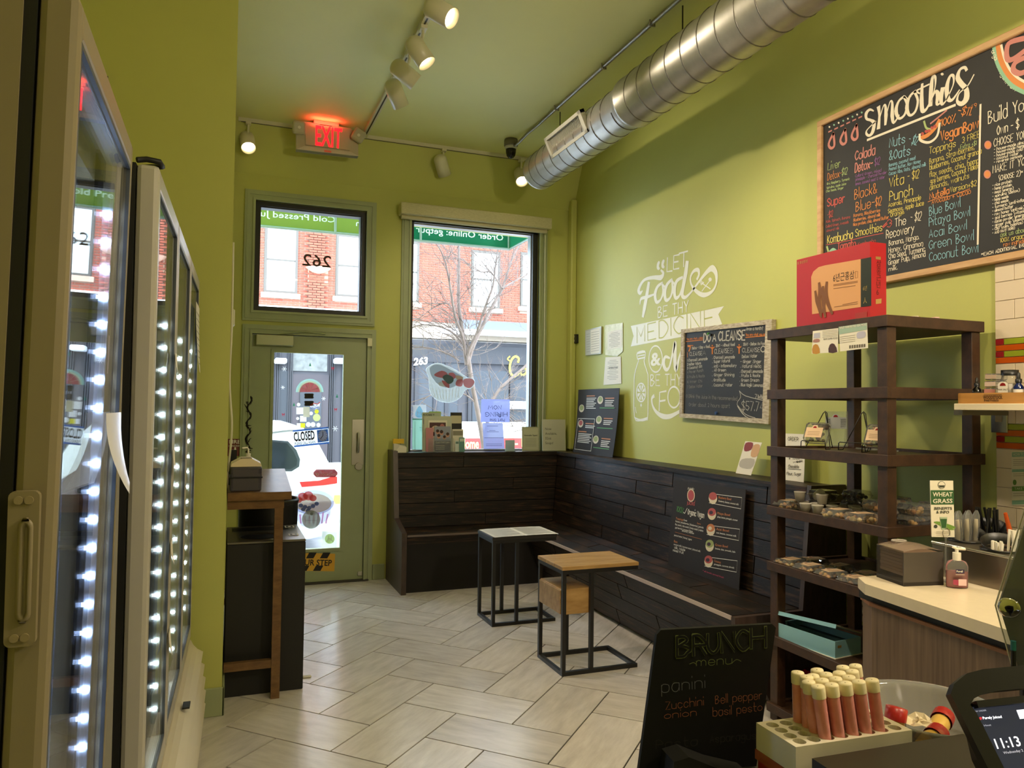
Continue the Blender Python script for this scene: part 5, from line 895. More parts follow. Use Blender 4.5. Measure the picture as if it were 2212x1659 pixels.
# clear clamshell packs
def clam(x, y, z, w_, d_, h_, rz, cont, name, label, cat, group, lab=None, tilt=0., seed=0, lump=.011, n_=14):
    o = thing(name, label, cat, (x, y, z), group); M_ = Matrix.Translation((x, y, z))@Matrix.Rotation(rz, 4, 'Z')@Matrix.Rotation(tilt, 4, 'X'); rn = random.Random(seed)
    t = MB(); c = [(-1, -1), (1, -1), (1, 1), (-1, 1)]
    def loop(s, zz): return [M_@V((a*w_/2*s, b*d_/2*s, zz)) for a, b in ((-.8, -1), (.8, -1), (1, -.8), (1, .8), (.8, 1), (-.8, 1), (-1, .8), (-1, -.8))]
    def lofts(mb, L):
        vv = sum(L, []); mb.add(vv, [(i*8+k, i*8+(k+1) % 8, (i+1)*8+(k+1) % 8, (i+1)*8+k) for i in range(len(L)-1) for k in range(8)]); return mb
    b_ = lofts(MB(), [loop(.84, 0), loop(.95, h_*.5), loop(1.03, h_*.52)]); b_.add(loop(.84, 0), [tuple(range(7, -1, -1))]); b_.build('tray', CLR, o)
    l_ = lofts(MB(), [loop(1.03, h_*.53), loop(.96, h_*.56), loop(.86, h_*.97), loop(.8, h_)]); l_.add(loop(.8, h_), [tuple(range(8))]); l_.build('lid', CLR, o)
    m = MB()
    for i in range(n_):
        p = M_@V((rn.uniform(-.36, .36)*w_, rn.uniform(-.36, .36)*d_, rn.uniform(.18, .62)*h_)); r = lump*rn.uniform(.7, 1.2); m.lathe([(.0005, -r), (r*.75, -r*.6), (r, 0), (r*.7, r*.6), (.0005, r*.9)], p, (rn.uniform(-.5, .5), rn.uniform(-.5, .5), 1), 7, i % len(cont))
    m.build('contents', cont, o)
    if lab:
        q = MB(); LPl = Pl(M_@V((0, 0, h_*1.0)), M_.to_3x3()@V((1, 0, 0)), M_.to_3x3()@V((0, 1, 0))); a, b = w_*.36, d_*.3
        q.flat([(-a, -b), (a, -b), (a, b*.6), (b*.5, b*.6), (b*.35, b), (-b*.35, b), (-b*.5, b*.6), (-a, b*.6)], LPl, .0008, 0); q.flat([(b*.3*math.cos(i*PI/8), b*.5+b*.3*math.sin(i*PI/8)) for i in range(9)], LPl, .0012, 1)
        for i in range(3): q.ribbon([(-a*.7, -b*.1-i*b*.25), (a*.7, -b*.1-i*b*.25)], .0022, LPl, .0012, 2)
        q.build('label', [mat('kraft_label', '#d8b896', .6), TRd, mat('label_ink', '#a08466', .6)], o)
    return o
NUT = [mat('granola', '#8a5f38', .7), mat('raisin', '#3d2318', .7), mat('seed', '#b08a50', .7)]; GRN = [mat('pumpkin_seed', '#6d6a3a', .7), mat('date', '#4f3420', .7)]; CHP = [mat('dried_mango', '#cfa05a', .6), mat('dried_banana', '#d8bd84', .6), mat('dried_apple', '#b5804a', .6)]
z3 = TIERS[2]+SB_
# tier 3: two labelled packs on wire easels, an empty easel and an acrylic sign
def easel(x, y, rz, label):
    o = thing('wire_easel', label, 'easel', (x, y, z3+.012), 'wire easels'); M_ = Matrix.Translation((x, y, z3+.015))@Matrix.Rotation(rz, 4, 'Z'); T_ = lambda *p: [tuple(M_@V(k)) for k in p]
    MB().tube(T_((-.062, 0, 0), (-.01, .06, .16), (0, .062, .17), (.01, .06, .16), (.062, 0, 0)), .0022, 6).build('back_wire', BLACKP, o); MB().tube(T_((-.062, 0, 0), (-.062, -.035, 0), (-.06, -.036, .03), (-.055, -.036, .034), (.055, -.036, .034), (.06, -.036, .03), (.062, -.035, 0), (.062, 0, 0)), .0022, 6).build('front_wire', BLACKP, o); MB().tube(T_((0, .062, .165), (0, .12, 0)), .0022, 6).build('prop_wire', BLACKP, o)
rzA = -PI/2+.5
for (x, y, l_) in ((2.535, 2.71, 'wire easel holding the left nut pack on the third tier'), (2.60, 2.55, 'empty middle wire easel on the third tier'), (2.555, 2.375, 'wire easel holding the right nut pack behind the corner post')): easel(x, y, -PI/2+.25, l_)
for (x, y, cont, l_, sd) in ((2.535, 2.70, GRN, 'clear labelled nut pack propped on the left wire easel', 3), (2.552, 2.368, NUT, 'clear labelled nut pack propped by the corner post of the shelf', 5)):
    clam(x+.005, y, z3+.022+.052, .115, .10, .05, -PI/2+.25, cont, 'nut_pack', l_, 'food pack', 'propped nut packs', True, 1.15, sd)
ah = thing('acrylic_sign', 'clear upright acrylic sign holder with small logo card on the third tier', 'sign holder', (2.78, 2.62, z3+.012)); AP = Pl((2.77, 2.66, z3+.012), (.05, -1, 0), (.05, 0, 1)); AC = glass('acrylic', (.93, .95, .95), 1.45, mixmin=.1)
K = CR(1700, 860, 8.508); MB().prism([AP.px(*p) for p in K((705, 245), (1112, 245), (1112, 900), (705, 890))], AP, -.002, 0).build('sheet', AC, ah); MB().prism([(-.03, -.002), (.15, -.002), (.15, .006), (-.03, .006)], AP, -.03, .03).build('foot', AC, ah)
q = MB(); q.poly(AP, K((712, 350), (830, 350), (850, 310), (895, 290), (945, 310), (970, 350), (1095, 355), (1100, 565), (712, 560)), 0, .001); q.poly(AP, K(*[(898+42*math.cos(a*PI/8), 350-42*math.sin(a*PI/8)) for a in range(9)]), 1, .0015)
for i in range(5): q.hpx(AP, ['coconut', 'raw nut', 'mango', 'walnut', 'seeds'][i], *K((735, 400+i*32))[0], *K((800, 400+i*32))[0], 2.6, .4, 2, .0015); q.hpx(AP, ['banana', 'dates', 'almond', 'cacao', 'goji'][i], *K((990, 400+i*32))[0], *K((1085, 400+i*32))[0], 2.6, .4, 2, .0015)
q.build('card', [mat('card_grey', '#a9a89c', .5), TRd, INK], ah)
# tier 4: portion cups and fruit packs
z4 = TIERS[3]+SB_; CUP = mat('milky_cup', '#d3cdc0', .35, alpha=.75)
def cup(x, y, z, label, lay=False):
    o = thing('portion_cup', label, 'cup', (x, y, z), 'small portion cups'); a = (0, 0, 1) if not lay else (.9, .35, .1); p = (x, y, z) if not lay else (x, y, z+.026)
    MB().lathe([(.001, .001), (.019, .001), (.026, .042), (.0275, .044), (.0265, .046), (.0185, .004), (.001, .004)], p, a, 18).build('cup', CUP, o); MB().lathe([(.001, .004), (.019, .005), (.021, .02), (.001, .024)], p, a, 12).build('filling', mat('cup_seeds', '#8a7a68', .8), o)
cups = [(2.53, 2.78, 0, 'front left portion cup standing on the fourth tier', 0), (2.535, 2.71, 0, 'front right portion cup standing on the fourth tier', 0), (2.60, 2.69, 0, 'rear right portion cup on the fourth tier beside the fruit packs', 0), (2.59, 2.775, 0, 'rear portion cup on the fourth tier below the stacked ones', 0),
        (2.555, 2.845, .046, 'portion cup stacked high at the left of the fourth tier', 0), (2.575, 2.725, .047, 'upright portion cup stacked on top of the others', 0), (2.61, 2.80, .047, 'portion cup lying on its side on top of the others', 1), (2.58, 2.85, 0, 'portion cup standing below the leftmost stacked cup', 0), (2.69, 2.65, 0, 'smoky portion cup in front of the dark tray packs', 0), (2.66, 2.60, 0, 'smoky portion cup second from the dark tray packs', 0)]
for x, y, dz, l_, ly in cups: cup(x, y, z4+dz, l_, ly)
DKT = [mat('cookie_dark', '#2c1d14', .6), mat('cookie_brown', '#5a3c26', .6)]
for i, (x, y, dz, rz, cont, l_) in enumerate(((2.545, 2.915, 0, .1, CHP, 'flat fruit pack at the far left end of the fourth tier'), (2.70, 2.86, .0, .2, DKT, 'dark cookie pack low at the back of the fourth tier'), (2.70, 2.85, .05, .1, DKT, 'dark cookie pack stacked at the back left of the fourth tier'), (2.85, 2.80, .0, .0, DKT, 'dark tray pack low at the back of the fourth tier beside the wall'), (2.85, 2.79, .05, .1, DKT, 'dark tray pack stacked at the back of the fourth tier'), (2.53, 2.585, 0, .2, CHP, 'dried mango pack in front of the middle of the fourth tier'), (2.53, 2.455, 0, -.1, CHP, 'dried apple pack just left of the corner post'), (2.67, 2.50, 0, .1, NUT, 'granola pack under the dried fruit stack'), (2.67, 2.495, .045, .05, CHP, 'dried fruit pack on the middle stack of the fourth tier'), (2.72, 2.36, 0, .15, NUT, 'granola pack right of the corner post, lower one'), (2.72, 2.355, .045, .1, NUT, 'granola pack right of the corner post, stacked one'), (2.86, 2.38, 0, 0, NUT, 'nut pack at the near right end of the fourth tier, lower one'), (2.86, 2.375, .045, .1, NUT, 'nut pack at the near right end of the fourth tier, stacked one'), (2.83, 2.55, 0, .1, DKT, 'nut pack behind the corner post on the fourth tier, lower one'), (2.83, 2.55, .047, 0, CHP, 'nut pack behind the corner post on the fourth tier, stacked one'))):
    clam(x, y, z4+dz, .115, .105, .045, rz, cont, 'fruit_pack', l_, 'food pack', 'packs on the fourth tier', i in (0, 5, 6), 0, i+20, .012, 18)
z5 = TIERS[4]+SB_
for i, (x, y, rz, l_) in enumerate(((2.545, 2.90, .15, 'cookie pack at the far left of the fifth tier'), (2.66, 2.87, -.1, 'cookie pack at the back left of the fifth tier'), (2.54, 2.765, .1, 'cookie pack second from the left on the fifth tier'), (2.665, 2.72, .2, 'cookie pack behind the middle of the fifth tier'), (2.54, 2.63, -.1, 'cookie pack third from the left on the fifth tier'), (2.54, 2.50, .1, 'cookie pack beside the counter corner on the fifth tier'), (2.66, 2.55, 0, 'cookie pack at the back right of the fifth tier'))):
    clam(x, y, z5, .12, .11, .035, rz, NUT if i % 2 else CHP, 'cookie_pack', l_, 'food pack', 'packs on the fifth tier', True, 0, i+60, .012, 16)
# tier 6: open blue presentation box
z6 = TIERS[5]+SB_; bb_ = thing('blue_box', 'open light blue presentation box with lifted lid on the lowest shown tier', 'box', (2.62, 2.79, z6)); BLU = mat('light_blue_card', '#8abccb', .5); INB = mat('blue_box_inside', '#2f4a52', .7)
Mb = Matrix.Translation((2.60, 2.78, z6+.0))@Matrix.Rotation(.12, 4, 'Z'); hx, hy, hh = .085, .165, .075
b_ = MB(); b_.box(-hx, -hx+.004, -hy, hy, 0, hh, M=Mb); b_.box(hx-.004, hx, -hy, hy, 0, hh, M=Mb); b_.box(-hx+.004, hx-.004, -hy, -hy+.004, 0, hh, M=Mb); b_.box(-hx+.004, hx-.004, hy-.004, hy, 0, hh, M=Mb); b_.box(-hx+.004, hx-.004, -hy+.004, hy-.004, 0, .004, M=Mb); b_.build('carton', BLU, bb_)
MB().box(-hx+.006, hx-.006, -hy+.006, hy-.006, .006, .045, M=Mb).box(-.02, -.014, -hy+.006, hy-.006, .045, .07, M=Mb).build('insert', INB, bb_); MB().box(-hx-.006, hx+.006, -hy-.006, hy+.006, -.0, .003, M=Mb).build('base_flange', PAPER, bb_)
Ml = Mb@Matrix.Translation((hx, 0, hh+.002))@Matrix.Rotation(.33, 4, 'Y')@Matrix.Rotation(-.06, 4, 'X'); MB().box(-2*hx-.004, 0, -hy, hy, 0, .006, M=Ml).build('lid', [mat('lid_cream', '#a9b2a2', .5)], bb_); MB().box(-2*hx-.006, -2*hx-.003, -hy, hy, -.012, .006, M=Ml).build('lid_lip', BLU, bb_)
q = MB(); SP_ = Pl(Mb@V((0, -hy, 0)), Mb.to_3x3()@V((1, 0, 0)), (0, 0, 1)); q.flat([(-.07, .045), (-.045, .045), (-.045, .056), (-.07, .056)], SP_, .001); q.build('gold_mark', mat('box_gold'), bb_)
# bottom: shiny red bags
for i, (x, y, r) in enumerate(((2.63, 2.84, .09), (2.84, 2.74, .1))):
    rn = random.Random(i); m = MB(); P_ = []
    for j in range(9):
        t = j/8; rr_ = r*math.sin(PI*min(.97, t*.86+.07))**.6
        P_ += [V((x+rr_*(1+.12*math.sin(3*k+j*1.3+i))*math.cos(k*PI/8), y+rr_*(1+.1*math.cos(5*k+j))*math.sin(k*PI/8), .07+t*.19)) for k in range(16)]
    m.add(P_, [(j*16+k, j*16+(k+1) % 16, (j+1)*16+(k+1) % 16, (j+1)*16+k) for j in range(8) for k in range(16)], 0, True); m.add(P_[-16:], [tuple(range(16))], 0, True); m.add(P_[:16], [tuple(range(15, -1, -1))])
    tag(m.build('red_bag', mat('shiny_red_plastic', '#7a0f18', .2)), ['shiny red plastic bag in front on the bottom of the shelf unit', 'shiny red plastic bag at the back on the bottom of the shelf unit'][i], 'bag', 'red bags')
# ================================================================== service counter
ct = thing('service_counter', 'white topped service counter with vertical grain wood panel', 'counter', (2.5, 1.3, 0)); FLP = Pl((0, 0, 0), (1, 0, 0), (0, 1, 0)); ZCt = .93
MB().prism([(1.80, .7), (3.066, .7), (3.066, 1.94), (1.985, 1.94), (1.933, 1.86)], FLP, ZCt-.035, ZCt).build('countertop', mat('cream_quartz', '#e2d3b8', .25, noise=.05, ns=30), ct)
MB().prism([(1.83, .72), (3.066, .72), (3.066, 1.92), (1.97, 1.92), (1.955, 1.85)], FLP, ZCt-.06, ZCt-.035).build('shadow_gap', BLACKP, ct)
MB().prism([(1.82, .71), (3.066, .71), (3.066, 1.93), (1.985, 1.93), (1.945, 1.855)], FLP, ZCt-.07, ZCt-.06).build('edge_band', mat('brown_edge', '#8a5a38', .5), ct)
MB().prism([(1.825, .72), (3.066, .72), (3.066, 1.92), (1.985, 1.92), (1.95, 1.85)], FLP, 0, ZCt-.07).build('front_panel', mat('vertical_grain_laminate', '#7d6550', .5, c2='#5c4838', ns=6, stretch=(14, 14, .5)), ct)
# napkin dispenser
P0, e1, e2 = V((2.02, 1.79, 0)), V((.142, -.025, 0)), V((.03, .135, 0)); nd = thing('napkin_dispenser', 'smoky grey napkin dispenser with kraft napkins on the white counter', 'napkin dispenser', (2.1, 1.84, ZCt)); SMK = mat('smoky_dispenser', '#3c3734', .18, alpha=.4); SMD = mat('dark_dispenser', '#4a4440', .3)
def sk(s, t, z): return P0+e1*s+e2*t+V((0, 0, ZCt+z))
def skbox(mb, s0, s1, t0, t1, z0, z1, mi=0): return mb.add([sk(s0, t0, z0), sk(s1, t0, z0), sk(s1, t1, z0), sk(s0, t1, z0), sk(s0, t0, z1), sk(s1, t0, z1), sk(s1, t1, z1), sk(s0, t1, z1)], [(3, 2, 1, 0), (4, 5, 6, 7), (0, 1, 5, 4), (1, 2, 6, 5), (2, 3, 7, 6), (3, 0, 4, 7)], mi)
skbox(MB(), 0, 1, 0, .03, .0, .105).build('front_plate', SMD, nd); skbox(skbox(skbox(MB(), 0, .02, .03, 1, 0, .11), .98, 1, .03, 1, 0, .11), .02, .98, .97, 1, 0, .11).build('side_wall', SMK, nd); skbox(MB(), 0, 1, 0, 1, 0, .012).build('base', SMD, nd)
for i in range(7): skbox(MB(), .05+.01*(i % 2), .95, .06, .93, .03+i*.0105, .0395+i*.0105).build('napkin_fold', mat('kraft_napkin', '#c7a88e', .9), nd)
vv = [sk(s, t, .106+(.02*math.sin(PI*min(1, max(0, s*.9+.05)))*(.55+.45*math.sin(PI*t)))) for t in (0, .25, .5, .75, 1) for s in [i/10 for i in range(11)]]; MB().add(vv, [(j*11+i, j*11+i+1, j*11+i+12, j*11+i+11) for j in range(4) for i in range(10)], 0, True).build('lid', mat('smoky_lid', '#8a7869', .2, alpha=.8), nd)
MB().tube([sk(.38+.16*math.cos(a), .7+.12*math.sin(a), .126) for a in [i*PI/8 for i in range(16)]], .0035, 6, closed=True).build('grip_ring', mat('ring_grey', '#a39a90', .3), nd)
# wheat grass sign in a clip holder
WP = Pl((2.13, 1.80, ZCt), (1, 0, 0), (0, 0, 1)); K = CR(1640, 1000, 3.771); wg = thing('wheatgrass_sign', 'tall narrow WHEAT GRASS benefits card on a clip stand', 'sign', (2.18, 1.8, ZCt))
MB().prism([WP.px(*p) for p in K((1392, 143), (1580, 145), (1592, 605), (1406, 603))], WP, -.002, 0).build('card', mat('card_white', '#ddd7c8', .5), wg); q = MB(); kp = lambda mi, *p, c=.0006, sm=0: q.poly(WP, K(*p), mi, c, sm); kt = lambda s, x0, y0, x1, y1, h, mi, b=.02: (lambda a: q.tpx(WP, s, *a[0], *a[1], h/3.771, mi, .0012, bold=b))(K((x0, y0), (x1, y1)))
kp(0, (1395, 222), (1582, 222), (1586, 338), (1399, 340)); kt('WHEAT', 1410, 272, 1572, 272, 34, 1); kt('GRASS', 1412, 327, 1572, 325, 34, 1); kt('BENEFITS', 1424, 382, 1568, 380, 22, 2); kt('& INFO', 1440, 411, 1545, 411, 22, 2)
kp(2, *[(1484+31*math.cos(a*PI/12), 180+31*math.sin(a*PI/12)) for a in range(24)]); kp(1, *[(1484+27*math.cos(a*PI/12), 180+27*math.sin(a*PI/12)) for a in range(24)], c=.0009); kp(2, (1458, 182), (1510, 182), (1502, 200), (1466, 200), c=.0012)
kp(3, (1420, 485), (1470, 478), (1585, 515), (1588, 535), (1500, 520), sm=3); kp(3, (1440, 492), (1560, 530), (1588, 545), (1530, 540), sm=3); kp(4, (1468, 440), (1530, 440), (1520, 542), (1482, 542), c=.0012); kp(0, (1472, 455), (1526, 455), (1518, 530), (1484, 530), c=.0016); kp(2, *[(1436+15*math.cos(a*PI/8), 517+15*math.sin(a*PI/8)) for a in range(16)])
for y in (560, 572, 586): q.line(WP, K((1440, y), (1560, y)), .0012, 5, .001, 0)
q.build('print', [mat('sign_forest', '#2f5a34', .5), mat('card_white'), mat('sign_dark', '#3a4038', .5), mat('grass_blade', '#6f9440', .5), mat('glass_print', '#a9b8a0', .5), mat('flyer_grey')], wg)
b0 = WP(*WP.px(*K((1516, 985))[0])); b1 = WP(*WP.px(*K((1520, 600))[0])); b0.z = ZCt; MB().tube([b0, b1], .003, 8).build('stem', CLR, wg); MB().tube([b1+V((.016*math.cos(a), -.002, .012+.016*math.sin(a))) for a in [i*PI/8 for i in range(16)]], .0012, 6, closed=True).build('clip_ring', STEEL, wg); MB().lathe([(.001, 0), (.022, 0), (.02, .004), (.001, .006)], b0, seg=20).build('foot', CLR, wg)
# pink hand sanitiser
hs = thing('hand_sanitizer', 'pink hand sanitizer pump bottle on the white counter', 'bottle', (2.17, 1.728, ZCt)); PNK = mat('pink_gel', '#d8707a', .2, alpha=.9); cx_, cy_ = 2.172, 1.726
def oval(r1, r2, z): return [V((cx_+r1*math.cos(a)*.9-r2*math.sin(a)*.15, cy_-r1*math.cos(a)*.42+r2*math.sin(a), ZCt+z)) for a in [i*PI/10 for i in range(20)]]
def loft(L, mi=0, sm=True, cap=True):
    n_ = len(L[0]); m = MB().add(sum(L, []), [(i*n_+k, i*n_+(k+1) % n_, (i+1)*n_+(k+1) % n_, (i+1)*n_+k) for i in range(len(L)-1) for k in range(n_)], mi, sm)
    if cap: m.add(L[0], [tuple(range(n_-1, -1, -1))], mi); m.add(L[-1], [tuple(range(n_))], mi)
    return m
loft([oval(.028, .015, .0), oval(.03, .017, .004), oval(.031, .018, .06), oval(.031, .018, .068), oval(.026, .015, .082), oval(.012, .009, .088)]).build('bottle', CLR, hs); loft([oval(.027, .014, .002), oval(.029, .016, .005), oval(.03, .017, .052)]).build('gel', PNK, hs)
top_ = V((cx_, cy_, ZCt+.086)); MB().cyl(top_, top_+V((0, 0, .024)), .012, seg=18).cyl(top_+V((0, 0, .024)), top_+V((0, 0, .034)), .005, seg=12).build('collar', PUMPW, hs); MB().tube([top_+V((-.012, .004, .042)), top_+V((0, 0, .036)), top_+V((.026, -.008, .034))], .0042, 8).build('pump_head', PUMPW, hs)
HPn = Pl((cx_-.013, cy_-.018, ZCt), (.9, -.42, 0), (0, 0, 1)); q = MB(); q.flat([(-.012, .05), (.014, .05), (.014, .062), (-.012, .062)], HPn, .004, 0); q.t(HPn, 'Purell', -.010, .0535, .0058, None, 1, .0046, bold=.03); q.flat([(-.004, .012), (.02, .012), (.02, .032), (-.004, .032)], HPn, .004, 2); q.flat([(-.02, .03), (-.004, .03), (-.004, .012), (-.02, .016)], HPn, .004, 3); q.ribbon([(-.012, .046), (.014, .046)], .001, HPn, .004, 1); q.build('label', [mat('label_navy', '#2a1f4a', .4), PAPER, mat('label_pale_pink', '#eec6c6', .4), mat('label_magenta', '#a83a58', .4)], hs)
# steel cutlery station with three round inserts
stn = thing('cutlery_station', 'stainless steel cutlery station with round black inserts on the counter', 'cutlery holder', (2.5, 1.66, ZCt)); MB().prism([(2.262, 1.38), (3.0, 1.38), (3.0, 1.9), (2.275, 1.9)], FLP, ZCt, ZCt+.108).build('steel_box', mat('brushed_station', '#8d8478', .3, metal=.9), stn); MB().tube([(2.262, 1.38, ZCt+.108), (2.275, 1.9, ZCt+.108)], .005, 8).build('front_lip', STEEL, stn)
zi = ZCt+.108
spots = [FL(2088, 1166, zi+.004), FL(2136, 1148, zi+.004), FL(2162, 1186, zi+.004)]
for i, p in enumerate(spots): p.x = min(p.x, 2.93); MB().lathe([(.058, .0), (.06, .006), (.054, .006), (.05, -.06), (.001, -.06)], V((p.x, p.y, zi)), seg=24).lathe([(.046, .0), (.06, .03), (.058, .03), (.044, .0)], V((p.x, p.y, zi)), (-.3, -.3, 1), 24).build('insert', BLACKP, stn)
rn = random.Random(5)
def util(name, mb_, m, label, cat, group): o = mb_.build(name, m); tag(o, label, cat, group)
for i in range(16):
    p = spots[1]+V((rn.uniform(-.035, .035), rn.uniform(-.03, .03), -.035)); d = V((-.25+i*.03, .05, 1)).normalized(); util('black_fork', MB().tube([p, p+d*(.115+.01*rn.random())], .0036, 6, rs=[.003, .0048]), BLACKP, 'black plastic cutlery handle bunched in the rear round insert', 'cutlery', 'black cutlery handles')
for i in range(12):
    p = spots[2]+V((-.04+i*.007, rn.uniform(-.03, .02), -.02)); d = V((rn.uniform(-.15, .3), .0, 1)).normalized(); util('white_spoon', MB().tube([p, p+d*(.045 if i < 7 else .085)], .004, 6, rs=[.004, .005]), PUMPW, 'white plastic cutlery handle standing in the front round insert', 'cutlery', 'white cutlery handles')
for i in range(5):
    p = spots[0]+V((-.04+i*.02, .01*(i % 2), -.03)); o = thing('wrapped_cutlery', 'plastic wrapped pale cutlery set in the left round insert', 'cutlery', p, 'wrapped cutlery sets'); d = V((-.05+i*.03, 0, 1)).normalized()
    MB().tube([p, p+d*.05, p+d*.1], .006, 8, rs=[.005, .009, .006]).build('cutlery', mat('pale_cutlery', '#d2c2a4', .4), o); MB().tube([p-d*.002, p+d*.06, p+d*.115, p+d*.13], .012, 10, rs=[.009, .013, .011, .004]).build('wrapper', CLR, o)
ot = FL(2205, 1165, zi); tag(MB().tube([ot+V((-.01, .02, -.02)), ot+V((-.035, .03, .09))], .009, 8, rs=[.011, .006]).build('orange_packet', mat('orange_film', '#c2521c', .25, alpha=.9)), 'bright orange pointed packet at the right edge behind the cutlery', 'packet')

# ================================================================== near counter in front of the viewer
nc = thing('checkout_counter', 'dark checkout counter at the lower right front edge', 'counter', (1.15, .8, 0)); MB().prism([(.655, .45), (1.6, .45), (1.6, .92), (1.02, 1.0), (.9, 1.085), (.655, 1.085)], FLP, .865, .899).build('top', mat('dark_counter_top', '#1e1b17', .4), nc); MB().prism([(.67, .47), (1.58, .47), (1.58, .9), (1.02, .98), (.89, 1.07), (.67, 1.07)], FLP, 0, .865).build('base', mat('dark_counter_base', '#241d18', .6), nc)
# brunch board
BRP = Pl((.648, 1.043, .9), (.205, -.031, 0), (0, 0, 1)); K = CR(1340, 1300, 2.537); br = thing('brunch_board', 'small black BRUNCH menu chalkboard standing on the checkout counter', 'chalkboard', (.74, 1.03, .9))
brc = [BRP.px(*p) for p in ((1428, 1361), (1668, 1348), (1676, 1356), (1634, 1680), (1378, 1680), (1419, 1371))]; brc[3] = (brc[3][0], .001); brc[4] = (brc[4][0], .001)
MB().prism(brc, BRP, -.008, 0).build('board', mat('brunch_black', '#080807', .6, spec=.25), br)
q = MB(); bw = lambda s, x0, y0, x1, y1, h, w_, mi: (lambda a: q.hpx(BRP, s, *a[0], *a[1], h/2.537, w_, mi, .0006))(K((x0, y0), (x1, y1)))
K0 = K
for i, (ch, x0, x1, yb) in enumerate((('B', 310, 385, 300), ('R', 400, 465, 293), ('U', 480, 540, 284), ('N', 555, 625, 275), ('C', 640, 700, 266), ('H', 715, 795, 252))):
    a = K((x0, yb), (x1, yb-6)); q.hpx(BRP, ch, *a[0], *a[1], 42, 7.5, 0, .0006, .05); q.hpx(BRP, ch, *a[0], *a[1], 42, 5.2, 4, .001, .0)
bw('menu', 415, 352, 610, 338, 44, 1.3, 0); q.line(BRP, K((378, 340), (400, 332), (418, 345)), .001, 0, .0006); q.line(BRP, K((610, 335), (635, 315), (660, 325)), .001, 0, .0006)
for a in (('panini', 225, 495, 462, 470, 62, 1.2, 1), ('Zucchini', 248, 590, 455, 565, 42, 1.2, 2), ('Bell pepper', 520, 558, 775, 530, 42, 1.2, 2), ('onion', 242, 640, 415, 622, 36, 1.2, 2), ('basil pesto', 506, 626, 775, 595, 42, 1.2, 2), ('Pasta', 195, 805, 420, 785, 46, 1.0, 3), ('Asparagus', 490, 772, 740, 750, 40, 1.0, 3)): bw(*a)
q.build('chalk_writing', [mat('brunch_green', '#5a6434', .9), mat('brunch_blue', '#5d5f66', .9), mat('brunch_orange', '#7d4a2c', .9), mat('brunch_faint', '#26241f', .9), mat('brunch_black')], br)  # chalk colours darkened to carry the shadow over the board
a, b = BRP.px(1515, 1665); MB().prism([(a-.075, .0), (a+.06, .0), (a+.06, .012), (a+.0, .03), (a-.045, .05), (a-.07, .045)], BRP, .004, .05).build('foot', mat('foot_black', '#1a1a18', .35), br)
# tube rack
RU, RV_ = V((.197, -.012, 0)), V((.002, .079, 0)); RO = V((.781, .875, 0)); zt = 1.0
tk = thing('tube_rack', 'white perforated rack of pink shot tubes on a red tub', 'rack', (.88, .91, .955))
def rp(s, t, z): return RO+RU*s+RV_*t+V((0, 0, z))
def rq(mb, s0, s1, t0, t1, z0, z1, mi=0): return mb.add([rp(s0, t0, z0), rp(s1, t0, z0), rp(s1, t1, z0), rp(s0, t1, z0), rp(s0, t0, z1), rp(s1, t0, z1), rp(s1, t1, z1), rp(s0, t1, z1)], [(3, 2, 1, 0), (4, 5, 6, 7), (0, 1, 5, 4), (1, 2, 6, 5), (2, 3, 7, 6), (3, 0, 4, 7)], mi)
# top plate with real holes: cells of a grid, each an annular ring of quads
RWH = mat('ivory_rack', '#dbd3c2', .45); NX, NY, rh = 8, 4, .0096; tp = MB()
for i in range(NX):
    for j in range(NY):
        c = rp((i+.5)/NX, (j+.5)/NY, zt); hx_, hy_ = RU/NX/2, RV_/NY/2; n8 = 16; inn = [c+(RU.normalized()*math.cos(k*2*PI/n8)+RV_.normalized()*math.sin(k*2*PI/n8))*min(rh, .0094) for k in range(n8)]
        out = []
        for k in range(n8):
            ca, sa = math.cos(k*2*PI/n8), math.sin(k*2*PI/n8); m_ = max(abs(ca), abs(sa)); out.append(c+hx_*(ca/m_)+hy_*(sa/m_))
        dn = [p-V((0, 0, .03)) for p in inn]; tp.add(out+inn+dn, [(k, (k+1) % n8, n8+(k+1) % n8, n8+k) for k in range(n8)]+[(n8+k, n8+(k+1) % n8, 2*n8+(k+1) % n8, 2*n8+k) for k in range(n8)])
tp.build('top_plate', RWH, tk); sk_ = MB(); rq(sk_, -.03, 0, -.06, 1.06, zt-.04, zt); rq(sk_, 1, 1.03, -.06, 1.06, zt-.04, zt); rq(sk_, 0, 1, -.06, 0, zt-.04, zt); rq(sk_, 0, 1, 1, 1.06, zt-.04, zt); rq(sk_, 0, 1, 0, 1, zt-.04, zt-.034); sk_.build('skirt', RWH, tk)
rt_ = thing('red_tub', 'red tub under the white tube rack on the checkout counter', 'tub', (.88, .91, .9)); rq(MB(), -.02, 1.02, -.04, 1.04, .9, .945).build('tub', mat('red_tub', '#9a2a20', .3), rt_); rq(MB(), -.035, 1.035, -.08, 1.08, .945, .9595).build('rim', mat('clear_rim', '#b0604a', .2, alpha=.8), rt_)
PKL = mat('pink_juice', '#e39a96', .25, c2='#d48480', ns=30); CAPM = mat('ivory_cap', '#e6d9b4', .5)
rows = [(0, (2, 3, 4, 5, 6)), (1, (2.6, 3.6, 4.7, 5.8)), (2, (2, 3.2, 4.3, 5.4, 6.4)), (3, (2, 4.9, 6, 7))]; nm_ = ['front', 'second', 'third', 'rear']
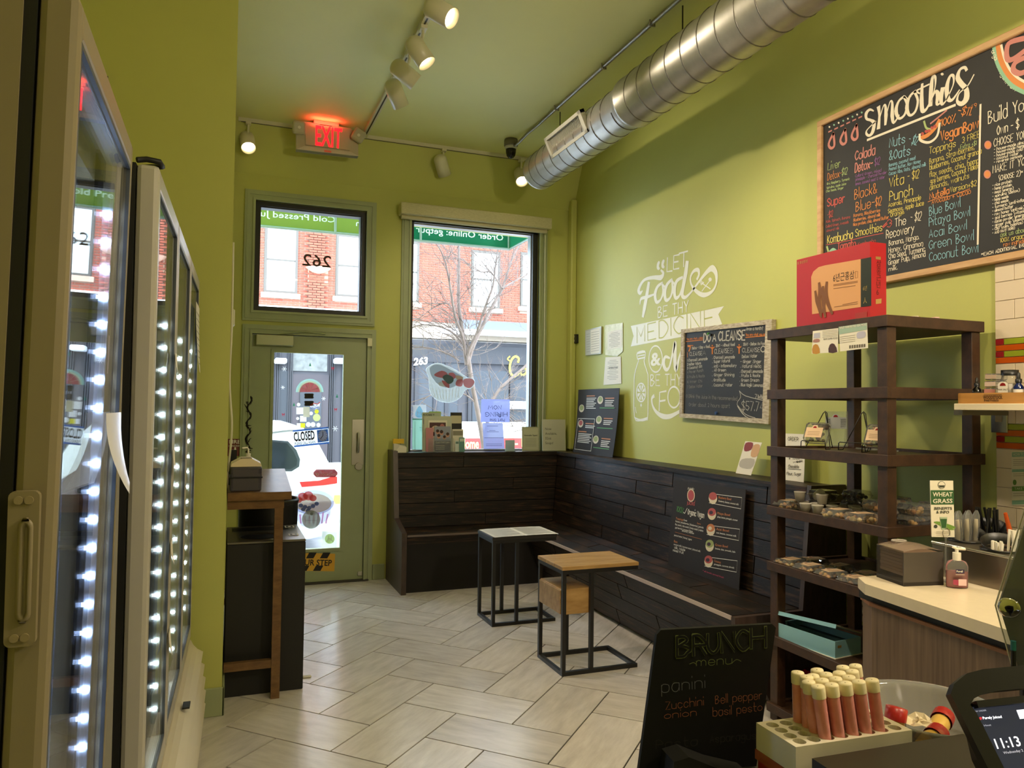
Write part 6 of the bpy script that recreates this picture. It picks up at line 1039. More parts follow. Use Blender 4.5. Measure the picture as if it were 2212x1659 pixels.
for r, cs_ in rows:
    for k, c in enumerate(cs_):
        left = (c == 2 and r >= 2); base = rp((int(c)+.5)/NX, (r+.5)/NY, zt-.03); d = V((-.02, .02, 1)).normalized() if left else V((-.12, .06, 1)).normalized()
        o = thing('juice_tube', f'pink shot tube, {["first","second","third","fourth","fifth"][k]} from left in the {nm_[r]} row of the rack', 'tube', base, 'pink shot tubes')
        R_ = .009; MB().lathe([(.001, 0), (R_*.9, .002), (R_, .006), (R_, .084), (R_*.98, .088)], base, d, 14).build('tube', PKL, o); MB().lathe([(R_*1.1, .088), (R_*1.1, .103), (R_*1.02, .105), (.001, .105)], base, d, 14).build('cap', CAPM, o)
# clear tub with red-capped bottles
bc = FL(2000, 1590, .93); bw_ = thing('clear_bowl', 'clear plastic bowl with rolled rim behind the dark terminal box', 'bowl', (bc.x, bc.y, .9)); MB().lathe([(.001, .0), (.085, .0), (.1, .02), (.118, .075), (.125, .078), (.122, .082), (.114, .076), (.097, .02), (.001, .004)], V((bc.x, bc.y, .9)), seg=32).build('bowl', glass('bowl_plastic', (.86, .85, .8), 1.4, mixmin=.18), bw_)
RC = mat('red_cap', '#a81c1c', .3); YB_ = mat('yellow_juice', '#d2a850', .3)
for i, (x, y, ax, l_) in enumerate(((1932, 1568, (.25, .05, 1), 'red-capped yellow bottle leaning upright in the clear bowl'), (2010, 1600, (1, .25, .2), 'red-capped yellow bottle lying in the clear bowl toward the viewer'), (2030, 1565, (1, .5, .25), 'red-capped bottle lying behind at the right of the clear bowl'))):
    p = FL(x, y, .955); o = thing('shot_bottle', l_, 'bottle', p, 'red-capped bottles'); MB().lathe([(.001, -.03), (.014, -.03), (.015, -.02), (.015, .005), (.013, .012)], p, ax, 16).build('bottle', YB_, o); MB().lathe([(.017, .01), (.017, .03), (.001, .031)], p, ax, 16).build('cap', RC, o)
p = FL(1985, 1585, .94); o = thing('film_cup', 'small clear cup covered with crumpled film in the bowl', 'cup', p); MB().lathe([(.001, -.02), (.022, -.02), (.028, .02), (.029, .021)], p, (0, 0, 1), 18).build('cup', CLR, o); m = MB(); rn = random.Random(2); vv = [p+V((.03*math.cos(a*PI/7)*r_/3, .03*math.sin(a*PI/7)*r_/3, .02+rn.uniform(-.004, .006))) for r_ in range(4) for a in range(14)]; m.add(vv, [(r_*14+k, r_*14+(k+1) % 14, (r_+1)*14+(k+1) % 14, (r_+1)*14+k) for r_ in range(3) for k in range(14)]); m.build('film', mat('crumpled_film', '#cfc0a0', .3), o)
# dark terminal box
t0, t1 = FL(1754, 1638, 1.0), FL(2080, 1585, 1.0); dv = V((t1.y-t0.y, t0.x-t1.x, 0)).normalized(); dv = dv if dv.y < 0 else -dv
MBX = MB(); bx_ = [t0, t1, t1+dv*.12, t0+dv*.12]; MBX.add([V((p.x, p.y, .9)) for p in bx_]+bx_, [(0, 1, 2, 3), (7, 6, 5, 4), (0, 4, 5, 1), (1, 5, 6, 2), (2, 6, 7, 3), (3, 7, 4, 0)]); tag(MBX.build('terminal_box', mat('terminal_olive', '#2a261b', .45)), 'low dark terminal box at the bottom edge in front of the bowl', 'box')
# payment tablet with handle
pc = CAM+ray(2150, 1590)*(.93/FPX); TP = Pl(pc, V((.86, -.5, 0)), V((.2, .36, .8))); pt_ = thing('payment_tablet', 'black payment tablet with handle showing 11:13 on its screen', 'tablet', V((pc.x, pc.y, .9)))
out = [TP.px(*p) for p in ((2092, 1524), (2105, 1516), (2290, 1496), (2290, 1800), (2200, 1800), (2120, 1640))]
MB().prism(out, TP, -.03, -.012).build('shell', mat('tablet_shell', '#14120e', .4), pt_)
fr_ = MB(); rimp = lambda *p: fr_.prism([TP.px(*k) for k in p], TP, -.012, .006)
rimp((2050, 1500), (2058, 1478), (2085, 1456), (2120, 1447), (2280, 1432), (2280, 1482), (2150, 1494), (2120, 1500), (2100, 1510), (2092, 1524)); rimp((2050, 1500), (2092, 1524), (2105, 1540), (2185, 1700), (2150, 1700)); rimp((2105, 1515), (2290, 1495), (2290, 1510), (2110, 1530)); fr_.build('bumper', BLACKP, pt_)
MB().prism([TP.px(*p) for p in ((2104, 1526), (2300, 1506), (2300, 1720), (2205, 1720))], TP, -.012, -.008).build('screen', mat('screen_dark', '#20222a', .2, emit='#2a2d38', es=.55), pt_)
q = MB(); K = CR(1640, 1420, 3.867); tq = lambda s, x0, y0, x1, y1, h, mi, b=.01: (lambda a: q.tpx(TP, s, *a[0], *a[1], h/3.867, mi, -.0074, bold=b))(K((x0, y0), (x1, y1)))
tq('Purely Juiced', 1890, 512, 2050, 500, 20, 0, .03); tq('11:13', 2010, 760, 2215, 735, 80, 0); tq('Wednesday 2', 2065, 805, 2230, 782, 20, 1); tq('Host', 1900, 572, 1960, 566, 14, 1); tq('NEW ORDER', 1805, 455, 1920, 442, 12, 1)
q.poly(TP, K(*[(1868+13*math.cos(a*PI/7), 505+13*math.sin(a*PI/7)) for a in range(14)]), 2, -.0074); q.poly(TP, K((2170, 435), (2300, 420), (2300, 500), (2200, 510)), 0, -.0074); q.build('screen_text', [mat('screen_white', '#e8e8ee', .4, emit='#e8e8ee', es=.9), mat('screen_grey', '#a8a8b4', .4, emit='#a8a8b4', es=.6), mat('screen_red', '#c0303a', .4, emit='#c0303a', es=.6)], pt_)
pb = TP(*TP.px(2230, 1620)); MB().cyl(V((pb.x, pb.y, .9)), pb+TP.n*-.03, .02, seg=16).build('support', BLACKP, pt_); MB().cyl(V((pb.x, pb.y, .9)), V((pb.x, pb.y, .908)), .035, seg=24).build('base', BLACKP, pt_)
# acrylic-faced reader on a pole with chrome knob
kc = V((1.15, .83, 1.18)); RPn = Pl(kc, (.58, -.815, 0), (0, 0, 1)); kr = thing('card_reader_stand', 'black acrylic-edged stand with round chrome knob at the right edge', 'stand', V((kc.x+.02, kc.y-.02, .9)))
MB().prism([RPn.px(*p) for p in ((2300, 1000), (2212, 1145), (2158, 1310), (2200, 1445), (2300, 1500))], RPn, -.05, -.004).build('black_panel', BLACKP, kr); MB().prism([RPn.px(*p) for p in ((2300, 960), (2214, 1096), (2150, 1308), (2190, 1455), (2300, 1510))], RPn, -.003, .0).build('acrylic_sheet', AC, kr)
MB().tube([RPn(*RPn.px(*p), -.001) for p in ((2300, 960), (2214, 1096), (2150, 1308), (2190, 1455))], .0012, 6).build('bright_edge', mat('acrylic_edge', '#c9bfa4', .2), kr)
c_ = RPn(*RPn.px(2180, 1311), 0); MB().lathe([(.0155, 0), (.0155, .008), (.0125, .010), (.001, .0095)], c_, RPn.n, 28).build('knob', mat('chrome', '#cfcfcb', .08, metal=1), kr); pp = RPn(*RPn.px(2215, 1430), -.025); MB().cyl(V((pp.x, pp.y, .9)), pp, .008, seg=12).build('pole', BLACKP, kr); MB().cyl(V((pp.x, pp.y, .9)), V((pp.x, pp.y, .906)), .05, seg=24).build('base', BLACKP, kr)
tp_ = RPn(*RPn.px(2189, 1400), .012); MB().cyl(tp_+V((0, 0, -.035)), tp_+V((0, 0, .0)), .0035, seg=10).build('pen', BLACKP, kr); MB().cyl(tp_, tp_+V((0, 0, .014)), .004, seg=10).build('pen_cap', mat('teal_cap', '#1f6f76', .4), kr)
# ================================================================== display fridges on the left
FRB = mat('fridge_beige', '#857a60', .42); FRW = mat('fridge_cream', '#aeaaa0', .32); GASK = mat('gasket_black', '#060606', .6); LINER = mat('fridge_liner', '#9aa2aa', .22); FG = glass('fridge_glass', (.95, .97, .98), 1.5, k=.6)
LEDB = mat('led_cold', '#ffffff', .4, emit='#bcd4ff', es=260); LEDG = mat('led_neutral', '#ffffff', .4, emit='#eefaf0', es=110)
def fridge(name, label, M_, doors, width, H, zdoor, body, frame, led, nled, lz0, lz1, wire=True, ledx=-.085):
    o = thing(name, label, 'fridge', M_@V((-.35, width/2, 0))); D = -.68; b = lambda *a, **k: MB().box(*a, M=M_, **k)
    b(D, -.068, 0, .03, .0, H).build('side_panel', body, o); b(D, -.068, width-.03, width, .0, H).build('side_panel', body, o); b(D, -.068, .03, width-.03, H-.1, H).build('top_panel', body, o); b(D, D+.03, .03, width-.03, 0, H-.1).build('back_panel', LINER, o); b(D+.03, -.068, .03, width-.03, .0, zdoor).build('plinth', body, o)
    b(D+.03, -.1, .03, .034, zdoor, H-.1).box(D+.03, -.1, width-.034, width-.03, zdoor, H-.1, M=M_).build('liner', LINER, o)
    dw = width/doors; T_ = .03 if doors == 1 else .045
    for i in range(doors):
        y0, y1 = i*dw+.003, (i+1)*dw-.003; t = T_; z0, z1 = zdoor, H
        d = MB(); d.box(-.052, 0, y0, y0+t, z0, z1, M=M_, bev=.012, seg=2); d.box(-.02 if doors == 1 else -.052, 0, y1-t, y1, z0, z1, M=M_, bev=.012, seg=2); d.box(-.05, 0, y0+t*.6, y1-t*.6, z1-.062, z1, M=M_, bev=.012, seg=2); d.box(-.05, 0, y0+t*.6, y1-t*.6, z0, z0+.07, M=M_, bev=.012, seg=2)
        dr = d.build('door_frame', frame, o); b(-.012, -.007, y0+t*.8, y1-t*.8, z0+.05, z1-.05).build('glass', FG, dr); rim_ = MB()
        for a in ((y0+t-.006, y0+t+.002, z0+.064, z1-.056), (y1-t-.002, y1-t+.006, z0+.064, z1-.056)): rim_.box(-.008, -.001, *a, M=M_)
        for a in ((y0+t, y1-t, z1-.064, z1-.056), (y0+t, y1-t, z0+.064, z0+.072)): rim_.box(-.008, -.001, *a, M=M_)
        rim_.build('glass_gasket', mat('gasket_grey', '#3d434a', .5), dr)
        b(-.068, -.052, y0, y1, z0, z1).build('door_gasket', GASK, o) if False else MB().box(-.068, -.052, y0, y0+.03, z0, z1, M=M_).box(-.068, -.052, y1-.03, y1, z0, z1, M=M_).box(-.068, -.052, y0+.03, y1-.03, z1-.03, z1, M=M_).box(-.068, -.052, y0+.03, y1-.03, z0, z0+.03, M=M_).build('door_gasket', GASK, o)
        yl = y1-t*.8-.012; st_ = b(ledx-.02, ledx, yl, yl+.008, z0+.03, z1-.1).build('led_strip', mat('led_channel', '#8f98a3', .25), o)
        for k in range(nled): z = lz0+(lz1-lz0)*k/(nled-1); MB().box(ledx-.014, ledx-.005, yl-.003, yl, z-.0045, z+.0045, M=M_).build('led', led, st_)
        if wire:
            for z in (.45, .62, .79, .95, 1.11, 1.28):
                if z < zdoor: continue
                w_ = MB()
                for xx in (-.58, -.12): w_.tube([M_@V((xx, y0+.05, z)), M_@V((xx, y1-.05, z))], .004, 6)
                for k in range(9): yy = y0+.06+(y1-y0-.12)*k/8; w_.tube([M_@V((-.58, yy, z+.003)), M_@V((-.12, yy, z+.003))], .002, 5)
                w_.tube([M_@V((-.12, y0+.05, z+.03)), M_@V((-.12, y1-.05, z+.03))], .003, 6); w_.build('wire_shelf', mat('coated_wire', '#c5ccd2', .2), o)
    return o
M1 = Matrix.Translation((-.21, 1.18, 1.3))@Matrix.Rotation(.016, 4, 'Y')@Matrix.Translation((0, 0, -1.3)); f1 = fridge('display_fridge', 'beige single glass door display fridge lit by blue-white LEDs, nearest the viewer', M1, 1, .66, 2.05, .3, FRB, FRB, LEDB, 27, .35, 1.88, True, -.03)
# door handle plate on the door's near edge
hd = MB(); HPL = Pl((-.262, 1.179, 1.02), (1, 0, 0), (0, 0, 1)); h0, h1 = HPL.px(12, 1395), HPL.px(98, 1058); x0, x1, z0, z1 = h0[0], h1[0]-.004, h0[1], h1[1]
rrp = lambda a0, a1, b0, b1, r: [(a0+r+r*math.cos(t), b0+r+r*math.sin(t)) for t in [PI+i*PI/8 for i in range(5)]]+[(a1-r+r*math.cos(t), b0+r+r*math.sin(t)) for t in [1.5*PI+i*PI/8 for i in range(5)]]+[(a1-r+r*math.cos(t), b1-r+r*math.sin(t)) for t in [i*PI/8 for i in range(5)]]+[(a0+r+r*math.cos(t), b1-r+r*math.sin(t)) for t in [.5*PI+i*PI/8 for i in range(5)]]
hnd = hd.prism(rrp(x0, x1, z0, z1, .008), HPL, 0, .012).build('handle_plate', FRB, f1); m = MB(); out = rrp(x0+.012, x1-.006, z0+.03, z1-.035, .012); inn = rrp(x0+.02, x1-.012, z0+.038, z1-.043, .008); n_ = len(out)
m.add([HPL(a, b, .0122) for a, b in out]+[HPL(a, b, .018) for a, b in [((p[0]+q_[0])/2, (p[1]+q_[1])/2) for p, q_ in zip(out, inn)]]+[HPL(a, b, .0126) for a, b in inn], [(k, (k+1) % n_, n_+(k+1) % n_, n_+k) for k in range(n_)]+[(n_+k, n_+(k+1) % n_, 2*n_+(k+1) % n_, 2*n_+k) for k in range(n_)], 0, True); m.build('grip_rim', FRB, hnd)
for a in (x0+.012, x1-.012):
    for b in (z0+.012, z1-.012): MB().cyl(HPL(a, b, .012), HPL(a, b, .0145), .0055, seg=14).build('screw_cap', mat('screw_beige', '#8f8264', .5), hnd)
M2 = Matrix.Translation((-.158, 2.0, 0))@Matrix.Rotation(-.0233, 4, 'Z'); f2_ = fridge('display_fridge', 'cream three door display fridge with white louvred kick plate', M2, 3, 1.80, 2.06, .40, FRW, FRW, LEDG, 18, .55, 1.72, False, -.02)
# kick plate
prof = [(-.06, .39), (.0, .395), (.012, .37)]
for i in range(5): prof += [(.03+.012*i*(1-i*.12), .35-.06*i), (.055+.01*i*(1-i*.15), .335-.06*i), (.022+.012*i*(1-i*.12), .325-.06*i)]
prof += [(.05, .03), (.03, .0), (-.06, .0)]; KP = Pl(M2@V((0, 1.79, 0)), M2.to_3x3()@V((1, 0, 0)), (0, 0, 1)); MB().prism(prof, KP, 0, 1.78).build('kick_plate', mat('kick_white', '#d3cab6', .35), f2_)
MB().box(.02, .045, 1.0, 1.06, .372, .378, M=M2).build('kick_mark', GASK, f2_)
MB().tube([M2@V(p) for p in ((-.05, .0, 2.065), (-.03, .01, 2.072), (.0, .0, 2.066), (.002, .05, 2.07), (-.04, .06, 2.066))], .007, 6).build('black_tape', GASK, f2_)
# notes taped on the fridges
N1 = Pl(M1@V((.002, 0, 0)), (0, -1, 0), (0, 0, 1))
def sheet(name, label, M_, y0, y1, z0, z1, curl, m=PAPER, lines=0, x=.004):
    q = MB(); n_ = 8; vv = []
    for j in range(n_+1): t = j/n_; vv += [M_@V((x+curl*t*t, y0, z1+(z0-z1)*t)), M_@V((x+curl*t*t*.5, y1, z1+(z0-z1)*t))]
    q.add(vv, [(2*j, 2*j+1, 2*j+3, 2*j+2) for j in range(n_)], 0, True)
    for k in range(lines): z = z1-(k+1.5)*(z1-z0)/(lines+2); t = (z1-z)/(z1-z0); q.add([M_@V((x+.0015+curl*t*t*.75, y0+.02, z)), M_@V((x+.0015+curl*t*t*.6, y1-.03, z)), M_@V((x+.0015+curl*t*t*.6, y1-.03, z-.003)), M_@V((x+.0015+curl*t*t*.75, y0+.02, z-.003))], [(0, 1, 2, 3)], 1)
    return tag(q.build(name, [m, mat('grey_ink')]), label, 'notice')
sheet('taped_note', 'white note sheet taped to the near fridge glass, its edge curling out', M1, .40, .62, 1.31, 1.46, .045, film('thin_paper', '#f3efe6', .97, .35))
sheet('taped_note', 'pale printed notice taped near the far top of the three door fridge', M2, 1.50, 1.76, 1.62, 1.92, .02, PAPER, 9)
for i, (y, z, l_) in enumerate(((.56, 1.60, 'top'), (.57, 1.30, 'second'), (.57, 1.02, 'third'), (.585, .74, 'lowest'))): sheet('price_tag', f'{l_} small paper tag hanging on the first mullion of the three door fridge', M2, y-.03, y+.035, z-.035, z+.035, .012)
q = MB(); q.box(-.0225, -.022, .585, .6, 1.54, 1.62, M=M1); tag(q.build('fridge_sticker', mat('sticker_strip', '#c9a79c', .5)), 'narrow pinkish sticker strip inside the near fridge glass edge', 'sticker')
# ================================================================== outside: awning, street, car, tree, facade
GRA = film('awning_green', '#2f7d5c', .97, .6); GRL = film('awning_lime', '#8f9f52', .97, .5)
Ya_ = 7.6; AWP = Pl((0, Ya_, 0), (1, 0, 0), (0, 0, 1)); axr = AWP.px(1101, 541)[0]; az = 3.19
aw = thing('shop_awning', 'green shop awning with white lettering over the front, seen from behind', 'awning', (1.2, 7.2, az))
B(1.5, axr, Ya_, Ya_+.006, az, az+.36).build('valance', GRA, aw); B(-1.0, 1.5, Ya_, Ya_+.006, az, az+.36).build('valance', GRL, aw); B(axr-.006, axr, 6.72, Ya_, az, az+.36).build('side_valance', GRA, aw)
MB().add([V((-1, Ya_, az+.36)), V((axr, Ya_, az+.36)), V((axr, 6.72, az+.9)), V((-1, 6.72, az+.9))], [(0, 1, 2, 3)]).build('roof_sheet', GRA, aw); fr_ = MB().tube([(-1, Ya_-.02, az+.005), (axr-.01, Ya_-.02, az+.005), (axr-.01, 6.72, az+.005)], .014, 8)
for x in (1.0, 1.87, axr-.02): fr_.tube([(x, Ya_-.02, az), (x, Ya_-.02, az+.36), (x, 6.72, az+.88)], .013, 8)
fr_.build('frame_tubes', mat('awning_tube', '#9aa39b', .4, metal=.5), aw)
AT = Pl((0, Ya_-.004, 0), (1, 0, 0), (0, 0, 1)); q = MB(); rev2(q, AT, 898, 501, 1087, 520, 13, 'Order Online: getpur'); rev2(q, AT, 563, 467, 724, 481, 13, 'Cold Pressed Ju'); rev2(q, AT, 769, 488, 790, 490, 13, 'on'); rev2(q, AT, 1112, 512, 1124, 510, 8, 's'); q.build('lettering', mat('awning_white', '#eef4ee', .5, emit='#ffffff', es=.0), aw)
# ground
PAV = mat('pavement', '#9d9a95', .8, noise=.2, ns=3); struct(B(-14, 24, YF+TH, 8.7, -.4, -.15).build('floor_sidewalk_near', PAV)); struct(B(-14, 24, 8.7, 14, -.5, -.3).build('floor_road', mat('asphalt', '#8f8e8e', .85, noise=.2, ns=4))); struct(B(-14, 24, 14, 22.4, -.4, -.15).build('floor_sidewalk_far', PAV))
tag(B(1.5, 6, 13.85, 14.0, -.3, -.145).build('yellow_kerb', mat('kerb_yellow', '#d9b13a', .7)), 'yellow painted kerb across the street right of the white car', 'kerb')
# ---- facade across the street
FY = 22.; FP_ = Pl((0, FY, 0), (1, 0, 0), (0, 0, 1)); fp = lambda x, y, Y=FY: FW(x, y, Y)
fb = thing('brick_building', 'red brick building across the street above the grey shopfront', 'building', (5, FY, -.15))
zb0 = fp(700, 675).z; B(-6, 16, FY+.02, FY+1.0, zb0-.6, 12).build('wall', mat('mortar', '#a89684', .9), fb)
BRK = [mat('brick_red', '#8a3f2b', .85, c2='#9a4d36', ns=3, rnd=.15)]
wins = [((573, 487), (642, 636)), ((727, 505), (800, 645)), ((1019, 540), (1079, 668)), ((870, 520), (904, 655)), ((1125, 545), (1210, 668))]
wr_ = []
for (a, b), (c, d) in wins: p, q_ = fp(a, b), fp(c, d); wr_.append((p.x, q_.x, q_.z, p.z))
bh, bl = .072, .225; cand = []; half = []
zc0 = zb0-.1
for r in range(48):
    z = zc0+r*bh; x = -.4+(bl/2 if r % 2 else 0)
    while x < 10.6:
        if not any(x+bl > w[0]+.02 and x < w[1]-.02 and z+bh > w[2]-.13 and z < w[3] for w in wr_): cand.append((x, z))
        else:
            for w in wr_:
                if z+bh > w[2]-.13 and z < w[3] and x < w[1] and x+bl > w[0]:
                    if x < w[0]-.02: half.append((x, w[0], z))
                    if x+bl > w[1]+.02: half.append((w[1], x+bl, z))
        x += bl
pa, pb_ = fp(664, 600).x, fp(702, 600).x
def pil(x): return pa < x+.1 < pb_
bme = MB().box(0, bl-.02, -.03, .03, 0, bh-.02); me_ = bpy.data.meshes.new('brick'); me_.from_pydata([tuple(p) for p in bme.v], [], bme.f); me_.materials.append(BRK[0])
tc = fp(670, 570); cand.sort(key=lambda p: (p[0]-tc.x)**2+(p[1]-tc.z)**2)
for x, z in cand[:290]: o = bpy.data.objects.new('brick', me_); COL.objects.link(o); o.parent = fb; o.location = V((x, FY+.02-(.07 if pil(x) else 0), z))-V(fb['_o'])
rest = MB()
for x, z in cand[290:]: rest.box(x, x+bl-.02, FY-.01, FY+.05, z, z+bh-.02)
for xa, xb, z in half: rest.box(xa, xb-.02, FY-.01, FY+.05, z, z+bh-.02)
o = rest.build('far_bricks', BRK[0], fb); o['kind'] = 'stuff'
FRM = mat('window_frame_beige', '#4f473e', .6); SKY = mat('painted_sky_pane', '#e8eef2', .08); BLI = mat('blind_pane', '#cfd3cf', .4)  # near-white panes: the bright sky reflection is painted in as colour
for i, (x0, x1, z0, z1) in enumerate(wr_):
    wdw = rim(MB(), x0, x1, z0, z1, .07, FY-.04, FY+.08).build('window', FRM, fb); zm = (z0+z1)/2
    B(x0+.07, x1-.07, FY-.005, FY+.01, z0+.07, zm-.02).build('pane', SKY if i != 1 else BLI, wdw); B(x0+.07, x1-.07, FY-.015, FY+.0, zm+.02, z1-.07).build('pane', SKY if i < 2 else BLI, wdw); B(x0+.07, x1-.07, FY-.02, FY+.01, zm-.025, zm+.025).build('meeting_rail', FRM, wdw); B(x0-.08, x1+.08, FY-.1, FY+.05, z0-.14, z0).build('sill', mat('stone_sill', '#b9937c', .7), fb)
c0 = fp(665, 580); c1 = fp(708, 612); B(c0.x, c1.x, FY-.03, FY+.03, c1.z, c0.z).build('stone_panel', mat('terracotta', '#c79a80', .8), fb); MB().lathe([(.001, -.16), (.2, -.1), (.34, 0), (.36, .03)], V(((c0.x+c1.x)/2, FY-.02, c0.z)), seg=20).build('stone_shell', mat('terracotta'), fb)
# ---- shopfront
sf = thing('shopfront', 'grey timber shopfront across the street with arched glass door', 'shopfront', (4, FY, -.15)); GRY = mat('shop_grey', '#39363a', .7, noise=.25, ns=2); GRD = mat('shop_dark', '#232125', .6); zt_ = fp(700, 690).z
B(-6, 16, FY-.02, FY+.5, -.15, zb0-.65).build('wall', GRY, sf)
cz0, cz1 = fp(700, 680, FY-.9).z, fp(700, 662).z; SNOW = mat('white_cornice', '#eceef2', .7); B(-6, 4.6, FY-.9, FY, cz0-.1, cz0+.06).build('cornice', SNOW, sf); MB().prism([(-.9, cz0+.06), (0, cz1-.05), (0, cz0-.1)], Pl((-6, FY, 0), (0, 1, 0), (0, 0, 1)), 0, 11.0).build('canopy_roof', SNOW, sf)
p = fp(985, 700); p2 = fp(1150, 722); B(p.x, 14, FY-.5, FY, p2.z, p2.z+.28).build('cornice', mat('slate_grey', '#565b64', .6), sf); B(p.x-.6, 14, FY-.55, FY-.4, p2.z-.16, p2.z).build('fascia', SNOW, sf)
p = fp(900, 742); p2 = fp(1150, 790); B(fp(890, 700).x, 14, FY-.12, FY, p2.z, p.z).build('sign_band', GRD, sf)
for x in (895, 935, 960, 1010, 1100): q_ = fp(x, 800); B(q_.x, q_.x+.12, FY-.1, FY, -.15, q_.z+.4).build('pilaster', GRD, sf)
SP2 = Pl((0, FY-.13, 0), (1, 0, 0), (0, 0, 1)); q = MB(); q.tpx(SP2, '263', 893, 789, 925, 786, 15, 0, .01, sh=.2, bold=.03); q.build('number', mat('sign_white_paint', '#f0efe8', .6), sf); q = MB(); q.line(SP2, [(1119, 782), (1120, 774), (1113, 770), (1105, 777), (1101, 792), (1103, 806), (1111, 813), (1121, 807)], .07, 0, .01, 5); q.line(SP2, [(1101, 770), (1096, 776), (1104, 781)], .04, 0, .01, 3); q.line(SP2, [(1133, 795), (1125, 800), (1127, 810), (1136, 806), (1137, 797), (1132, 796)], .06, 0, .01, 4); q.hpx(SP2, 'rner', 1142, 808, 1180, 800, 14, 3, 0, .01); q.build('gold_script', mat('gold_paint', '#b8a428', .5), sf)
a, b = fp(1062, 866), fp(1150, 884); B(a.x, 14, FY-.2, FY-.14, b.z, a.z).build('white_sign', SNOW, sf); q = MB(); q.tpx(Pl((0, FY-.2, 0), (1, 0, 0), (0, 0, 1)), 'M I A  M A R K E T', 1066, 880, 1146, 878, 6, 0, .01); q.build('sign_text', mat('pale_ink'), sf)
a, b = fp(985, 946), fp(1150, 977); B(a.x, 14, FY-.3, FY-.24, b.z, a.z).build('red_banner', mat('banner_red', '#8f2720', .6), sf); B(a.x, 14, FY-.28, FY-.22, a.z, a.z+.5).build('banner_top', mat('banner_cream', '#efe9d2', .6), sf); RBP = Pl((0, FY-.3, 0), (1, 0, 0), (0, 0, 1)); q = MB(); q.tpx(RBP, 'Home', 994, 968, 1034, 968, 20, 0, .01, bold=.02); q.tpx(RBP, '- Re', 1112, 965, 1150, 964, 18, 0, .01, bold=.02); q.build('banner_text', mat('banner_yellow', '#f0dd7a', .6), sf)
for x0, x1, y0, y1 in ((900, 985, 770, 1000), (1020, 1095, 800, 1000), (1100, 1190, 820, 1000), (600, 628, 800, 1010)): a, b = fp(x0, y0), fp(x1, y1); B(a.x, b.x, FY-.06, FY-.03, max(b.z, .2), a.z).build('shop_window', mat('dark_reflect', '#323438', .25, spec=.3), sf)
# arched door
a, b = fp(632, 808), fp(706, 1010); dr_ = B(a.x, b.x, FY-.08, FY-.02, -.15, a.z).build('shop_door', mat('door_brown', '#332b2e', .6), sf); a2, b2 = fp(648, 820), fp(692, 935); ar = [(a2.x, b2.z), (b2.x, b2.z)]+[((a2.x+b2.x)/2+(b2.x-a2.x)/2*math.cos(t*PI/12), a2.z-.4+.4*math.sin(t*PI/12)) for t in range(13)]
MB().prism(ar, FP_, .09, .12).build('arched_glass', mat('dark_reflect'), dr_); a, b = fp(628, 757), fp(706, 803); B(a.x, b.x, FY-.06, FY-.02, b.z, a.z).build('transom_glass', mat('leaf_reflect', '#6a6a64', .3, c2='#454642', ns=6), sf)
for x in (594, 622, 712, 740):
    for k in range(3): q_ = fp(x+k*4, 800); B(q_.x, q_.x+.03, FY-.1, FY-.02, -.15, fp(x, 745).z).build('fluting', GRD, sf)
for x0, x1 in ((592, 617), (719, 744)): a, b = fp(x0, 775), fp(x1, 787); B(a.x, b.x, FY-.5, FY-.02, b.z, a.z, bev=.03).build('wall_lamp', SNOW, sf)
# ---- parked white car, side on, its rear to the right
cy0 = 9.3; CPL = Pl((0, cy0, 0), (1, 0, 0), (0, 0, 1)); CARW = mat('car_white', '#e6e6ea', .25, coat=.5); ca_ = thing('parked_car', 'white hatchback parked at the kerb outside the door, tail to the right', 'car', (-1, cy0+.8, -.3))
px_ = [(590, 913), (625, 914), (655, 924), (690, 962), (712, 1003), (722, 1012), (728, 1030), (724, 1060), (716, 1100)]; pr2 = [CPL.px(*p) for p in px_]
xr = max(p[0] for p in pr2); zr = pr2[0][1]
side = [(-3.1, -.1), (-3.15, .35), (-2.9, .52), (-2.0, .62), (-1.2, 1.18), (-.6, zr+.03)]+[(p[0], p[1]) for p in pr2]+[(xr-.02, -.05), (xr-.3, -.12)]
MB().prism(side, CPL, -1.6, 0).build('body', CARW, ca_); q = MB(); q.poly(CPL, [(560, 948), (622, 953), (640, 972), (648, 992), (646, 1008), (630, 1018), (560, 1018)], 0, .006); q.build('quarter_window', mat('car_glass', '#3a3f42', .1), ca_)
q = MB(); q.poly(CPL, [(566, 952), (620, 957), (634, 975), (642, 993), (640, 1006), (628, 1013), (566, 1013)], 0, .009); q.build('window_tint', mat('car_glass2', '#262b2d', .08), ca_)
q = MB().prism([CPL.px(*p) for p in ((647, 1041), (652, 1052), (700, 1048), (728, 1044), (728, 1030), (722, 1028), (690, 1038))], CPL, -.05, .012); q.build('tail_lamp', mat('tail_red', '#d82a2e', .2), ca_); q = MB(); q.line(CPL, [(566, 938), (628, 930), (650, 935)], .02, 0, .01, 3); q.build('roof_rail', mat('rail_grey', '#8f9196', .3, metal=.6), ca_)
for x in (.35, -2.2): MB().cyl((x, cy0+.2, -.0), (x, cy0-.02, -.0), .3, seg=28).build('wheel', BLACKP, ca_)
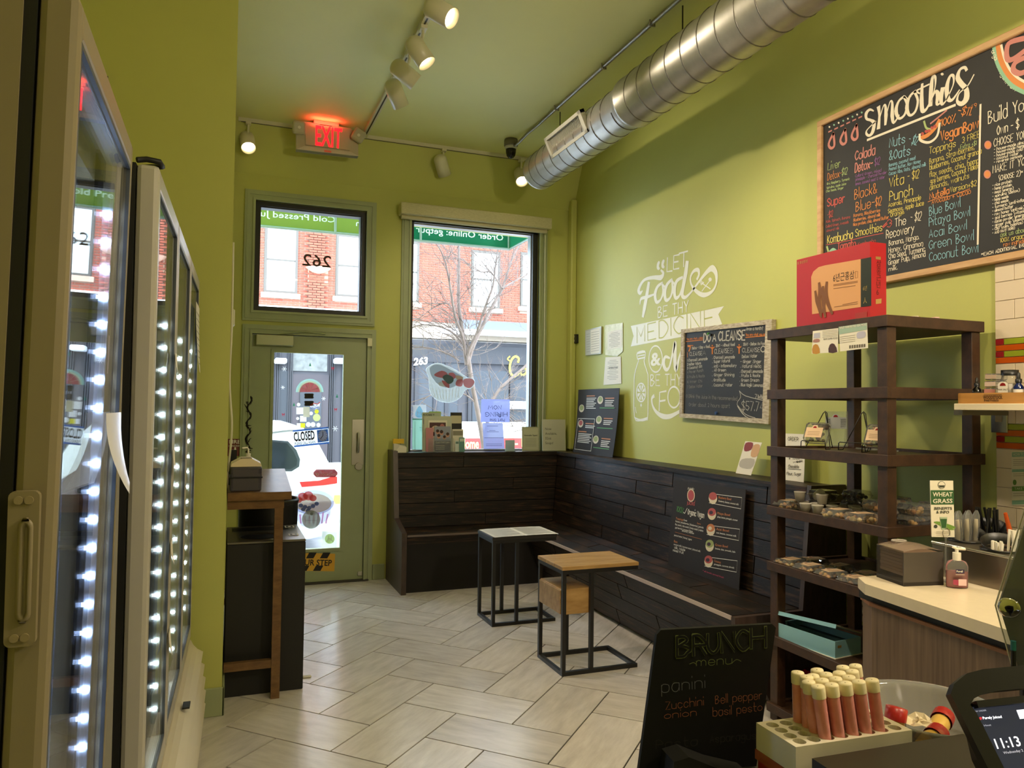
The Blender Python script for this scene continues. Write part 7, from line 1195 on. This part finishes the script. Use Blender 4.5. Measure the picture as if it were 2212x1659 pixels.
# ---- bare street tree
BARK = mat('pale_bark', '#75635a', .85, c2='#5c4d45', ns=8); TY = 8.55; K = CR(880, 470, 5.03); tr_ = thing('street_tree', 'bare young street tree outside the large window', 'tree', (FW(1043, 972, TY).x, TY, -.15)); rn = random.Random(11)
def br_(pts, r0, r1, dy=0., nm='branch'):
    P = [FW(*p, TY+dy*i/(len(pts)-1)) for i, p in enumerate(pts)]; P = smooth(P, 4); n_ = len(P); r0 *= .72; r1 *= .72; MB().tube(P, r0, 7, rs=[r0+(r1-r0)*i/(n_-1) for i in range(n_)]).build(nm, BARK, tr_); return P
T0 = br_([(1050, 1300)]+[(1046, 1000), (1041, 940), (1028, 870), (1020, 830), (1014, 790), (1011, 770)], .048, .036, 0, 'trunk'); allb = []
allb.append(br_(K((650, 1600), (620, 1400), (580, 1120), (555, 900), (560, 560), (560, 300), (575, 120)), .042, .018, .3)); allb.append(br_(K((640, 1560), (600, 1300), (520, 1080), (470, 780), (430, 560), (390, 420), (330, 300)), .03, .008, -.3)); allb.append(br_(K((655, 1580), (720, 1380), (850, 1110), (960, 900), (1030, 770), (1100, 560), (1160, 400), (1260, 240)), .04, .012, .2)); allb.append(br_(K((650, 1600), (660, 1480), (760, 1240), (850, 960), (930, 740), (960, 500), (985, 330)), .032, .008, -.2))
allb.append(br_(K((1030, 770), (1150, 700), (1320, 610), (1450, 560)), .02, .008, .2)); allb.append(br_(K((1030, 770), (960, 660), (900, 590), (800, 590), (690, 530), (600, 440)), .015, .005, .3)); allb.append(br_([(1060, 870), (1080, 840), (1110, 812), (1140, 785), (1170, 740)], .03, .016, .1)); allb.append(br_([(1046, 960), (1052, 920), (1060, 868)], .035, .03)); allb.append(br_(K((620, 1400), (500, 1260), (330, 1180), (120, 1170), (-40, 1240)), .018, .006, .2)); allb.append(br_(K((560, 1560), (480, 1500), (300, 1430), (120, 1410), (-60, 1440)), .016, .006, -.1)); allb.append(br_(K((480, 980), (420, 930), (300, 970), (150, 1080), (60, 1180)), .012, .004, .2)); allb.append(br_([(1028, 870), (1000, 850), (960, 845), (920, 860), (890, 900)], .014, .004, -.2)); allb.append(br_([(1036, 910), (1060, 885), (1080, 880), (1100, 900), (1112, 940)], .012, .004, -.2))
tg = MB()
def twig(p, d, L, r, dep):
    pts = [p]; 
    for i in range(4): d = (d+V((rn.uniform(-.35, .35), rn.uniform(-.3, .3), rn.uniform(-.25, .3)))).normalized(); pts.append(pts[-1]+d*L/4)
    tg.tube(pts, r, 4, rs=[r*(1-.2*i) for i in range(5)])
    if dep:
        for k in range(2): twig(pts[rn.randint(1, 3)], (d+V((rn.uniform(-.9, .9), rn.uniform(-.4, .4), rn.uniform(-.5, .6)))).normalized(), L*.62, r*.65, dep-1)
for P in allb:
    for i in range(1, len(P)-1):
        t = (P[i+1]-P[i]).normalized(); twig(P[i], (t*.6+V((rn.uniform(-1, 1), rn.uniform(-.5, .5), rn.uniform(-.3, .7)))).normalized(), rn.uniform(.35, .75), .0055, 2)
o = tg.build('twigs', BARK, tr_); o['kind'] = 'stuff'
# ================================================================== window glass decals and things along the window ledge
G2 = Pl((0, YF+.079, 0), (1, 0, 0), (0, 0, 1)); K = CR(860, 780, 5.53)
q = MB(); dec = [film('decal_bowl', '#c3c7c4', .8), film('decal_rim', '#a9b4bc', .85), film('decal_tomato', '#d0706a', .85), film('decal_leaf', '#62796c', .9), film('decal_edge', '#dfe6ea', .9), film('decal_mango', '#d8b48a', .85), film('decal_white', '#e2e0d6', .8)]
P_ = K((330, 100), (390, 45), (470, 22), (560, 45), (700, 110), (830, 195), (890, 200), (918, 255), (880, 320), (800, 350), (760, 420), (680, 480), (580, 498), (470, 470), (400, 410), (370, 330), (362, 200))
q.poly(G2, P_, 4, .0004, 4); q.poly(G2, [(x*.985+970*.015, y*.98+828*.02) for x, y in P_], 0, .0008, 4); q.poly(G2, K((380, 80), (480, 40), (640, 110), (780, 200), (700, 290), (600, 320), (480, 280), (400, 180)), 1, .0012, 4)
for mi, c, pts in ((2, .0016, ((430, 160), (520, 115), (590, 150), (560, 200), (470, 190))), (2, .0016, ((600, 150), (660, 140), (690, 190), (640, 220))), (2, .002, ((520, 230), (600, 260), (610, 320), (560, 300))), (2, .002, ((700, 230), (770, 220), (760, 300), (690, 290))), (5, .0018, ((690, 170), (770, 190), (760, 230), (700, 220))), (6, .0018, ((480, 260), (540, 250), (570, 300), (500, 300))), (3, .0024, ((530, 190), (580, 160), (650, 190), (660, 240), (610, 275), (560, 240))), (2, .002, ((780, 220), (880, 210), (910, 260), (860, 320), (790, 300)))): q.poly(G2, K(*pts), mi, c, 3)
for i in range(9): q.line(G2, K((410+i*40, 320+22*math.sin(i*.35)), (440+i*34, 430+30*math.sin(i*.4))), .006, 6, .0014, 0)
tag(q.build('bowl_decal', dec), 'large frosted sticker of a fruit salad bowl on the big window', 'window sticker')
q = MB(); q.poly(G2, K((178, 525), (335, 520), (335, 680), (178, 682)), 0, .0006); q.poly(G2, K((255, 535), (300, 620), (290, 665), (250, 678), (212, 660), (206, 615)), 1, .001, 3); a = K((228, 650), (280, 648)); q.tpx(G2, 'H', *a[0], *a[1], 10, 0, .0014); tag(q.build('drop_sticker', [film('frost', '#c8ccd0', .6), film('drop_blue', '#7fb4d2', .9)]), 'square frosted sticker with a blue water drop on the big window', 'window sticker')
q = MB(); q.poly(G2, K((172, 690), (330, 690), (340, 1065), (168, 1068)), 0, .0006); q.line(G2, K((172, 695), (330, 695)), .012, 1, .001, 0); a = K((252, 838), (330, 838)); q.tpx(G2, 'THE', *a[0], *a[1], 9, 1, .001); q.line(G2, K((200, 720), (200, 1060)), .004, 1, .001, 0); tag(q.build('mint_poster', [film('mint_sheet', '#8db8a6', .92, .6), film('mint_line', '#6fa08c', .9)]), 'pale mint poster on the lower left of the big window', 'poster')
# now hiring sheet and the notice under it, taped to the glass
q = MB(); q.poly(G2, K((992, 455), (1335, 458), (1330, 735), (985, 730)), 0, .003)
LV = film('lilac_paper', '#8d93c6', .97, .6)
def rh(s, x0, y0, x1, y1, h, w_): a = K((x0, y0), (x1, y1)); q.hpx(G2, s, *a[1], *a[0], h/5.53, w_, 1, .0036)
rh('NOW', 1075, 530, 1230, 530, 45, 1.0); rh('HIRING', 1040, 612, 1302, 610, 50, 1.0); rh('&', 1195, 645, 1225, 645, 26, .7); rh('Part time', 1095, 690, 1270, 690, 32, .7)
tag(q.build('hiring_sheet', [LV, film('pen_violet', '#2f2f58', .97, .3)]), 'lilac NOW HIRING sheet taped to the big window, reading mirrored', 'sheet')
q = MB(); q.poly(G2, K((1008, 738), (1250, 738), (1270, 1045), (1022, 1052)), 0, .002)
for y, x0, x1 in ((775, 1060, 1190), (830, 1090, 1160), (845, 1060, 1200), (915, 1030, 1260), (990, 1050, 1240), (1010, 1050, 1240)): q.line(G2, K((x0, y), (x1, y)), .003, 1, .0026, 0)
tag(q.build('notice_sheet', [film('lilac_paper2', '#868bb4', .97, .6), MT['pen_violet']]), 'lilac printed notice taped below the hiring sheet', 'sheet')
# ledge items stand on the bench cap
LY = 6.36; LZ = ZT+.001; LP_ = Pl((0, LY, 0), (1, 0, 0), (0, 0, 1)); lx = lambda x: LP_.px(x, 960)[0]
def stand(name, label, cat, x0, x1, ytop, mats, th=.006, lean=.06, draw=None, group=None, Y=LY, z0=LZ):
    pl = Pl((0, Y, z0+.0005), (1, 0, 0), (0, lean, 1)); a0 = pl.px(x0, 968)[0]; a1 = pl.px(x1, 968)[0]; h = pl.px((x0+x1)/2, ytop)[1]
    m = MB().prism([(a0, 0), (a1, 0), (a1, h), (a0, h)], pl, -th, 0, 0)
    if draw: draw(m, pl, a0, a1, h)
    return tag(m.build(name, mats), label, cat, group)
def d_soup(m, pl, a0, a1, h):
    for i, s in enumerate(('Now', 'Available,', '32oz', 'Soups!')): m.t(pl, s, a0+.028, h*(.66-.15*i), .022, None, 1, .001)
stand('soup_card', 'pale upright card reading Now Available 32oz Soups', 'card', 1172, 1222, 906, [mat('card_sage', '#c2c3ae', .5), mat('card_ink', '#3a3a34', .6)], draw=d_soup)
def d_fr(m, pl, a0, a1, h):
    m.flat([(a0+.01, .012), (a1-.01, .012), (a1-.01, h-.012), (a0+.01, h-.012)], pl, .001, 1); m.t(pl, 'Allergy Notice', (a0+a1)/2, h*.62, .014, (a1-a0)*.62, 2, .002, bold=.02, mid=False) if False else m.t(pl, 'Honorable Tipped', a0+.02, h*.62, .012, (a1-a0)-.04, 2, .002, bold=.02)
    for k in range(6): m.ribbon([(a0+.03, h*.52-k*.014), (a1-.03, h*.52-k*.014)], .003, pl, .002, 3)
stand('framed_card', 'small framed notice card left of the soup card on the ledge', 'card', 1128, 1165, 922, [mat('card_frame', '#a3a588', .5), mat('card_pale', '#b9bc9f', .5), INK, mat('card_grey2', '#8a8c78', .5)], draw=d_fr)
bh_ = thing('brochure_holder', 'clear acrylic brochure holder stuffed with leaflets on the ledge', 'brochure holder', (lx(948), LY, LZ)); hb = Pl((0, LY-.05, LZ), (1, 0, 0), (0, 0, 1)); x0_, x1_ = hb.px(925, 965)[0], hb.px(980, 965)[0]
MB().prism([(x0_, 0), (x1_, 0), (x1_, .12), (x0_, .12)], hb, 0, .003).build('front_pocket', AC, bh_); MB().prism([(x0_, 0), (x1_, 0), (x1_, .3), (x0_, .3)], hb, -.075, -.072).build('back_sheet', AC, bh_); MB().prism([(x0_, -.0), (x1_, -.0), (x1_, .003), (x0_, .003)], hb, -.072, 0).build('base', AC, bh_)
def leaf(x0, x1, yt, cols, label, k, draw, zoff=.004):
    Y = LY-.046+.011*k; stand('brochure', label, 'brochure', x0, x1, yt, cols, .0025, .07, draw, 'leaflets in the brochure holder', Y, LZ+zoff)
def d1_(m, pl, a0, a1, h): 
    w_ = a1-a0; m.flat([(a0, 0), (a1, 0), (a1, h*.42), (a0, h*.42)], pl, .0006, 1); m.t(pl, 'CLASS STARTS JAN 1', a0+.008, h*.33, .014, w_-.016, 2, .0012, bold=.02)
    for x, y, r in ((.18, .78, .02), (.42, .75, .022), (.8, .66, .02), (.25, .6, .02), (.6, .55, .018)): blob(m, pl, a0+w_*x, h*y, r*.8, r, 3, .001); blob(m, pl, a0+w_*x, h*y+.008, r*.7, r*.7, 4, .0014)
    for k in range(3): m.ribbon([(a0+.01, h*(.24-.07*k)), (a0+w_*.6, h*(.24-.07*k))], .004, pl, .001, 2)
NAV = mat('leaf_navy', '#2f3656', .5); LGR = mat('leaf_grey', '#8f94a8', .5); FACE = mat('leaf_face', '#c9927a', .6); HAIR = mat('leaf_hair', '#3a2420', .6)
leaf(939, 974, 921, [LGR, NAV, PAPER, FACE, HAIR], 'front grey and navy class leaflet with cartoon faces', 0, d1_)
def d2_(m, pl, a0, a1, h): m.flat([(a0+.012, h*.5), (a1-.012, h*.5), (a1-.012, h*.93), (a0+.012, h*.93)], pl, .0006, 1); blob(m, pl, (a0+a1)/2-.02, h*.72, .035, .03, 2, .001); blob(m, pl, (a0+a1)/2+.04, h*.78, .022, .03, 3, .001)
leaf(925, 966, 908, [PAPER, mat('leaf_maroon', '#4a2224', .5), mat('leaf_cream', '#d9c0a8', .5), mat('leaf_rose', '#b06a6a', .5)], 'white leaflet with a dark food photo behind the class leaflet', 2, d2_)
def d3_(m, pl, a0, a1, h): m.t(pl, 'PLYCARE Y!', a0+.01, h-.03, .018, (a1-a0)*.6, 1, .0008, bold=.02); m.flat([(a0+.008, h*.7), (a0+(a1-a0)*.5, h*.7), (a0+(a1-a0)*.5, h*.82), (a0+.008, h*.82)], pl, .0008, 2)
leaf(912, 952, 891, [mat('leaf_sage', '#aebaa6', .5), INK, LGR], 'tall sage leaflet at the back left of the holder', 4, d3_); leaf(927, 953, 889, [mat('leaf_lime', '#8fc24a', .5)], 'lime green topped leaflet at the back of the holder', 5, None); leaf(916, 976, 899, [mat('leaf_pale', '#c3c8b4', .5)], 'wide pale leaflet in the middle of the holder', 3, None); leaf(920, 936, 924, [mat('leaf_pink', '#c08088', .5)], 'narrow dusty pink leaflet at the left of the holder', 1, None)
# tall narrow leaflets
for i, (a, b, yt, c1, c2, l_) in enumerate(((973, 998, 891, '#15130f', '#c9c3a8', 'tall black leaflet with cream header beside the holder'), (977, 1001, 927, '#d8d3c4', '#8a8676', 'white folded leaflet in front of the black one'), (983, 992, 952, '#cfd8d2', '#5a7a74', 'small pale card in front of the white folded leaflet'), (992, 1004, 945, '#5f8f8a', '#c9d8d2', 'teal striped card right of the folded leaflet'))):
    def dd(m, pl, a0, a1, h): m.flat([(a0+.006, h*.72), (a1-.006, h*.72), (a1-.006, h*.92), (a0+.006, h*.92)], pl, .0006, 1)
    stand('brochure', l_, 'brochure', a, b, yt, [mat('leaf_a%d' % i, c1, .5), mat('leaf_b%d' % i, c2, .5)], .003, .05, dd, 'leaflets beside the holder', LY-.01*i)
yc = thing('card_box', 'white card dispenser with yellow header at the left end of the ledge', 'card box', (lx(863), LY-.03, LZ)); pl = Pl((0, LY-.045, LZ), (1, 0, 0), (0, 0, 1)); a0, a1 = pl.px(851, 960)[0], pl.px(877, 960)[0]
MB().prism([(a0, 0), (a1, 0), (a1, .055), (a0+.02, .075), (a0, .075)], pl, -.05, -.001).build('box', mat('card_box_white', '#d3cfc0', .5), yc); MB().prism([(a0, .075), (a1-.01, .075), (a1-.01, .115), (a0, .115)], pl, -.05, -.03).build('header', mat('header_yellow', '#d8b020', .5), yc); MB().prism([(a0+.01, .0), (a1+.005, .0), (a1+.005, .045), (a0+.05, .06)], pl, .002, .004).build('front_card', PAPER, yc)
ch = thing('clear_card_holder', 'empty clear acrylic card holder right of the lilac notice', 'card holder', (lx(1099), LY, LZ)); pl = Pl((0, LY, LZ), (1, 0, 0), (0, 0, 1)); a0, a1 = pl.px(1090, 960)[0], pl.px(1110, 960)[0]; MB().prism([(a0, 0), (a1, 0), (a1, .2), (a0, .2)], pl, 0, .003).build('sheet', AC, ch); MB().prism([(a0, 0), (a1, 0), (a1, .1), (a0, .1)], pl, .02, .021).build('card', [film('card_mint', '#c8d6c8', .9, .6)], ch); MB().prism([(a0, 0), (a1, 0), (a1, .003), (a0, .003)], pl, -.03, .05).build('foot', AC, ch)
# scrap of paper on the floor
p = FL(664, 1463); tag(MB().box(p.x-.025, p.x+.02, p.y-.012, p.y+.012, .001, .009, bev=.003).build('paper_scrap', PAPER), 'small crumpled white scrap lying on the floor by the trash cabinet', 'litter')
# ================================================================== track lamps (each carries its own light)
TRK = mat('track_white', '#c9c5ad', .4)
tr = thing('lighting_track', 'white lighting track along the ceiling above the front windows', 'track', (1.55, 6.28, ZC-.03))
B(.06, 3.05, 6.265, 6.30, ZC-.03, ZC).build('rail', TRK, tr); B(.08, 3.03, 6.277, 6.288, ZC-.032, ZC-.029).build('slot', BLACKP, tr)
tr2 = thing('lighting_track', 'white lighting track running from the exit sign toward the viewer', 'track', (1.05, 2.2, ZC-.03))
B(1.03, 1.07, -2.0, 6.26, ZC-.03, ZC).build('rail', TRK, tr2); B(1.045, 1.055, -1.98, 6.24, ZC-.032, ZC-.029).build('slot', BLACKP, tr2)
SHADE = mat('ivory_lamp_metal', '#cfcbb0', .32); BULB = mat('lamp_glow', '#fff3da', .4, emit='#ffe6b8', es=14); COAT = mat('lamp_inside', '#efe6cf', .3)
def lamp(x, y, aim, label, z=ZC-.03, drop=.13, on=True, w=TRACK_W, ang=95):
    o = thing('track_lamp', label, 'track light', (x, y, z-drop-.1), 'track lamps')
    a = (V(aim)-V((x, y, z-drop))).normalized(); p = V((x, y, z-drop))-V((a.x, a.y, 0))*.06
    B(x-.02, x+.02, y-.035, y+.035, z-.022, z).build('track_adapter', SHADE, o)
    MB().tube([(x, y, z-.02), (x, y, z-.05), p+V((a.x, a.y, 0))*.05+V((0, 0, .05)), p+V((0, 0, .045))], .009, 8).build('stem', SHADE, o)
    R_ = .057; L0 = -.075; prof = [(.001, L0)]+[(R_*math.sin(t*PI/12), L0+R_*.8*(1-math.cos(t*PI/12))) for t in range(1, 7)]+[(R_, .11), (R_*.94, .11), (R_*.94, .03), (.001, .03)]
    MB().lathe(prof, p, a, 28).build('shade', [SHADE], o)
    MB().lathe([(.001, .085), (.03, .082), (.042, .07), (.044, .05)], p, a, 20).build('bulb', BULB if on else COAT, o)
    if on:
        ld = bpy.data.lights.new('track_lamp_light', 'SPOT'); ld.energy = w; ld.color = WARM; ld.spot_size = math.radians(ang); ld.spot_blend = .7; ld.shadow_soft_size = .035
        lo = bpy.data.objects.new('track_lamp_light', ld); COL.objects.link(lo); lo.location = p+a*.12-V(o['_o']); lo.rotation_euler = a.to_track_quat('-Z', 'Y').to_euler(); lo.parent = o
    return o
lamp(.135, 6.28, (.3, 5.2, 2.2), 'glowing track lamp at the far left end beside the exit sign', w=9)
lamp(1.74, 6.28, (2.0, 6.55, 3.1), 'track lamp between the exit sign and the duct, aimed at the window', on=False)
lamp(2.46, 6.25, (2.3, 5.2, 2.3), 'glowing track lamp half hidden behind the end of the duct', w=9)
lamp(1.05, 4.95, (1.7, 5.5, 2.6), 'lower left track lamp of the three clustered ones', w=22)
lamp(1.05, 4.62, (3.0, 4.75, 2.35), 'middle track lamp of the three clustered ones', w=30)
lamp(1.05, 4.28, (1.9, 3.9, 2.2), 'upper track lamp of the three clustered ones with a glossy streak', w=45)
lamp(1.05, 3.8, (2.6, 2.4, 2.2), 'glowing track lamp cut off by the top edge of the photo', w=TRACK_W)
WARM = (1, .79, .52)
for i, (yy, ax) in enumerate(((2.6, (3.0, 2.8, 1.6)), (1.4, (3.0, 2.2, 1.8)), (.4, (1.3, 2.2, 0)))):  # unseen heads added further along the track as fill light
    lamp(1.05, yy, ax, ['first', 'second', 'third', 'fourth', 'fifth'][i]+' added track lamp out of view on the long track, for fill light', w=TRACK_W)
# unseen globes added over the service area to fill in light
for i, (x, y) in enumerate(((2.25, .4), (1.6, -1.3))):
    o = thing('fill_globe', ['added opal fill globe, unseen over the service side', 'added opal fill globe, unseen at the back of the shop'][i], 'pendant', (x, y, 2.75), 'added fill globes')
    MB().lathe([(.12*math.sin(t*PI/12)+.0005, -.12*math.cos(t*PI/12)) for t in range(13)], (x, y, 2.87), seg=24).build('globe', mat('opal_glow', '#fff6e6', .4, emit='#ffe2b4', es=3), o); MB().tube([(x, y, 2.99), (x, y, ZC)], .006, 8).build('cord', BLACKP, o)
    ld = bpy.data.lights.new('fill_light', 'POINT'); ld.energy = FILL_W if i == 0 else FILL_W*.12; ld.color = (1, .84, .63); ld.shadow_soft_size = .14; lo = bpy.data.objects.new('fill_light', ld); COL.objects.link(lo); lo.location = (0, 0, .12-.16 if False else -.06); lo.parent = o
for o in bpy.data.objects:
    if '_o' in o: del o['_o']
